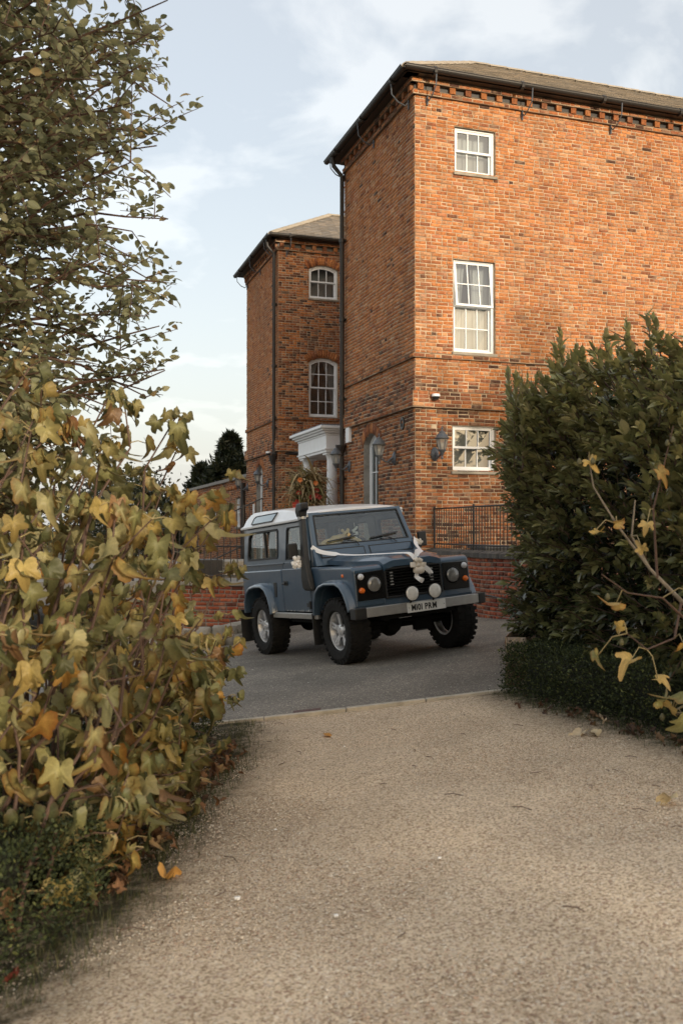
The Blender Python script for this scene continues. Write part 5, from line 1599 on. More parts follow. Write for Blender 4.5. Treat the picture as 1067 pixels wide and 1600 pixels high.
# number plate
M_plate = mat('plate_white', (.70, .70, .67), .35)
b = MB(); b.box((.592, -.215, .548), (.598, .315, .664)); npl = cb('number_plate', b, M_plate, bevel=.003)
def letters(txt, size, M, parent, m, name='letter', width=.72, bold=.012, gap=.0, depth=.003):
    x = 0; objs = []
    fc = bpy.data.curves.new('txt', 'FONT')
    tmp = bpy.data.objects.new('txt', fc); col.objects.link(tmp)
    for ch_ in txt:
        if ch_ == ' ': x += size * .30; continue
        fc.body = ch_; fc.size = size; fc.offset = bold * size * 2; fc.extrude = depth / 2
        bpy.context.view_layer.update()
        me = bpy.data.meshes.new_from_object(tmp.evaluated_get(bpy.context.evaluated_depsgraph_get()))
        xs_ = [v.co.x for v in me.vertices]
        w0, w1 = min(xs_), max(xs_)
        me.transform(Matrix.Translation((-w0, 0, 0))); me.transform(Matrix.Diagonal((width, 1, 1, 1)))
        me.transform(Matrix.Translation((x, 0, 0))); x += (w1 - w0) * width + size * .085
        me.transform(M); me.name = name; me.materials.clear(); me.materials.append(m); objs.append(me)
    bpy.data.objects.remove(tmp)
    for me in objs:
        obj(name, me, parent, local=True)
    return x
M_ink = mat('plate_ink', (.006, .006, .006), .5)
Mt = Matrix(((0, 0, 1, .5995), (1, 0, 0, -.157), (0, 1, 0, .571), (0, 0, 0, 1)))
letters('M101 PRM', .098, Mt, npl, M_ink, bold=.014, width=.82)
for y in (-.19, .29):
    b = MB(); b.lathe([(.005, 0), (.004, .003), (0, .003)], 8, M=Matrix.Translation((.598, y, .606)) @ Matrix.Rotation(math.pi / 2, 4, 'Y')); b.build('screw', M_black, npl, local=True)
# spot lamps on the bumper
for y in (-.165, .145):
    Mh = Matrix.Translation((.66, y, .775)) @ Matrix.Rotation(math.pi / 2, 4, 'Y')
    b = MB(); b.lathe([(.0, -.085), (.05, -.075), (.08, -.04), (.09, -.005), (.092, .004), (.084, .008)], 26, M=Mh); b.tube([(.62, y, .69), (.60, y, .667)], .012, 8); sp_ = cb('spot_lamp', b, M_gloss, smooth=True)
    b = MB(); b.lathe([(.084, .004), (.07, .013), (.04, .019), (.0, .022)], 26, M=Mh); b.build('lens', M_slens2 if 'M_slens2' in globals() else mat('spot_lens', (.78, .76, .70), .18, coat=.6, noise=(25, .6, (.60, .58, .54))), sp_, local=True, smooth=True)
    M_slens2 = MATS['spot_lens']
# wheels
def wheel(x, y, s, steer=0):
    Mx = Matrix.Translation((x, s * y, .40)) @ Matrix.Rotation(steer, 4, 'Z') @ Matrix.Rotation(-s * math.pi / 2, 4, 'X')   # local z outwards
    b = MB(); b.lathe([(.205, .03), (.218, .075), (.222, .098), (.228, .100), (.232, .095), (.228, .06), (.21, .02), (.205, -.12), (.23, -.125)], 40, M=Mx); wh = cb('wheel', b, M_wheel, smooth=True)
    b = MB(); b.lathe([(.0, -.03), (.205, -.03)], 28, M=Mx); b.build('brake_disc', M_under, wh, local=True)
    b = MB(); b.lathe([(.225, -.12), (.25, -.132), (.33, -.142), (.375, -.130), (.392, -.10), (.392, .09), (.372, .122), (.330, .138), (.25, .128), (.228, .103)], 48, M=Mx)
    for k in range(30):
        an = 2 * math.pi * k / 30
        for zc_, off in ((.085, 0), (.0, .5), (-.085, .0)):
            a0 = an + off * .21; da = .070 if zc_ else .082
            P = []
            z0_, z1_ = zc_ - .038, zc_ + (.050 if zc_ > 0 else .038)
            if zc_ < 0: z0_ = zc_ - .050
            for rr in (.386, .4005):
                for (aa, zz) in ((a0 - da, z0_), (a0 + da, z0_), (a0 + da * .8, z1_), (a0 - da * .8, z1_)):
                    P.append(Mx @ Vector((rr * math.cos(aa), rr * math.sin(aa), zz)))
            b.hexa(P)
        P = []
        for (zz, rr0) in ((.118, .345), (.136, .345)):
            for (aa, rr) in ((an - .05, .335), (an + .05, .335), (an + .06, .384), (an - .06, .384)):
                P.append(Mx @ Vector((rr * math.cos(aa), rr * math.sin(aa), zz - (.012 if rr > .36 else -.004))))
        b.hexa(P)
    b.build('tyre', M_rub, wh, local=True)
    for k in range(5):
        an = 2 * math.pi * k / 5 + .3
        b = MB()
        for d_ in (-.125, .125):
            a1 = an + d_; a0 = an + d_ * .6
            P = []
            for zz in (0, 1):
                for (rr, w_, aa) in ((.045, .016, a0), (.205, .014, a1)):
                    for sg in (-1, 1):
                        z = (.035, .062)[zz] if rr < .1 else (.052, .084)[zz]
                        P.append(Mx @ Vector((rr * math.cos(aa) - sg * w_ * math.sin(aa), rr * math.sin(aa) + sg * w_ * math.cos(aa), z)))
            b.hexa([P[0], P[1], P[3], P[2], P[4], P[5], P[7], P[6]])
        # web between the twin ribs
        P = []
        for z in (.035, .050):
            for (rr, aa) in ((.05, an - .5), (.05, an + .5), (.10, an + .12), (.10, an - .12)):
                P.append(Mx @ Vector((rr * math.cos(aa), rr * math.sin(aa), z + (.010 if rr > .1 else 0))))
        b.hexa(P)
        b.build('spoke', M_wheel, wh, local=True, bevel=.004)
    b = MB(); b.lathe([(.078, .03), (.076, .066), (.060, .075), (.040, .078), (.036, .096), (.0, .100)], 24, M=Mx)
    b.build('hub_cap', M_wheel, wh, local=True, smooth=True)
    for k in range(5):
        an = 2 * math.pi * k / 5 + .3 + .628
        c_ = Mx @ Vector((.072 * math.cos(an), .072 * math.sin(an), .055)); d_ = Mx @ Vector((.072 * math.cos(an), .072 * math.sin(an), .082))
        b = MB(); b.tube([c_, d_], .010, 6); b.build('wheel_nut', M_chrome, wh, local=True)
wheel(0, .745, -1, .0); wheel(0, .745, 1, .0); wheel(-2.36, .745, -1); wheel(-2.36, .745, 1)
# underneath
b = MB()
for s in (-1, 1): b.box((-3.1, s * .42 - .04, .48), (.46, s * .42 + .04, .60))
cb('chassis_rail', b, M_under)
b = MB(); b.box((-3.1, -.74, .60), (.40, .74, .64)); b.box((-1.7, -.70, .46), (-.8, -.40, .62)); b.box((-1.9, -.3, .36), (-.7, .3, .60)); cb('floor', b, M_under)
for x in (0, -2.36):
    b = MB(); b.tube([(x, -.62, .40), (x, .62, .40)], .055, 10); b.lathe([(.0, -.16), (.10, -.12), (.15, 0), (.10, .12), (0, .16)], 16, M=Matrix.Translation((x, -.14, .40)) @ Matrix.Rotation(math.pi / 2, 4, 'Y')); cb('axle', b, M_under, smooth=True)
    for s in (-1, 1):
        b = MB(); b.tube([(x - .02, s * .50, .44), (x - .02, s * .50, .80)], .055, 10); cb('spring', b, M_under)
b = MB(); b.tube([(.16, -.62, .45), (.16, .60, .42)], .02, 8); cb('steering_rod', b, M_under)
b = MB(); b.box((.10, .12, .30), (.16, .36, .52)); cb('guard_plate', b, M_under)
# inner wheel well walls so that no light leaks through
b = MB(); b.box((-3.05, -.46, .60), (-.78, .46, .66)); b.box((-.74, -.70, .64), (-.70, .70, 1.25)); cb('bulkhead', b, M_under)
# cabin
b = MB(); b.box((-.86, -.68, 1.17), (-.72, .68, 1.375)); cb('dashboard', b, M_int, bevel=.02)
for s in (-1, 1):
    b = MB(); b.box((-1.68, s * .38 - .24, .80), (-1.18, s * .38 + .24, .97)); b.hexa([(-1.70, s * .38 - .24, .95), (-1.56, s * .38 - .24, .95), (-1.56, s * .38 + .24, .95), (-1.70, s * .38 + .24, .95), (-1.86, s * .38 - .21, 1.50), (-1.76, s * .38 - .21, 1.50), (-1.76, s * .38 + .21, 1.50), (-1.86, s * .38 + .21, 1.50)])
    se1 = cb('seat', b, M_seat, bevel=.035)
    b = MB(); b.box((-1.88, s * .38 - .13, 1.53), (-1.78, s * .38 + .13, 1.70)); b.build('headrest', M_seat, se1, local=True, bevel=.03)
b = MB(); n = 28; cW = Vector((-1.04, -.38, 1.32)); ax = Vector((.55, 0, -1)).normalized(); ux = Vector((0, 1, 0)); uy = ax.cross(ux)
b.tube([cW + (ux * math.cos(2 * math.pi * k / n) + uy * math.sin(2 * math.pi * k / n)) * .20 for k in range(n + 1)], .014, 8, caps=False)
for k in range(4): b.tube([cW, cW + (ux * math.cos(math.pi / 2 * k + .8) + uy * math.sin(math.pi / 2 * k + .8)) * .2], .012, 6)
b.tube([cW, cW + Vector((.22, 0, -.2))], .03, 8); cb('steering_wheel', b, M_int, smooth=True)
b = MB(); b.box((-1.00, -.10, 1.70), (-.985, .10, 1.765)); cb('interior_mirror', b, M_int, bevel=.008)
b = MB(); b.box((-3.0, -.66, .66), (-2.0, .66, .95)); cb('rear_bench', b, M_int)
# door mirrors
for s in (-1, 1):
    b = MB(); b.box((-.875, min(s * .89, s * 1.02), 1.30), (-.83, max(s * .89, s * 1.02), 1.50)); mi_ = cb('door_mirror', b, M_black, bevel=.018)
    b = MB(); b.tube([(-.80, s * .79, 1.22), (-.82, s * .87, 1.25), (-.85, s * .955, 1.33)], .012, 8); b.build('mirror_arm', M_black, mi_, local=True)
    b = MB(); b.box((-.881, min(s * .90, s * 1.01), 1.31), (-.877, max(s * .90, s * 1.01), 1.49)); b.build('mirror_glass', M_chrome, mi_, local=True)
# snorkel: box on the wing side, tube up the pillar, ram head
b = MB()
def ring(c, hx, hy): return [(c[0] - hx, c[1] - hy, c[2]), (c[0] + hx, c[1] - hy, c[2]), (c[0] + hx, c[1] + hy, c[2]), (c[0] - hx, c[1] + hy, c[2])]
secs = [ring((-.70, -.835, .885), .105, .028), ring((-.715, -.845, .93), .115, .04), ring((-.73, -.85, 1.06), .095, .045), ring((-.735, -.85, 1.18), .066, .042), ring((-.745, -.845, 1.35), .050, .038), ring((-.815, -.80, 1.72), .045, .036), ring((-.835, -.79, 1.80), .043, .036)]
V = [p for s_ in secs for p in s_]; F = [(3, 2, 1, 0)]
for i in range(len(secs) - 1):
    for k in range(4): F.append((i * 4 + k, i * 4 + (k + 1) % 4, i * 4 + 4 + (k + 1) % 4, i * 4 + 4 + k))
F.append(tuple((len(secs) - 1) * 4 + k for k in range(4)))
b.add(V, F); sn = cb('snorkel', b, M_black, bevel=.018)
b = MB(); b.tube([(-.838, -.79, 1.79), (-.842, -.79, 1.83)], .056, 16); b.build('clamp', M_alu, sn, local=True)
b = MB()
SH = Vector((.165, 0, -.035))
secs = [[(-1.07, -.84, 1.855), (-.95, -.84, 1.855), (-.95, -.74, 1.855), (-1.07, -.74, 1.855)], [(-1.08, -.85, 1.93), (-.94, -.85, 1.93), (-.94, -.73, 1.93), (-1.08, -.73, 1.93)], [(-1.07, -.845, 1.99), (-.88, -.845, 1.945), (-.88, -.735, 1.945), (-1.07, -.735, 1.99)], [(-1.04, -.84, 2.035), (-.87, -.84, 2.035), (-.87, -.74, 2.035), (-1.04, -.74, 2.035)]]
V = [tuple(Vector(p) + SH) for s_ in secs for p in s_]; F = [(3, 2, 1, 0)]
for i in range(3):
    for k in range(4): F.append((i * 4 + k, i * 4 + (k + 1) % 4, i * 4 + 4 + (k + 1) % 4, i * 4 + 4 + k))
F.append((12, 13, 14, 15)); b.add(V, F)
b.build('intake_head', M_black, sn, local=True, bevel=.022)
# chipped paint along the foot of the door
b = MB(); q_ = random.Random(4)
for k in range(26):
    x = -1.60 + .78 * q_.random(); w_ = q_.uniform(.004, .02); h = q_.uniform(.006, .03)
    b.add([(x, -.8022, .617), (x + w_, -.8022, .615), (x + w_ * .7, -.8022, .617 + h), (x + w_ * .2, -.8022, .617 + h * .8)], [(0, 1, 2, 3)])
cb('paint_chips', b, mat('bare_metal', (.45, .44, .40), .5), kind='stuff', fix=False)
# light specks of tape on the front valance etc. stay out

# ---------------------------------------------------------------- ribbons, bows and toys (things of their own)
CM = PM[car.name]
def cw(x, y, z): return CM @ Vector((x, y, z))
M_rib = mat('ribbon', (.86, .84, .81), .5, sheen=.3)
M_cream = mat('cream_bow', (.74, .66, .55), .6)
def ribbon_strip(b, pts, wd, side_v, n=8, wave=.0):
    P = [Vector(p) for p in pts]; Q = []
    for i in range(len(P) - 1):
        p0 = P[max(i - 1, 0)]; p1 = P[i]; p2 = P[i + 1]; p3 = P[min(i + 2, len(P) - 1)]
        for k in range(n):
            t = k / n
            Q.append(.5 * ((2 * p1) + (p2 - p0) * t + (2 * p0 - 5 * p1 + 4 * p2 - p3) * t * t + (3 * p1 - p0 - 3 * p2 + p3) * t ** 3))
    Q.append(P[-1]); V = []; F = []
    for i, q in enumerate(Q):
        t = (Q[min(i + 1, len(Q) - 1)] - Q[max(i - 1, 0)]).normalized()
        sv_ = Vector(side_v(i / (len(Q) - 1)) if callable(side_v) else side_v); sv_ = (sv_ - t * sv_.dot(t)).normalized()
        nn = t.cross(sv_)
        for u in (-1, -.33, .33, 1):
            V.append(q + sv_ * u * wd / 2 + nn * (wave * math.sin(i * .9) + .004 * (1 - u * u)))
    for i in range(len(Q) - 1):
        for k in range(3): F.append((i * 4 + k, i * 4 + k + 1, i * 4 + 5 + k, i * 4 + 4 + k))
    b.add([CM @ v for v in V], F)
rb_ = empty('wedding_ribbon', tuple(cw(.45, .08, 1.12)), 'white ribbon stretched over the bonnet to a bow above the grille', 'ribbon')
yb_ = .035
b = MB(); ribbon_strip(b, [(-.72, -.75, 1.43), (-.60, -.66, 1.35), (-.25, -.45, 1.285), (.10, -.20, 1.263), (.30, -.08, 1.255), (.415, 0, 1.235), (.475, yb_, 1.15)], .058, lambda t: (.0 if t > .25 else .2, 1 if t < .6 else .8, .12 if t > .25 else .8)); b.build('ribbon', M_rib, rb_, smooth=True, fix=False)
b = MB(); ribbon_strip(b, [(-.70, .77, 1.42), (-.56, .68, 1.34), (-.2, .50, 1.285), (.12, .33, 1.263), (.30, .20, 1.255), (.415, .10, 1.235), (.475, yb_, 1.15)], .075, lambda t: (.3, -.8, .3)); b.build('ribbon', M_rib, rb_, smooth=True, fix=False)
def bow(parent, c, s, seed=1, m=M_cream, tails=True):
    q = random.Random(seed); c = Vector(c)
    for k in range(6):
        a = k * 1.047 + q.uniform(-.2, .2); d = Vector((q.uniform(.0, .25), math.cos(a), math.sin(a) * .85))
        e = Vector((1, 0, .1)); ln_ = q.uniform(.8, 1.1)
        b = MB(); ribbon_strip(b, [c, c + d * .045 * s * ln_ + e * .030 * s, c + d * .082 * s * ln_ + e * .012 * s, c + d * .05 * s * ln_, c], .042 * s, (.15, -math.sin(a), math.cos(a)), n=5); b.build('loop', m, parent, smooth=True, fix=False)
    b = MB(); b.lathe([(0, -.02 * s), (.02 * s, -.012 * s), (.024 * s, 0), (.016 * s, .02 * s), (0, .026 * s)], 10, M=CM @ Matrix.Translation(c + Vector((.02, 0, 0)))); b.build('knot', m, parent, smooth=True)
bow(rb_, (.49, yb_, 1.09), 1.45, 3)
b = MB(); ribbon_strip(b, [(.50, yb_, 1.08), (.52, yb_ - .02, 1.01), (.51, yb_ - .03, .96), (.53, yb_ + .0, .92), (.52, yb_ + .05, .895)], .06, (0, 1, .2)); b.build('tail', M_rib, rb_, smooth=True, fix=False)
b = MB(); ribbon_strip(b, [(.50, yb_, 1.08), (.53, yb_ + .07, 1.06), (.53, yb_ + .13, 1.02), (.51, yb_ + .17, .98), (.52, yb_ + .15, .96)], .06, (.2, .5, .9)); b.build('tail', M_rib, rb_, smooth=True, fix=False)
mb_ = empty('mirror_bow', tuple(cw(-.9, -.9, 1.27)), 'white tulle bow tied below the near side door mirror', 'bow')
bow(mb_, (-.84, -.93, 1.25), 1.15, 5, M_rib); bow(mb_, (-.80, -.90, 1.23), .8, 6, M_rib)
mb_ = empty('mirror_bow', tuple(cw(-.7, .8, 1.38)), 'small pinkish bow at the far side foot of the windscreen', 'bow')
bow(mb_, (-.68, .80, 1.36), .7, 8)
# teddy bear leaning on the dashboard
M_ted = mat('plush', (.70, .50, .25), .95, noise=(60, .5, (.58, .39, .18)), bump=(160, .6, .004))
ted = empty('teddy_bear', tuple(cw(-.84, -.30, 1.375)), 'tan teddy bear lying behind the windscreen over the steering wheel', 'toy')
def blob_body(name, balls, m, parent):
    mbd = bpy.data.metaballs.new(name); mbd.resolution = .012; mbd.render_resolution = .012; mbd.threshold = .35
    for (x, y, z, r_) in balls:
        e = mbd.elements.new(); e.co = (x, y, z); e.radius = r_
    t = bpy.data.objects.new(name + '_tmp', mbd); col.objects.link(t); bpy.context.view_layer.update()
    me = bpy.data.meshes.new_from_object(t.evaluated_get(bpy.context.evaluated_depsgraph_get()))
    bpy.data.objects.remove(t); me.transform(CM); me.name = name; me.materials.clear(); me.materials.append(m)
    me.polygons.foreach_set('use_smooth', [True] * len(me.polygons))
    return obj(name, me, parent)
X, Y, Z_ = -.84, -.36, 1.455
balls = [(X, Y, Z_ + .03, .10), (X, Y + .07, Z_ + .045, .09)]
balls += [(X + .01, Y + .17, Z_ + .085, .085), (X + .01, Y + .20, Z_ + .15, .035), (X - .03, Y + .14, Z_ + .15, .035), (X + .06, Y + .185, Z_ + .07, .045)]
for t in range(5): balls += [(X + .02, Y - .05 - .035 * t, Z_ + .03 - .008 * t * t * .3, .055), (X + .03, Y + .22 + .03 * t, Z_ + .04 - .012 * t, .05)]
for t in range(4): balls += [(X + .05, Y - .02 - .03 * t, Z_ - .01, .05)]
blob_body('bear_body', balls, M_ted, ted)
for dy in (-.025, .025):
    b = MB(); b.lathe([(0, .012), (.008, .008), (.011, 0), (0, -.01)], 8, M=CM @ Matrix.Translation((X + .088, Y + .175 + dy, Z_ + .105))); b.build('eye', M_gloss, ted)
b = MB(); b.lathe([(0, .012), (.010, .006), (.012, 0), (0, -.01)], 8, M=CM @ Matrix.Translation((X + .105, Y + .185, Z_ + .075))); b.build('nose', M_gloss, ted)
hc = empty('hanging_charm', tuple(cw(-.97, .03, 1.6)), 'pale lace charm hanging from the inside mirror', 'charm')
b = MB(); b.tube([cw(-.98, .02, 1.70), cw(-.98, .02, 1.64)], .003, 4); b.build('cord', M_rib, hc)
b = MB()
for k in range(9):
    a = k * .7; b.lathe([(.0, .02), (.018, .01), (.02, -.01), (0, -.02)], 8, M=CM @ Matrix.Translation((-.975, .02 + .028 * math.cos(a * 2), 1.63 - .017 * k)))
b.build('charm_body', M_rib, hc)
ss = empty('seat_sash', tuple(cw(-1.75, -.38, 1.6)), 'white cover draped over the driver headrest inside the car', 'cover')
b = MB(); b.hexa([cw(-1.87, -.45, 1.47), cw(-1.755, -.45, 1.47), cw(-1.755, -.32, 1.47), cw(-1.87, -.32, 1.47), cw(-1.89, -.46, 1.71), cw(-1.77, -.46, 1.71), cw(-1.77, -.34, 1.72), cw(-1.89, -.34, 1.72)]); b.build('cloth', M_rib, ss, bevel=.02)
SHADE_TREES = [(18.5 + 5.0 * i + (1.3 if i % 2 else 0), -28 - (3.4 if i % 2 else 0), (13.0 if i == 0 else 15.8) + .8 * math.sin(i * 2.1), 4.6 if i else 3.4) for i in range(7)]  # row of out-of-view trees, placed and sized for the shade they cast
# ================================================================ PLANTS
def leaf_shape_oval(n=6, wd=.5, fold=.12, curl=.15):
    """unit length leaf along +x, base at the origin, folded on the midrib; quads left and right"""
    V = []; F = []
    for i in range(n + 1):
        t = i / n; w_ = wd * .5 * (math.sin(math.pi * min(1, t ** .85)) ** .8 if 0 < t < 1 else .0)
        z = -curl * t * t
        V += [(t, w_, z + fold * w_ * 2), (t, 0, z), (t, -w_, z + fold * w_ * 2)]
    for i in range(n):
        a = 3 * i
        F += [(a, a + 1, a + 4, a + 3), (a + 1, a + 2, a + 5, a + 4)]
    return np.array(V, 'f'), np.array(F, 'i')

def leaf_shape_lobed(variant=0, droop=.5, fold=.35):
    """fig-like leaf: three to five rounded lobes; triangles fanning from the stalk; about 40 triangles"""
    r = random.Random(variant * 13 + 1)
    n = 40; V = [(0.0, 0, 0)]; lob = 5
    ring = []
    for k in range(n + 1):
        th = math.radians(-172 + 344 * k / n)
        d = abs(math.degrees(th))
        ln = .0
        for c_, amp, wd in ((0, .95, 23), (52, .80, 19), (-52, .80, 19), (112, .50, 26), (-112, .50, 26)):
            dd = (math.degrees(th) - c_) / wd
            ln = max(ln, amp * math.exp(-.5 * dd * dd * 1.2) if abs(dd) < 2.2 else 0)
        ln = max(ln, .50 if d < 130 else .40 * (172 - d) / 42 + .10) * (1 + .05 * math.sin(k * 2.3 + variant))
        ring.append((ln * math.cos(th), ln * math.sin(th)))
    mid = [(x * .5, y * .5) for x, y in ring]
    def z(x, y):
        rr = math.hypot(x, y)
        q = -droop * max(0, x) ** 2 * .8 - droop * .6 * y * y + fold * abs(y) * .55 * (1 - .3 * rr)
        q += .07 * math.sin(5 * x + variant * 2) + .06 * math.sin(7 * y + variant)
        th = math.atan2(y, x)                      # puckered between the veins
        q += .035 * math.cos(th * 6.9) * rr
        return q
    V += [(x, y, z(x, y)) for x, y in mid] + [(x, y, z(x, y)) for x, y in ring]
    # long edges curl
    F = []
    m = n + 1
    for k in range(n):
        F.append((0, 1 + k, 2 + k)); F.append((1 + k, 1 + m + k, 2 + m + k)); F.append((1 + k, 2 + m + k, 2 + k))
    V = np.array(V, 'f')
    ph = [.15, .75, 1.05, .45, .95, .3, .62, 1.2][variant % 8]      # each leaf closed by its own amount along the midrib
    rad = np.hypot(V[:, 0], V[:, 1])
    fac = np.stack([1.12 - .22 * rad, 1.12 - .30 * rad, 1.05 - .25 * rad], 1)
    if variant % 3 == 1: fac[-m:] *= np.array([.85, .62, .5])       # browned rim
    ang = np.arctan2(V[:, 1], V[:, 0]); vein = np.cos(ang * 6.9) > .8
    fac[vein] *= 1.18
    a = np.abs(V[:, 1]); sg = np.sign(V[:, 1])
    if variant % 3 == 2:                                             # rolled, dying leaf
        q = V[:, 1] * 2.6; V[:, 1] = np.sin(q) / 2.6; V[:, 2] += (1 - np.cos(q)) / 2.2
    else:
        V[:, 1] = sg * a * math.cos(ph); V[:, 2] += a * math.sin(ph)
    q = V[:, 0] * (.9 + .5 * (variant % 2)); V[:, 0] = np.where(q > 0, np.sin(q) / (.9 + .5 * (variant % 2)), V[:, 0]); V[:, 2] -= np.where(q > 0, (1 - np.cos(q)) * .7, 0)
    return V * np.array([.66, .66, .66]), np.array(F, 'i'), fac

def frames(P, D, roll, S, up=None):
    """leaf frames: x along D, local z near up rotated by roll"""
    D = D / np.linalg.norm(D, axis=1, keepdims=True)
    U = np.tile(np.array([[0, 0, 1.]]), (len(D), 1)) if up is None else up
    Yv = np.cross(U, D); ln = np.linalg.norm(Yv, axis=1, keepdims=True); bad = ln[:, 0] < 1e-3
    Yv[bad] = (1, 0, 0); ln[bad] = 1; Yv /= ln
    Zv = np.cross(D, Yv)
    c, s = np.cos(roll)[:, None], np.sin(roll)[:, None]
    Y2 = Yv * c + Zv * s; Z2 = -Yv * s + Zv * c
    M = np.stack([D, Y2, Z2], -1) * S[:, None, None]
    return M

def scatter_leaves(name, shapes, P, M, cols, parent, mt, nsingle, score=None, single_name='leaf', stuff_name='foliage', seed=0):
    """the nsingle best scored leaves become objects sharing mesh data, the rest one mesh"""
    r = np.random.default_rng(seed); n = len(P)
    sh = r.integers(0, len(shapes), n)
    ci = r.integers(0, 6, n)
    # quantise colours so that alike leaves share a mesh
    if score is None: score = np.linalg.norm(P - np.array([0, 0, CZ]), axis=1)
    order = np.argsort(score); sel = set(order[:nsingle].tolist())
    selm = np.zeros(n, bool); selm[list(sel)] = True
    pal = {}
    rest = ~selm
    Vs = []; Fs = []; Cs = []; off = 0
    for k, (V, F, *fc) in enumerate(shapes):
        m = rest & (sh == k)
        if not m.any(): continue
        W = np.einsum('nij,vj->nvi', M[m], V) + P[m][:, None]
        c = np.repeat(cols[m], len(V), 0)
        if fc: c = c * np.tile(fc[0], (int(m.sum()), 1))
        # slight variation over each leaf: yellow or brown tips
        Vs.append(W.reshape(-1, 3)); cnt = m.sum()
        Fs.append((F[None] + (np.arange(cnt) * len(V))[:, None, None]).reshape(-1, F.shape[1]) + off); off += cnt * len(V)
        Cs.append(c)
    if Vs:
        obj(stuff_name, np_mesh(stuff_name, np.concatenate(Vs), np.concatenate(Fs), mt, np.concatenate(Cs), smooth=True), parent, kind='stuff')
    cache = {}
    pinv = wm(parent).inverted()
    cq = np.round(cols / .03).astype(int)
    for i in np.nonzero(selm)[0]:
        key = (int(sh[i]), tuple(cq[i]))
        if key not in cache:
            V, F, *fc = shapes[sh[i]]
            cc = np.repeat(cols[i][None], len(V), 0)
            cache[key] = np_mesh(single_name, V, F, mt, cc * fc[0] if fc else cc, smooth=True)
        o = bpy.data.objects.new(single_name, cache[key])
        mm = Matrix.Identity(4)
        for a in range(3):
            for b_ in range(3): mm[a][b_] = float(M[i, a, b_])
        mm.translation = Vector([float(q) for q in P[i]])
        o.matrix_basis = mm; col.objects.link(o); o.parent = parent; o.matrix_parent_inverse = pinv

def merge_tubes(name, paths, mt, parent, n=5, kind='stuff'):
    b = MB()
    for pts, rr in paths: b.tube(pts, rr, n, caps=False)
    return b.build(name, mt, parent, fix=False, smooth=True, kind=kind)

def pick(palette, weights, n, r, jit=.25):
    p = np.array(palette)[r.choice(len(palette), n, p=np.array(weights) / sum(weights))]
    return p * (1 + jit * (r.random((n, 1)) - .5) * 2) 

# view helper for choosing which leaves are big enough on the picture to be single parts
def in_view(P, margin=.0):
    y = np.maximum(P[:, 1], .1)
    u = P[:, 0] / y; v = (P[:, 2] - CZ) / y
    return (np.abs(u) < .343 + margin) & (v < .533) & (v > -.50) & (P[:, 1] > 1)

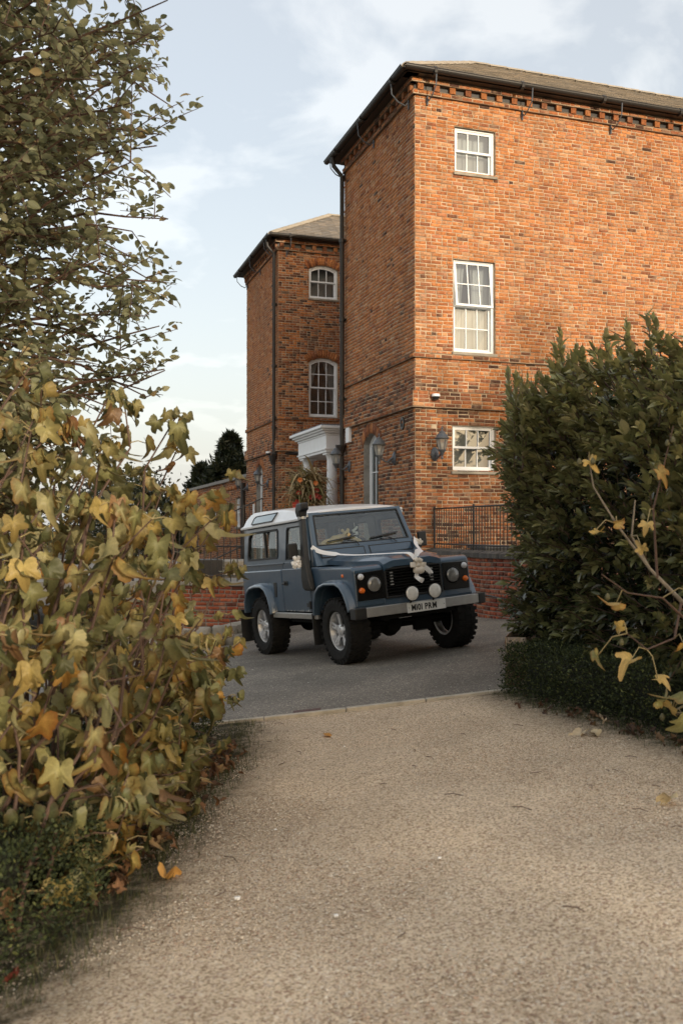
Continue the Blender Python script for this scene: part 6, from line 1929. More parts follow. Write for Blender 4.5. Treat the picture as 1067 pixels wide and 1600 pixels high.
# ---------------------------------------------------------------- fig shrub, left
FIGS = [leaf_shape_lobed(k, .55 + .40 * (k % 3), .45 + .35 * (k % 2)) for k in range(8)]
def fig_shrub():
    r = np.random.default_rng(21)
    root = empty('fig_shrub', (-1.9, 6.0, G(-1.9, 6)), 'large fig shrub with yellowing lobed leaves on the left of the path', 'shrub')
    paths = []; LP = []; LD = []; LS = []; young = []
    pet = []
    stems = []
    for k in range(92):
        bx = r.uniform(-2.9, -1.15); by = r.uniform(3.9, 8.3)
        base = np.array([bx, by, G(bx, by)])
        lean = r.uniform(-.3, 1.0)
        ty = by + r.uniform(-.5, .3)
        hmax = float(np.interp(bx, [-2.9, -1.9, -1.1], [2.75, 2.45, 1.9]))
        h = r.uniform(.45, 1) * hmax
        if ty < 4.4: h = min(h, 1.15)
        tx = bx + lean * .75
        lim = -.78 - .10 * math.sin(ty * 2) - (.30 if h > 1.9 else 0)
        tx = min(tx, lim + .14 * h * (.4 if r.random() < .7 else .9))
        tip = np.array([tx, ty, G(tx, ty) + h])
        stems.append((base, tip))
    # low sprays that hang over the path edge
    for k in range(96):
        y = r.uniform(4.25, 7.9) if k < 40 else r.uniform(4.1, 6.2); x0 = r.uniform(-1.7, -1.3); base = np.array([x0, y, G(x0, y) + .1])
        x1 = float(edge_left(y)) + r.uniform(-.25, .10); stems.append((base, np.array([x1, y + r.uniform(-.3, .2), G(x1, y) + (r.uniform(.15, .95) if k < 40 else r.uniform(.12, .62))])))
    # tall leaders seen against the sky
    for (tx, ty, hz_) in ((-.98, 5.9, 2.20), (-.86, 6.3, 1.95), (-.74, 6.4, 1.72), (-1.15, 5.7, 2.30), (-.80, 6.9, 2.0), (-1.45, 6.1, 2.45), (-1.6, 5.2, 2.35), (-1.1, 6.8, 2.2)):
        stems.append((np.array([tx - .75, ty - .1, G(tx - .7, ty)]), np.array([tx, ty, G(tx, ty) + hz_])))
    for base, tip in stems:
        n = 9; wig = r.normal(0, .05, (n, 3)); wig[0] = 0
        pts = []
        for i in range(n):
            t = i / (n - 1)
            p = base + (tip - base) * np.array([t ** 1.25, t ** 1.25, t ** .8]) + wig[i] * t
            pts.append(p)
        L_ = np.linalg.norm(tip - base)
        r0 = .006 + .0042 * L_
        paths.append(([tuple(p) for p in pts], [r0 * (1 - .72 * i / (n - 1)) for i in range(n)]))
        nl = int(L_ * r.uniform(3.6, 6.5)) + 4
        for q in range(nl):
            t = 1 - (r.random() ** 1.35) * .80
            if q < 3: t = 1
            i = min(int(t * (n - 1)), n - 2); f_ = t * (n - 1) - i
            p = pts[i] * (1 - f_) + pts[i + 1] * f_
            a = r.uniform(0, 6.283); d = np.array([math.cos(a), math.sin(a), r.uniform(.1, .8)]); d /= np.linalg.norm(d)
            s = r.uniform(.085, .175) * (1.0 if t < .97 else .8)
            pl_ = s * r.uniform(.45, .8)
            e = p + d * pl_ * .7 + np.array([d[0], d[1], -.4]) * pl_ * .45
            if e[0] > edge_left(e[1]) + .05 + .1 * (e[2] > .8): continue
            pet.append(([tuple(p), tuple(p + d * pl_ * .6), tuple(e)], [.0035, .003, .0025]))
            dd = np.array([d[0] * r.uniform(.1, .8), d[1] * r.uniform(.1, .8), -r.uniform(.7, 1.5)])
            LP.append(e); LD.append(dd); LS.append(s * 1.35); 
    LP = np.array(LP); LD = np.array(LD); LS = np.array(LS); n = len(LP)
    up = r.normal(0, 1, (n, 3)) * .6 + np.array([.2, -.9, .5])
    M = frames(LP, LD, r.normal(0, .5, n), LS, up)
    cols = pick([(.25, .215, .085), (.185, .18, .075), (.33, .25, .085), (.12, .125, .055), (.38, .22, .06), (.19, .11, .05), (.30, .27, .13)], [5, 6.5, 3, 4.2, .8, .8, 3.4], n, r)
    low = LP[:, 2] < .55; cols[low] *= np.array([.92, .95, .95])
    sc_ = LP[:, 1] / LS + np.where(in_view(LP, .02), 0, 1e3) + np.where(LP[:, 0] < -1.6, 40, 0)
    scatter_leaves('fig', FIGS, LP, M, cols, root, M_leaf, 300, sc_, seed=5)
    merge_tubes('stem', paths, M_twig, root, 6)
    merge_tubes('leaf_stalk', pet, mat('stalk', (.28, .22, .10), .6), root, 4)
    # small green figs
    b = MB()
    for k in range(70):
        base, tip = stems[r.integers(len(stems))]
        p = base + (tip - base) * r.uniform(.75, 1.0) + r.normal(0, .02, 3)
        b.lathe([(0, -.012), (.011, -.004), (.014, .008), (.008, .02), (.003, .028)], 7, M=Matrix.Translation(Vector([float(q) for q in p])))
    b.build('fruit', mat('fig_fruit', (.10, .09, .035), .5), root, smooth=True, kind='stuff')
    print('fig leaves', n)
fig_shrub()

# ---------------------------------------------------------------- small leaved tree, upper left
OV = [leaf_shape_oval(5, .58, .18, c) for c in (.05, .2, .35)]
def tlim(z): return np.interp(z, [1.6, 2.3, 2.76, 3.1, 3.35, 3.6, 3.9, 4.2], [-.26, -.205, -.158, -.180, -.150, -.186, -.180, -.160])
def small_tree():
    r = np.random.default_rng(33)
    root = empty('small_leaved_tree', (-3.3, 6.6, G(-3.3, 6.6)), 'tall tree with small oval olive leaves filling the upper left', 'tree')
    trunk = [(-3.3, 6.6, G(-3.3, 6.6) - .1), (-3.25, 6.62, 1.2), (-3.15, 6.6, 2.6), (-3.2, 6.5, 4.0), (-3.1, 6.5, 5.4)]
    MB().tube(trunk, [.13, .11, .09, .06, .03], 10).build('trunk', M_bark, root, smooth=True)
    paths = []; LP = []; LD = []; LS = []
    tr = np.array(trunk)
    for k in range(235):
        z0 = r.uniform(1.1, 5.1); i = np.searchsorted(tr[:, 2], z0) - 1; i = int(np.clip(i, 0, 3)); f_ = (z0 - tr[i, 2]) / (tr[i + 1, 2] - tr[i, 2])
        b0 = tr[i] * (1 - f_) + tr[i + 1] * f_
        a = r.uniform(-2.0, 1.1) if r.random() < .8 else r.uniform(0, 6.28)
        zt_ = z0 + r.uniform(-.3, 1.5)
        reach = 2.25 * math.sqrt(max(.15, 1 - ((zt_ - 3.9) / 3.6) ** 2)) * r.uniform(.55, 1.03)
        end = b0 + np.array([math.cos(a) * reach, math.sin(a) * reach * .95, zt_ - z0])
        lim = tlim(end[2]) * end[1]
        if end[1] > 4.2 and end[0] > lim: end[0] = lim - r.uniform(-.05, .22)
        n = 8; pts = []
        for q in range(n):
            t = q / (n - 1); pts.append(b0 + (end - b0) * t + np.array([0, 0, .18 * math.sin(math.pi * t) - .08 * t * t]) + r.normal(0, .03, 3) * t)
        paths.append(([tuple(p) for p in pts], [.022 * (1 - .8 * q / (n - 1)) for q in range(n)]))
        for w_ in range(12):
            t = 1 if w_ == 0 else r.uniform(.30, 1); i = min(int(t * (n - 1)), n - 2); f_ = t * (n - 1) - i
            p = pts[i] * (1 - f_) + pts[i + 1] * f_
            d = (end - b0) / np.linalg.norm(end - b0) + r.normal(0, .75, 3); d[2] = d[2] * .9 + .12; d /= np.linalg.norm(d)
            L_ = r.uniform(.22, .50); q2 = []
            if (p + d * L_)[0] > (tlim((p + d * L_)[2]) + r.uniform(-.02, .022)) * (p + d * L_)[1]: continue
            for m in range(5): q2.append(p + d * L_ * m / 4 + np.array([0, 0, -.05 * (m / 4) ** 2]))
            paths.append(([tuple(v) for v in q2], [.005, .0042, .0035, .003, .002]))
            nl = int(L_ / .030)
            for m in range(nl):
                tt = (m + .5) / nl; e = p + d * L_ * tt
                sd = np.cross(d, (0, 0, 1)); sd /= np.linalg.norm(sd) + 1e-6
                ld = sd * (1 if m % 2 else -1) + d * .7 + r.normal(0, .35, 3); ld[2] -= .15
                LP.append(e + ld / np.linalg.norm(ld) * .008); LD.append(ld); LS.append(r.uniform(.055, .082))
    LP = np.array(LP); LD = np.array(LD); LS = np.array(LS)
    ok = (LP[:, 1] > 3.4) & (LP[:, 0] < -.12 * LP[:, 1])
    LP, LD, LS = LP[ok], LD[ok], LS[ok]; n = len(LP)
    M = frames(LP, LD, r.normal(0, .9, n), LS)
    cols = pick([(.24, .235, .125), (.31, .30, .17), (.17, .175, .09), (.37, .345, .20), (.38, .28, .13)], [5, 4, 3.4, 1.3, .5], n, r)
    sc_ = LP[:, 1] / LS + np.where(in_view(LP), 0, 1e4)
    scatter_leaves('t', OV, LP, M, cols, root, M_leaft, 300, sc_, seed=6)
    merge_tubes('branch', paths, M_twig, root, 4)
    print('tree leaves', n)
small_tree()

# ---------------------------------------------------------------- laurel, right
LAU = [leaf_shape_oval(5, .46, .25, c) for c in (.0, .15, .32)]
def lau_left(y): return 1.71 + (8.9 - y) * .28 if y < 8.9 else 1.71 + (y - 8.9) * .16
def laurel():
    r = np.random.default_rng(44)
    root = empty('laurel_bush', (3.0, 8.6, G(3, 8.6)), 'big dark glossy laurel bush filling the right side behind the box hedge', 'bush')
    paths = []; LP = []; LD = []; LS = []; TP = []
    shoots = []
    def top(x, y): return 2.72 + .10 * math.sin(x * 3.7) + .08 * math.sin(y * 5 + x * 2) - max(0, 2.0 - x) * .12 + max(0, x - 3) * .05 - max(0, 7.2 - y) * .42 - .30 + .12 * math.sin(x * 8 + y * 3)
    for k in range(2300):                      # surface shoots
        y = r.uniform(6.15, 11.5); m = r.random()
        xl = lau_left(y)
        if m < .55:   # face to the path
            z = r.uniform(.10, 1) ** .8; x = xl + r.uniform(-.02, .26) + .12 * max(0, z - .75)
            zz = z * (top(x, y) - .0); bul = .12 * math.sin(zz * 3.0 + 1.6) + .09 * math.sin(zz * 6 + y * 2.3)
            p = np.array([x - bul, y, G(x, y) + zz])
            d = np.array([-.75 + r.normal(0, .35), -.45 + r.normal(0, .4), .65 + r.normal(0, .3)])
            if zz < 1.2: d[2] = r.uniform(-.3, .6)
        elif m < .80:   # near end
            x = r.uniform(2.0, 5.4); y = 6.25 + r.uniform(-.1, .35); zz = r.uniform(.1, 1) * top(x, y) ; p = np.array([x, y, G(x, y) + zz])
            d = np.array([r.normal(-.2, .4), -.8 + r.normal(0, .3), .7 + r.normal(0, .3)])
        else:           # top
            x = r.uniform(xl, 5.6); p = np.array([x, y, G(x, y) + top(x, y) - r.uniform(0, .25)]); d = np.array([r.normal(0, .25), r.normal(0, .25), 1])
        shoots.append((p, d, r.uniform(.16, .30), 1.0))
    for (x, y, h) in ((1.78, 8.7, .42), (2.02, 8.9, .74), (2.20, 8.2, .50), (1.62, 9.1, .50), (2.50, 8.4, .62), (2.62, 8.8, .58), (2.86, 9.0, .52), (1.93, 8.3, .50), (3.1, 8.9, .55), (2.35, 9.4, .5), (2.9, 8.1, .5), (3.3, 8.6, .6), (3.0, 9.8, .8), (1.56, 8.55, .45), (1.7, 9.6, .6)):
        z = G(x, y) + top(x, y) - .45
        for j in range(4):
            shoots.append((np.array([x + r.normal(0, .07), y + r.normal(0, .07), z + r.uniform(-.1, .05)]), np.array([r.normal(0, .10), r.normal(0, .1), 1]), h * r.uniform(.75, 1.25) + .30, 1.0))
    for k in range(60):   # bright young whorls nearer the path
        y = r.uniform(6.2, 7.1); x = lau_left(y) + r.uniform(-.12, .9); zz = r.uniform(1.2, 2.15)
        shoots.append((np.array([x, y - .1, G(x, y) + zz]), np.array([r.normal(-.1, .25), r.normal(-.35, .2), 1]), r.uniform(.2, .34), 1.45))
    young = []
    for p, d, L_, f_ in shoots:
        d = d / np.linalg.norm(d)
        q2 = [tuple(p + d * L_ * m / 3 + np.array([0, 0, .02]) * m) for m in range(4)]
        paths.append((q2, [.006, .005, .004, .002]))
        nl = int(L_ / .020)
        b0 = np.cross(d, (.3, .2, 1.)); b0 /= np.linalg.norm(b0) + 1e-6; b1 = np.cross(d, b0)
        for m in range(nl):
            t = (m + 1) / nl; a = m * 2.4 + r.uniform(-.3, .3)
            ra = b0 * math.cos(a) + b1 * math.sin(a)
            op = 1.0 - .75 * t ** 2
            LP.append(p + d * L_ * t * .97); LD.append(d * (.75 + .5 * t) + ra * op + np.array([0, 0, .1])); LS.append(r.uniform(.070, .112) * f_ * (1 - .35 * (t > .95))); young.append((t * .62 + (.42 if p[2] > 1.7 else (.14 if p[2] > 1.0 else -.12))) * (1.0 if f_ == 1 else 1.3))
    # inner leaves
    n0 = 15000
    y = r.uniform(6.3, 11.3, n0); x = np.array([lau_left(v) for v in y]) + .12 + r.random(n0) ** 1.5 * 2.2; z = r.uniform(.05, 2.45, n0)
    Pn = np.stack([x, y, z + .0], 1)
    LP = np.concatenate([np.array(LP), Pn]); LD = np.concatenate([np.array(LD), r.normal(0, 1, (n0, 3))]); LS = np.concatenate([np.array(LS), r.uniform(.08, .13, n0)])
    young = np.concatenate([np.array(young), np.zeros(n0)]); n = len(LP)
    M = frames(LP, LD, r.normal(0, .5, n), LS)
    old = pick([(.026, .038, .015), (.042, .055, .022), (.018, .027, .012)], [3, 2, 2], n, r)
    ny = pick([(.32, .30, .125), (.25, .255, .105), (.37, .33, .16)], [3, 2, 1], n, r)
    yy = np.clip(young, 0, 1)[:, None]; cols = old * (1 - yy) + ny * yy
    sc_ = LP[:, 1] / LS + np.where(in_view(LP), 0, 1e4) + np.where(np.arange(n) >= n - n0, 1e4, 0)
    scatter_leaves('l', LAU, LP, M, cols, root, M_leafg, 300, sc_, seed=7)
    merge_tubes('shoot', paths, M_twig, root, 4)
    # inner limbs
    pp = []
    for k in range(26):
        x = r.uniform(2.1, 4.8); y = r.uniform(6.8, 10.8); pts = [(x, y, G(x, y)), (x + r.normal(0, .15), y + r.normal(0, .15), 1.0), (x + r.normal(0, .3), y + r.normal(0, .3), 2.1)]
        pp.append((pts, [.035, .025, .01]))
    merge_tubes('limb', pp, M_bark, root, 6)
    print('laurel leaves', n)
laurel()

M_leafm = leaf_mat('matt_leaf', .6, .15, .22)
# ---------------------------------------------------------------- box hedges
def box_hedge(label, corners, ztop, n, leaf, seed, cols_, nsing=0, bright=1.):
    """corners: list of 4 ground points (x,y) counter clockwise; clipped hedge with leaves in its outer shell"""
    r = np.random.default_rng(seed)
    c = np.array(corners, float); ctr = c.mean(0)
    root = empty('box_hedge', (float(ctr[0]), float(ctr[1]), G(*ctr)), label, 'hedge')
    def wpt(u, v): return (c[0] * (1 - u) + c[1] * u) * (1 - v) + (c[3] * (1 - u) + c[2] * u) * v
    # twiggy dark core
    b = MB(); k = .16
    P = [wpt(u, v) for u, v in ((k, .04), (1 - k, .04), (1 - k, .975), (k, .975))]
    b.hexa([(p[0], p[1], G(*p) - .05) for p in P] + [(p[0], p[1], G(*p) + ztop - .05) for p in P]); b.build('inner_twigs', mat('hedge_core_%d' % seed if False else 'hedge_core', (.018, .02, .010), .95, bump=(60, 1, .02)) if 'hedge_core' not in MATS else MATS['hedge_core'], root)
    per = [np.linalg.norm(c[(i + 1) % 4] - c[i]) for i in range(4)]
    areas = [p * ztop for p in per] + [.5 * abs((c[2] - c[0])[0] * (c[3] - c[1])[1] - (c[2] - c[0])[1] * (c[3] - c[1])[0]) * 1.0]
    tot = sum(areas); LP = []; LD = []
    for i in range(5):
        m = int(n * areas[i] / tot)
        if i < 4:
            t = r.random(m); z = r.random(m); q = c[i] * (1 - t[:, None]) + c[(i + 1) % 4] * t[:, None]
            e = c[(i + 1) % 4] - c[i]; nn = np.array([e[1], -e[0]]) / np.linalg.norm(e)
            dep = .075 * r.random(m) ** 1.6 - .035 * np.abs(r.normal(0, 1, m)) + .018 * np.sin(t * per[i] * 7) + .014 * np.sin(z * 9 + t * 11) - .05 * (z > .93)
            x = q[:, 0] + nn[0] * dep; y = q[:, 1] + nn[1] * dep
            g = G0 + GX * np.clip(x, -5, 5) + GY * np.clip(y, -6, 30)
            LP.append(np.stack([x, y, g + z * ztop * .99], 1)); LD.append(r.normal(0, 1, (m, 3)) + np.array([nn[0], nn[1], .6]) * 1.0)
        else:
            u, v = r.random(m), r.random(m)
            q = (c[0] * (1 - u[:, None]) + c[1] * u[:, None]) * (1 - v[:, None]) + (c[3] * (1 - u[:, None]) + c[2] * u[:, None]) * v[:, None]
            g = G0 + GX * np.clip(q[:, 0], -5, 5) + GY * np.clip(q[:, 1], -6, 30)
            z = g + ztop + .02 * np.sin(q[:, 0] * 9) * np.sin(q[:, 1] * 8) - .04 * np.abs(r.normal(0, 1, m)) + .02 * r.random(m)
            LP.append(np.stack([q[:, 0], q[:, 1], z], 1)); LD.append(r.normal(0, 1, (m, 3)) + np.array([0, 0, 1.2]))
    LP = np.concatenate(LP); LD = np.concatenate(LD); m = len(LP)
    V = np.array([(0, 0, 0), (.5, .28, .05), (1, 0, 0), (.5, -.28, .05)], 'f'); F = np.array([(0, 1, 2), (0, 2, 3)], 'i')
    S = r.uniform(.7, 1.25, m) * leaf
    M = frames(LP, LD, r.uniform(0, 6.28, m), S)
    cols = pick(cols_, [4, 3, 2, 1], m, r, .35) * bright
    scatter_leaves('b', [(V, F)], LP, M, cols, root, M_leafm, nsing, LP[:, 1] + np.where(in_view(LP), 0, 100), seed=seed)
    return root
BC = [(.032, .042, .017), (.048, .060, .022), (.020, .027, .013), (.105, .115, .040)]
box_hedge('low clipped box hedge at the lower left, nearest the camera', [(-1.78, 1.2), (-1.60, 1.2), (-.94, 4.25), (-1.55, 4.25)][::1] if False else [(-3.4, .8), (-1.85, .8), (-.98, 4.15), (-2.9, 4.15)], .43, 70000, .019, 61, BC)
box_hedge('low clipped box hedge running under the fig shrub', [(-2.2, 4.3), (-1.05, 4.3), (-1.02, 8.1), (-2.0, 8.1)], .34, 26000, .02, 62, BC)
box_hedge('low clipped box hedge along the right side of the path', [(3.35, 1.8), (3.95, 1.8), (2.02, 8.65), (1.44, 8.55)][::1] if False else [(3.30, 1.8), (4.0, 1.8), (2.12, 8.62), (1.41, 8.62)], .42, 85000, .023, 63, BC, bright=1.25)

# ---------------------------------------------------------------- bare fig branches with yellow leaves, right
def right_fig():
    r = np.random.default_rng(55)
    root = empty('young_fig_tree', (2.9, 5.6, G(2.9, 5.6)), 'pale fig branches with a few bright yellow leaves in front of the laurel', 'tree')
    Y0 = 5.55
    def at(px, py, Y=Y0): return (((px - 533.5) / 1556) * Y, Y, CZ + (828 - py) / 1556 * Y)
    main = [(2.9, 5.6, G(2.9, 5.6)), (2.45, 5.6, .62), (2.05, 5.55, .88), (1.88, 5.52, .99), (1.70, 5.5, 1.17)]
    MB().tube(main, [.030, .022, .016, .013, .009], 8).build('trunk', M_palebark, root, smooth=True)
    br = [[(1.70, 5.5, 1.17), (1.50, 5.45, 1.42), (1.37, 5.42, 1.62), (1.34, 5.4, 1.78)],
          [(1.74, 5.5, 1.12), (1.72, 5.5, 1.5), (1.76, 5.45, 1.72), (1.80, 5.4, 1.95)],
          [(1.70, 5.5, 1.17), (1.60, 5.5, 1.35), (1.62, 5.5, 1.55)],
          [(1.88, 5.52, .99), (1.80, 5.4, .80), (1.62, 5.3, .75), (1.50, 5.25, .84)],
          [(2.05, 5.55, .88), (1.9, 5.4, .60), (1.84, 5.35, .38), (1.75, 5.3, .42)],
          [(1.86, 5.4, .9), (1.72, 5.35, 1.02), (1.52, 5.3, 1.05), (1.38, 5.3, 1.15)],
          [(2.05, 5.5, .9), (2.0, 5.4, 1.3), (2.1, 5.4, 1.6)]]
    for p in br:
        MB().tube(p, [.008, .006, .0045, .003][:len(p)], 6).build('branch', M_palebark if p is br[0] or p is br[2] else M_twig, root, smooth=True)
    pts = []
    spec = [(1.345, 5.4, 1.76, .11), (1.74, 5.45, 1.70, .12), (1.36, 5.35, 1.38, .10), (1.49, 5.4, 1.42, .12), (1.67, 5.45, 1.42, .10), (1.46, 5.3, 1.00, .14), (1.49, 5.3, .87, .10), (1.36, 5.3, .72, .11), (1.52, 5.25, .70, .17), (1.80, 5.25, .78, .15), (1.67, 5.28, .60, .12), (1.95, 5.35, 1.12, .14), (1.60, 5.3, 1.28, .09), (1.88, 5.3, 1.05, .08),
            (1.62, 5.1, .52, .13), (1.73, 5.1, .56, .19), (1.80, 5.08, .58, .17), (1.74, 5.05, .42, .17), (1.83, 5.1, .44, .18), (1.90, 5.08, .50, .14), (1.78, 5.0, .38, .15), (1.68, 5.1, .48, .12)]
    P = np.array([s[:3] for s in spec]); S = np.array([s[3] for s in spec]) * 1.05; n = len(P)
    D = r.normal(0, .5, (n, 3)) + np.array([-.2, -.2, -.75]); 
    M = frames(P, D, r.normal(0, .6, n), S, np.tile(np.array([[.1, -1., .3]]), (n, 1)) + r.normal(0, .4, (n, 3)))
    cols = pick([(.58, .40, .12), (.50, .36, .13), (.30, .28, .11)], [4, 3, 1.3], n, r, .15)
    cols[-8:-3] = pick([(.26, .25, .10), (.34, .30, .11)], [1, 1], 5, r, .15)
    scatter_leaves('rf', FIGS[:2] + FIGS[3:5], P, M, cols, root, M_leaf, 300, seed=8)
    pet = []
    for i in range(n):
        p = P[i]; nb = min((v for b_ in br for v in b_), key=lambda v: np.linalg.norm(np.array(v) - p))
        q = np.array(nb); mid = (p + q) / 2 + np.array([0, 0, .04]); pet.append(([tuple(q), tuple(mid), tuple(p)], [.004, .003, .0025]))
    merge_tubes('leaf_stalk', pet, MATS['stalk'], root, 4)
    for k in range(9):
        bb = br[k % len(br)]; p = Vector(bb[-1]) + Vector((r.normal(0, .04), r.normal(0, .02), -.03 - .12 * r.random()))
        b = MB(); b.lathe([(0, -.014), (.012, -.006), (.015, .007), (.009, .02), (.003, .028)], 8, M=Matrix.Translation(p)); b.build('fruit', MATS['fig_fruit'], root, smooth=True)
right_fig()

# ---------------------------------------------------------------- fallen leaves
def litter(name, label, pts, seed, size=(.05, .11), cols_=None, kind='stuff'):
    r = np.random.default_rng(seed); n = len(pts); P = np.array(pts)
    D = np.stack([r.normal(0, 1, n), r.normal(0, 1, n), r.normal(0, .25, n)], 1)
    M = frames(P, D, r.normal(0, .5, n), r.uniform(size[0], size[1], n))
    c = pick(cols_ or [(.13, .068, .036), (.19, .10, .05), (.085, .05, .034), (.27, .18, .09)], [4, 3, 3, 1], n, r)
    e = empty(name, (float(P[:, 0].mean()), float(P[:, 1].mean()), float(P[:, 2].mean())))
    bpy.data.objects.remove(e)
    Vs = []; Fs = []; Cs = []; off = 0
    for i in range(n):
        V, F, _f = FIGS[i % 8]; W = V @ M[i].T + P[i]; Vs.append(W); Fs.append(F + off); off += len(V); Cs.append(np.repeat(c[i][None], len(V), 0))
    return obj(name, np_mesh(name, np.concatenate(Vs), np.concatenate(Fs), M_dry, np.concatenate(Cs), smooth=True), kind=kind, label=label, cat='leaves')
r = np.random.default_rng(71)
pts = []
for k in range(200):
    y = r.uniform(4.1, 7.2); x = edge_left(y) + r.normal(-.10, .09)
    pts.append((x, y, G(x, y) + .025 + .05 * r.random()))
litter('leaf_litter', 'brown fallen leaves heaped along the left edge of the path', pts, 72, (.045, .10))
pts = []
for k in range(120):
    y = r.uniform(4.6, 8.2); x = edge_right(y) - abs(r.normal(0, .09)) + .03
    if y > 7.3 and r.random() < .7: continue
    pts.append((x, y, G(x, y) + .02 + .03 * r.random()))
litter('leaf_litter', 'brown fallen leaves along the foot of the right hand hedge', pts, 73, (.03, .09), [(.13, .07, .04), (.22, .14, .08), (.08, .05, .035), (.45, .34, .22)])
# short grass and weeds along the left and right edges
def grass(name, label, n, seed, fx):
    r = np.random.default_rng(seed); V = []; F = []; C = []
    for k in range(n):
        x, y = fx(r); z = G(x, y); a = r.uniform(0, 6.28); h = r.uniform(.02, .07); w_ = .0022; dx, dy = math.cos(a), math.sin(a); b = r.uniform(.2, .8)
        i = len(V)
        V += [(x - dy * w_, y + dx * w_, z), (x + dy * w_, y - dx * w_, z), (x + dx * h * b, y + dy * h * b, z + h)]
        F.append((i, i + 1, i + 2)); c = np.array([(.06, .075, .02), (.12, .11, .04), (.04, .05, .02)][r.integers(3)]); C += [c] * 3
    obj(name, np_mesh(name, V, F, M_leaf, np.array(C)), kind='stuff', label=label, cat='grass')
grass('grass_tufts', 'sparse grass and weeds along the left edge of the gravel', 5200, 81, lambda r: ((lambda y: (edge_left(y) + r.normal(0, .09), y))(r.uniform(3.2, 8.4))))
grass('grass_tufts', 'sparse weeds at the foot of the right hand hedge', 3000, 82, lambda r: ((lambda y: (edge_right(y) + r.normal(-.04, .07), y))(r.uniform(5, 8.6))))
# single leaves that can be picked out
singles = [((510 - 533.5) / 1556, 1153, (.50, .26, .08), .075, 'small orange leaf lying on the gravel near the kerb'),
           ((1042 - 533.5) / 1556, 1258, (.62, .50, .30), .095, 'pale curled leaf on the gravel at the right edge'),
           ((905 - 533.5) / 1556, 1150, (.60, .48, .32), .13, 'pale open leaf on the gravel beside the hedge foot'),
           ((925 - 533.5) / 1556, 1152, (.50, .42, .28), .08, 'small pale leaf just right of the open one by the hedge'),
           ((262 - 533.5) / 1556, 1378, (.62, .34, .10), .12, 'curled orange yellow leaf on top of the left litter'),
           ((25 - 533.5) / 1556, 1532, (.14, .035, .025), .06, 'small dark red leaf at the foot of the near left hedge')]
for k, (q, py, c, s, lb) in enumerate(singles):
    m_ = (828 - py) / 1556
    Y = (G0 - CZ) / (m_ - GX * q - GY); X = q * Y
    V, F, _f = FIGS[k % 8]
    me = np_mesh('fallen_leaf', V * s / .62, F, M_dry, np.repeat(np.array([c]), len(V), 0), smooth=True)
    t = bpy.data.objects.new('fallen_leaf', me); t.location = (X, Y, G(X, Y) + .025); t.rotation_euler = (.1, .1, k * 1.9); link(t); reg(t, lb, 'leaf', 'single fallen leaves on the gravel')
b = MB()
for k in range(46):
    y = r.uniform(3.4, 8.2); x = r.uniform(edge_left(y), edge_right(y)); a = r.uniform(0, 3.14); L_ = r.uniform(.02, .06)
    b.tube([(x, y, G(x, y) + .018), (x + L_ * math.cos(a), y + L_ * math.sin(a), G(x, y) + .022), (x + L_ * 1.8 * math.cos(a + .3), y + L_ * 1.8 * math.sin(a + .3), G(x, y) + .018)], .002, 4)
b.build('twig_litter', M_twig, kind='stuff', label='small dark twigs strewn over the gravel', cat='twigs', fix=False)
b = MB(); X, Y = -.42, 4.05
M_chip = mat('white_stone', (.8, .79, .76), .6)
for X, Y, s in ((-.42, 4.05, .012), (.42, 4.3, .008), (-.02, 3.75, .009), (-.33, 5.0, .007), (.02, 6.9, .008)):
    rock(X, Y, G(X, Y) + .018, s, s * .8, s * .5, None, int(Y * 10), 'white_stone', M_chip)
for o in [o for o in bpy.data.objects if o.name.startswith('white_stone') and o.type == 'MESH']:
    pass
WSL = ['white stone chip on the gravel, lower left, the largest of the chips', 'white stone chip on the gravel right of the middle foreground', 'white stone chip on the gravel at the bottom middle', 'tiny white chip on the gravel beside the left litter', 'tiny white chip far up the gravel towards the kerb']
for o, lb in zip(sorted([o for o in bpy.data.objects if o.name.startswith('white_stone') and o.type == 'MESH'], key=lambda o: o.name), WSL): reg(o, lb, 'stone', 'white chips among the gravel')

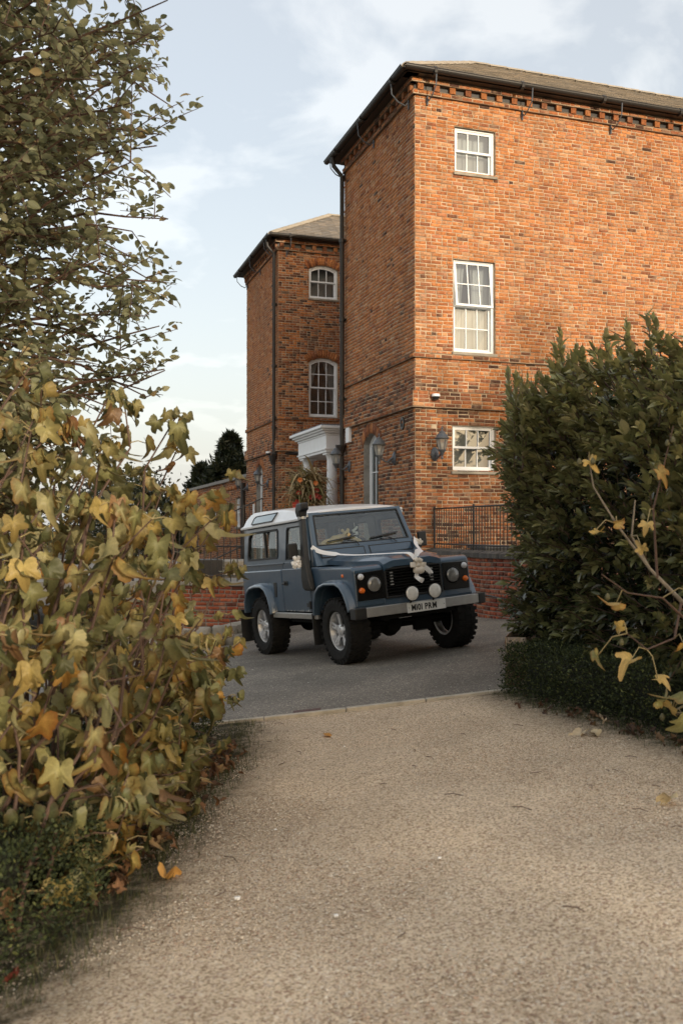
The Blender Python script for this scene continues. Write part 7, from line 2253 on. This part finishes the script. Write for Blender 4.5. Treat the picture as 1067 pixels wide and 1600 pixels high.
# ---------------------------------------------------------------- distant and surrounding trees
def leafy_tree(x, y, h, rad, seed, label, pal, cone=False, n=5000, leaf=.16, z0=.25, group=None, name='tree'):
    r = np.random.default_rng(seed); g = G(x, y)
    root = empty(name, (x, y, g), label, 'tree', group)
    MB().tube([(x, y, g - .2), (x + .1, y, g + h * .4), (x, y + .1, g + h * .85)], [h * .03, h * .022, h * .008], 8).build('trunk', M_bark, root, smooth=True)
    P = []; nc = 130 if cone else 46; pp = []
    for k in range(nc):
        if cone:
            t = r.uniform(z0, 1.0); rr = rad * (1 - t) ** .8 * r.uniform(.5, 1.0) + .1; a = r.uniform(0, 6.28); c = np.array([x + rr * math.cos(a), y + rr * math.sin(a), g + h * t]); s = rad * .24 * (1.2 - t)
            sz = (s, s, s * 1.4)
        else:
            d = r.normal(0, 1, 3); d /= np.linalg.norm(d); q = r.uniform(.45, 1) ; c = np.array([x, y, g + h * (z0 + 1) / 2]) + d * q * np.array([rad, rad, h * (1 - z0) / 2]) * .85; s = rad * r.uniform(.2, .36); sz = (s, s, s * .8)
        pp.append(([(x, y, min(c[2] - .3, g + h * .8)), tuple((np.array([x, y, c[2] - .3]) + c) / 2), tuple(c)], [h * .008, h * .005, h * .002]))
        m = n // nc; P.append(c + r.normal(0, .5, (m, 3)) * np.array(sz))
    P = np.concatenate(P); m = len(P)
    M = frames(P, r.normal(0, 1, (m, 3)) + (np.array([0, 0, .8]) if cone else 0), r.uniform(0, 6.28, m), r.uniform(.6, 1.3, m) * leaf)
    V, F = leaf_shape_oval(2, .5, .15, .1) if not cone else (np.array([(0, 0, 0), (.5, .13, 0), (1, 0, 0), (.5, -.13, 0), (.6, 0, .14)], 'f'), np.array([(0, 1, 2, 3), (0, 4, 2, 4)], 'i'))
    if cone: F = np.array([(0, 1, 2, 3)], 'i')
    cols = pick(pal, [1] * len(pal), m, r, .3)
    scatter_leaves('x', [(V, F)], P, M, cols, root, M_leaf, 0, seed=seed, stuff_name='crown')
    merge_tubes('limb', pp, M_bark, root, 4, kind=None)
DK = [(.02, .028, .012), (.03, .04, .016), (.014, .02, .01), (.05, .05, .02)]
leafy_tree(-5.6, 50, 7.1, 2.6, 91, 'dark pointed conifer rising behind the far wing and annexe', DK, True, 15000, .34, .10, name='conifer')
leafy_tree(-7.3, 52, 5.7, 2.2, 92, 'lower dark conifer left of the pointed one', DK, True, 10000, .34, .10, name='conifer')
leafy_tree(-6.6, 34, 4.6, 2.2, 93, 'dark rounded tree with yellow tinges left of the annexe', DK + [(.12, .09, .03)], False, 6000, .16, .12, name='round_tree')
leafy_tree(-9.5, 40, 5.2, 2.8, 94, 'dark tree farther left behind the fig shrub', DK, False, 5000, .18, .1, name='round_tree')
# unseen trees added behind the photographer to shade the forecourt and wall foot
MD = [(.05, .06, .02), (.08, .08, .03), (.04, .045, .018)]
k = 0
for (x, y, h, rad) in SHADE_TREES:
    leafy_tree(x, y, h, rad, 200 + k, ('nearest', 'second', 'third', 'fourth', 'fifth', 'sixth', 'last')[k] + ' unseen tree added behind the photographer to cast shade', MD, False, 1700, .60, .06, group='unseen trees added behind the photographer to cast shade', name='shade_tree'); k += 1
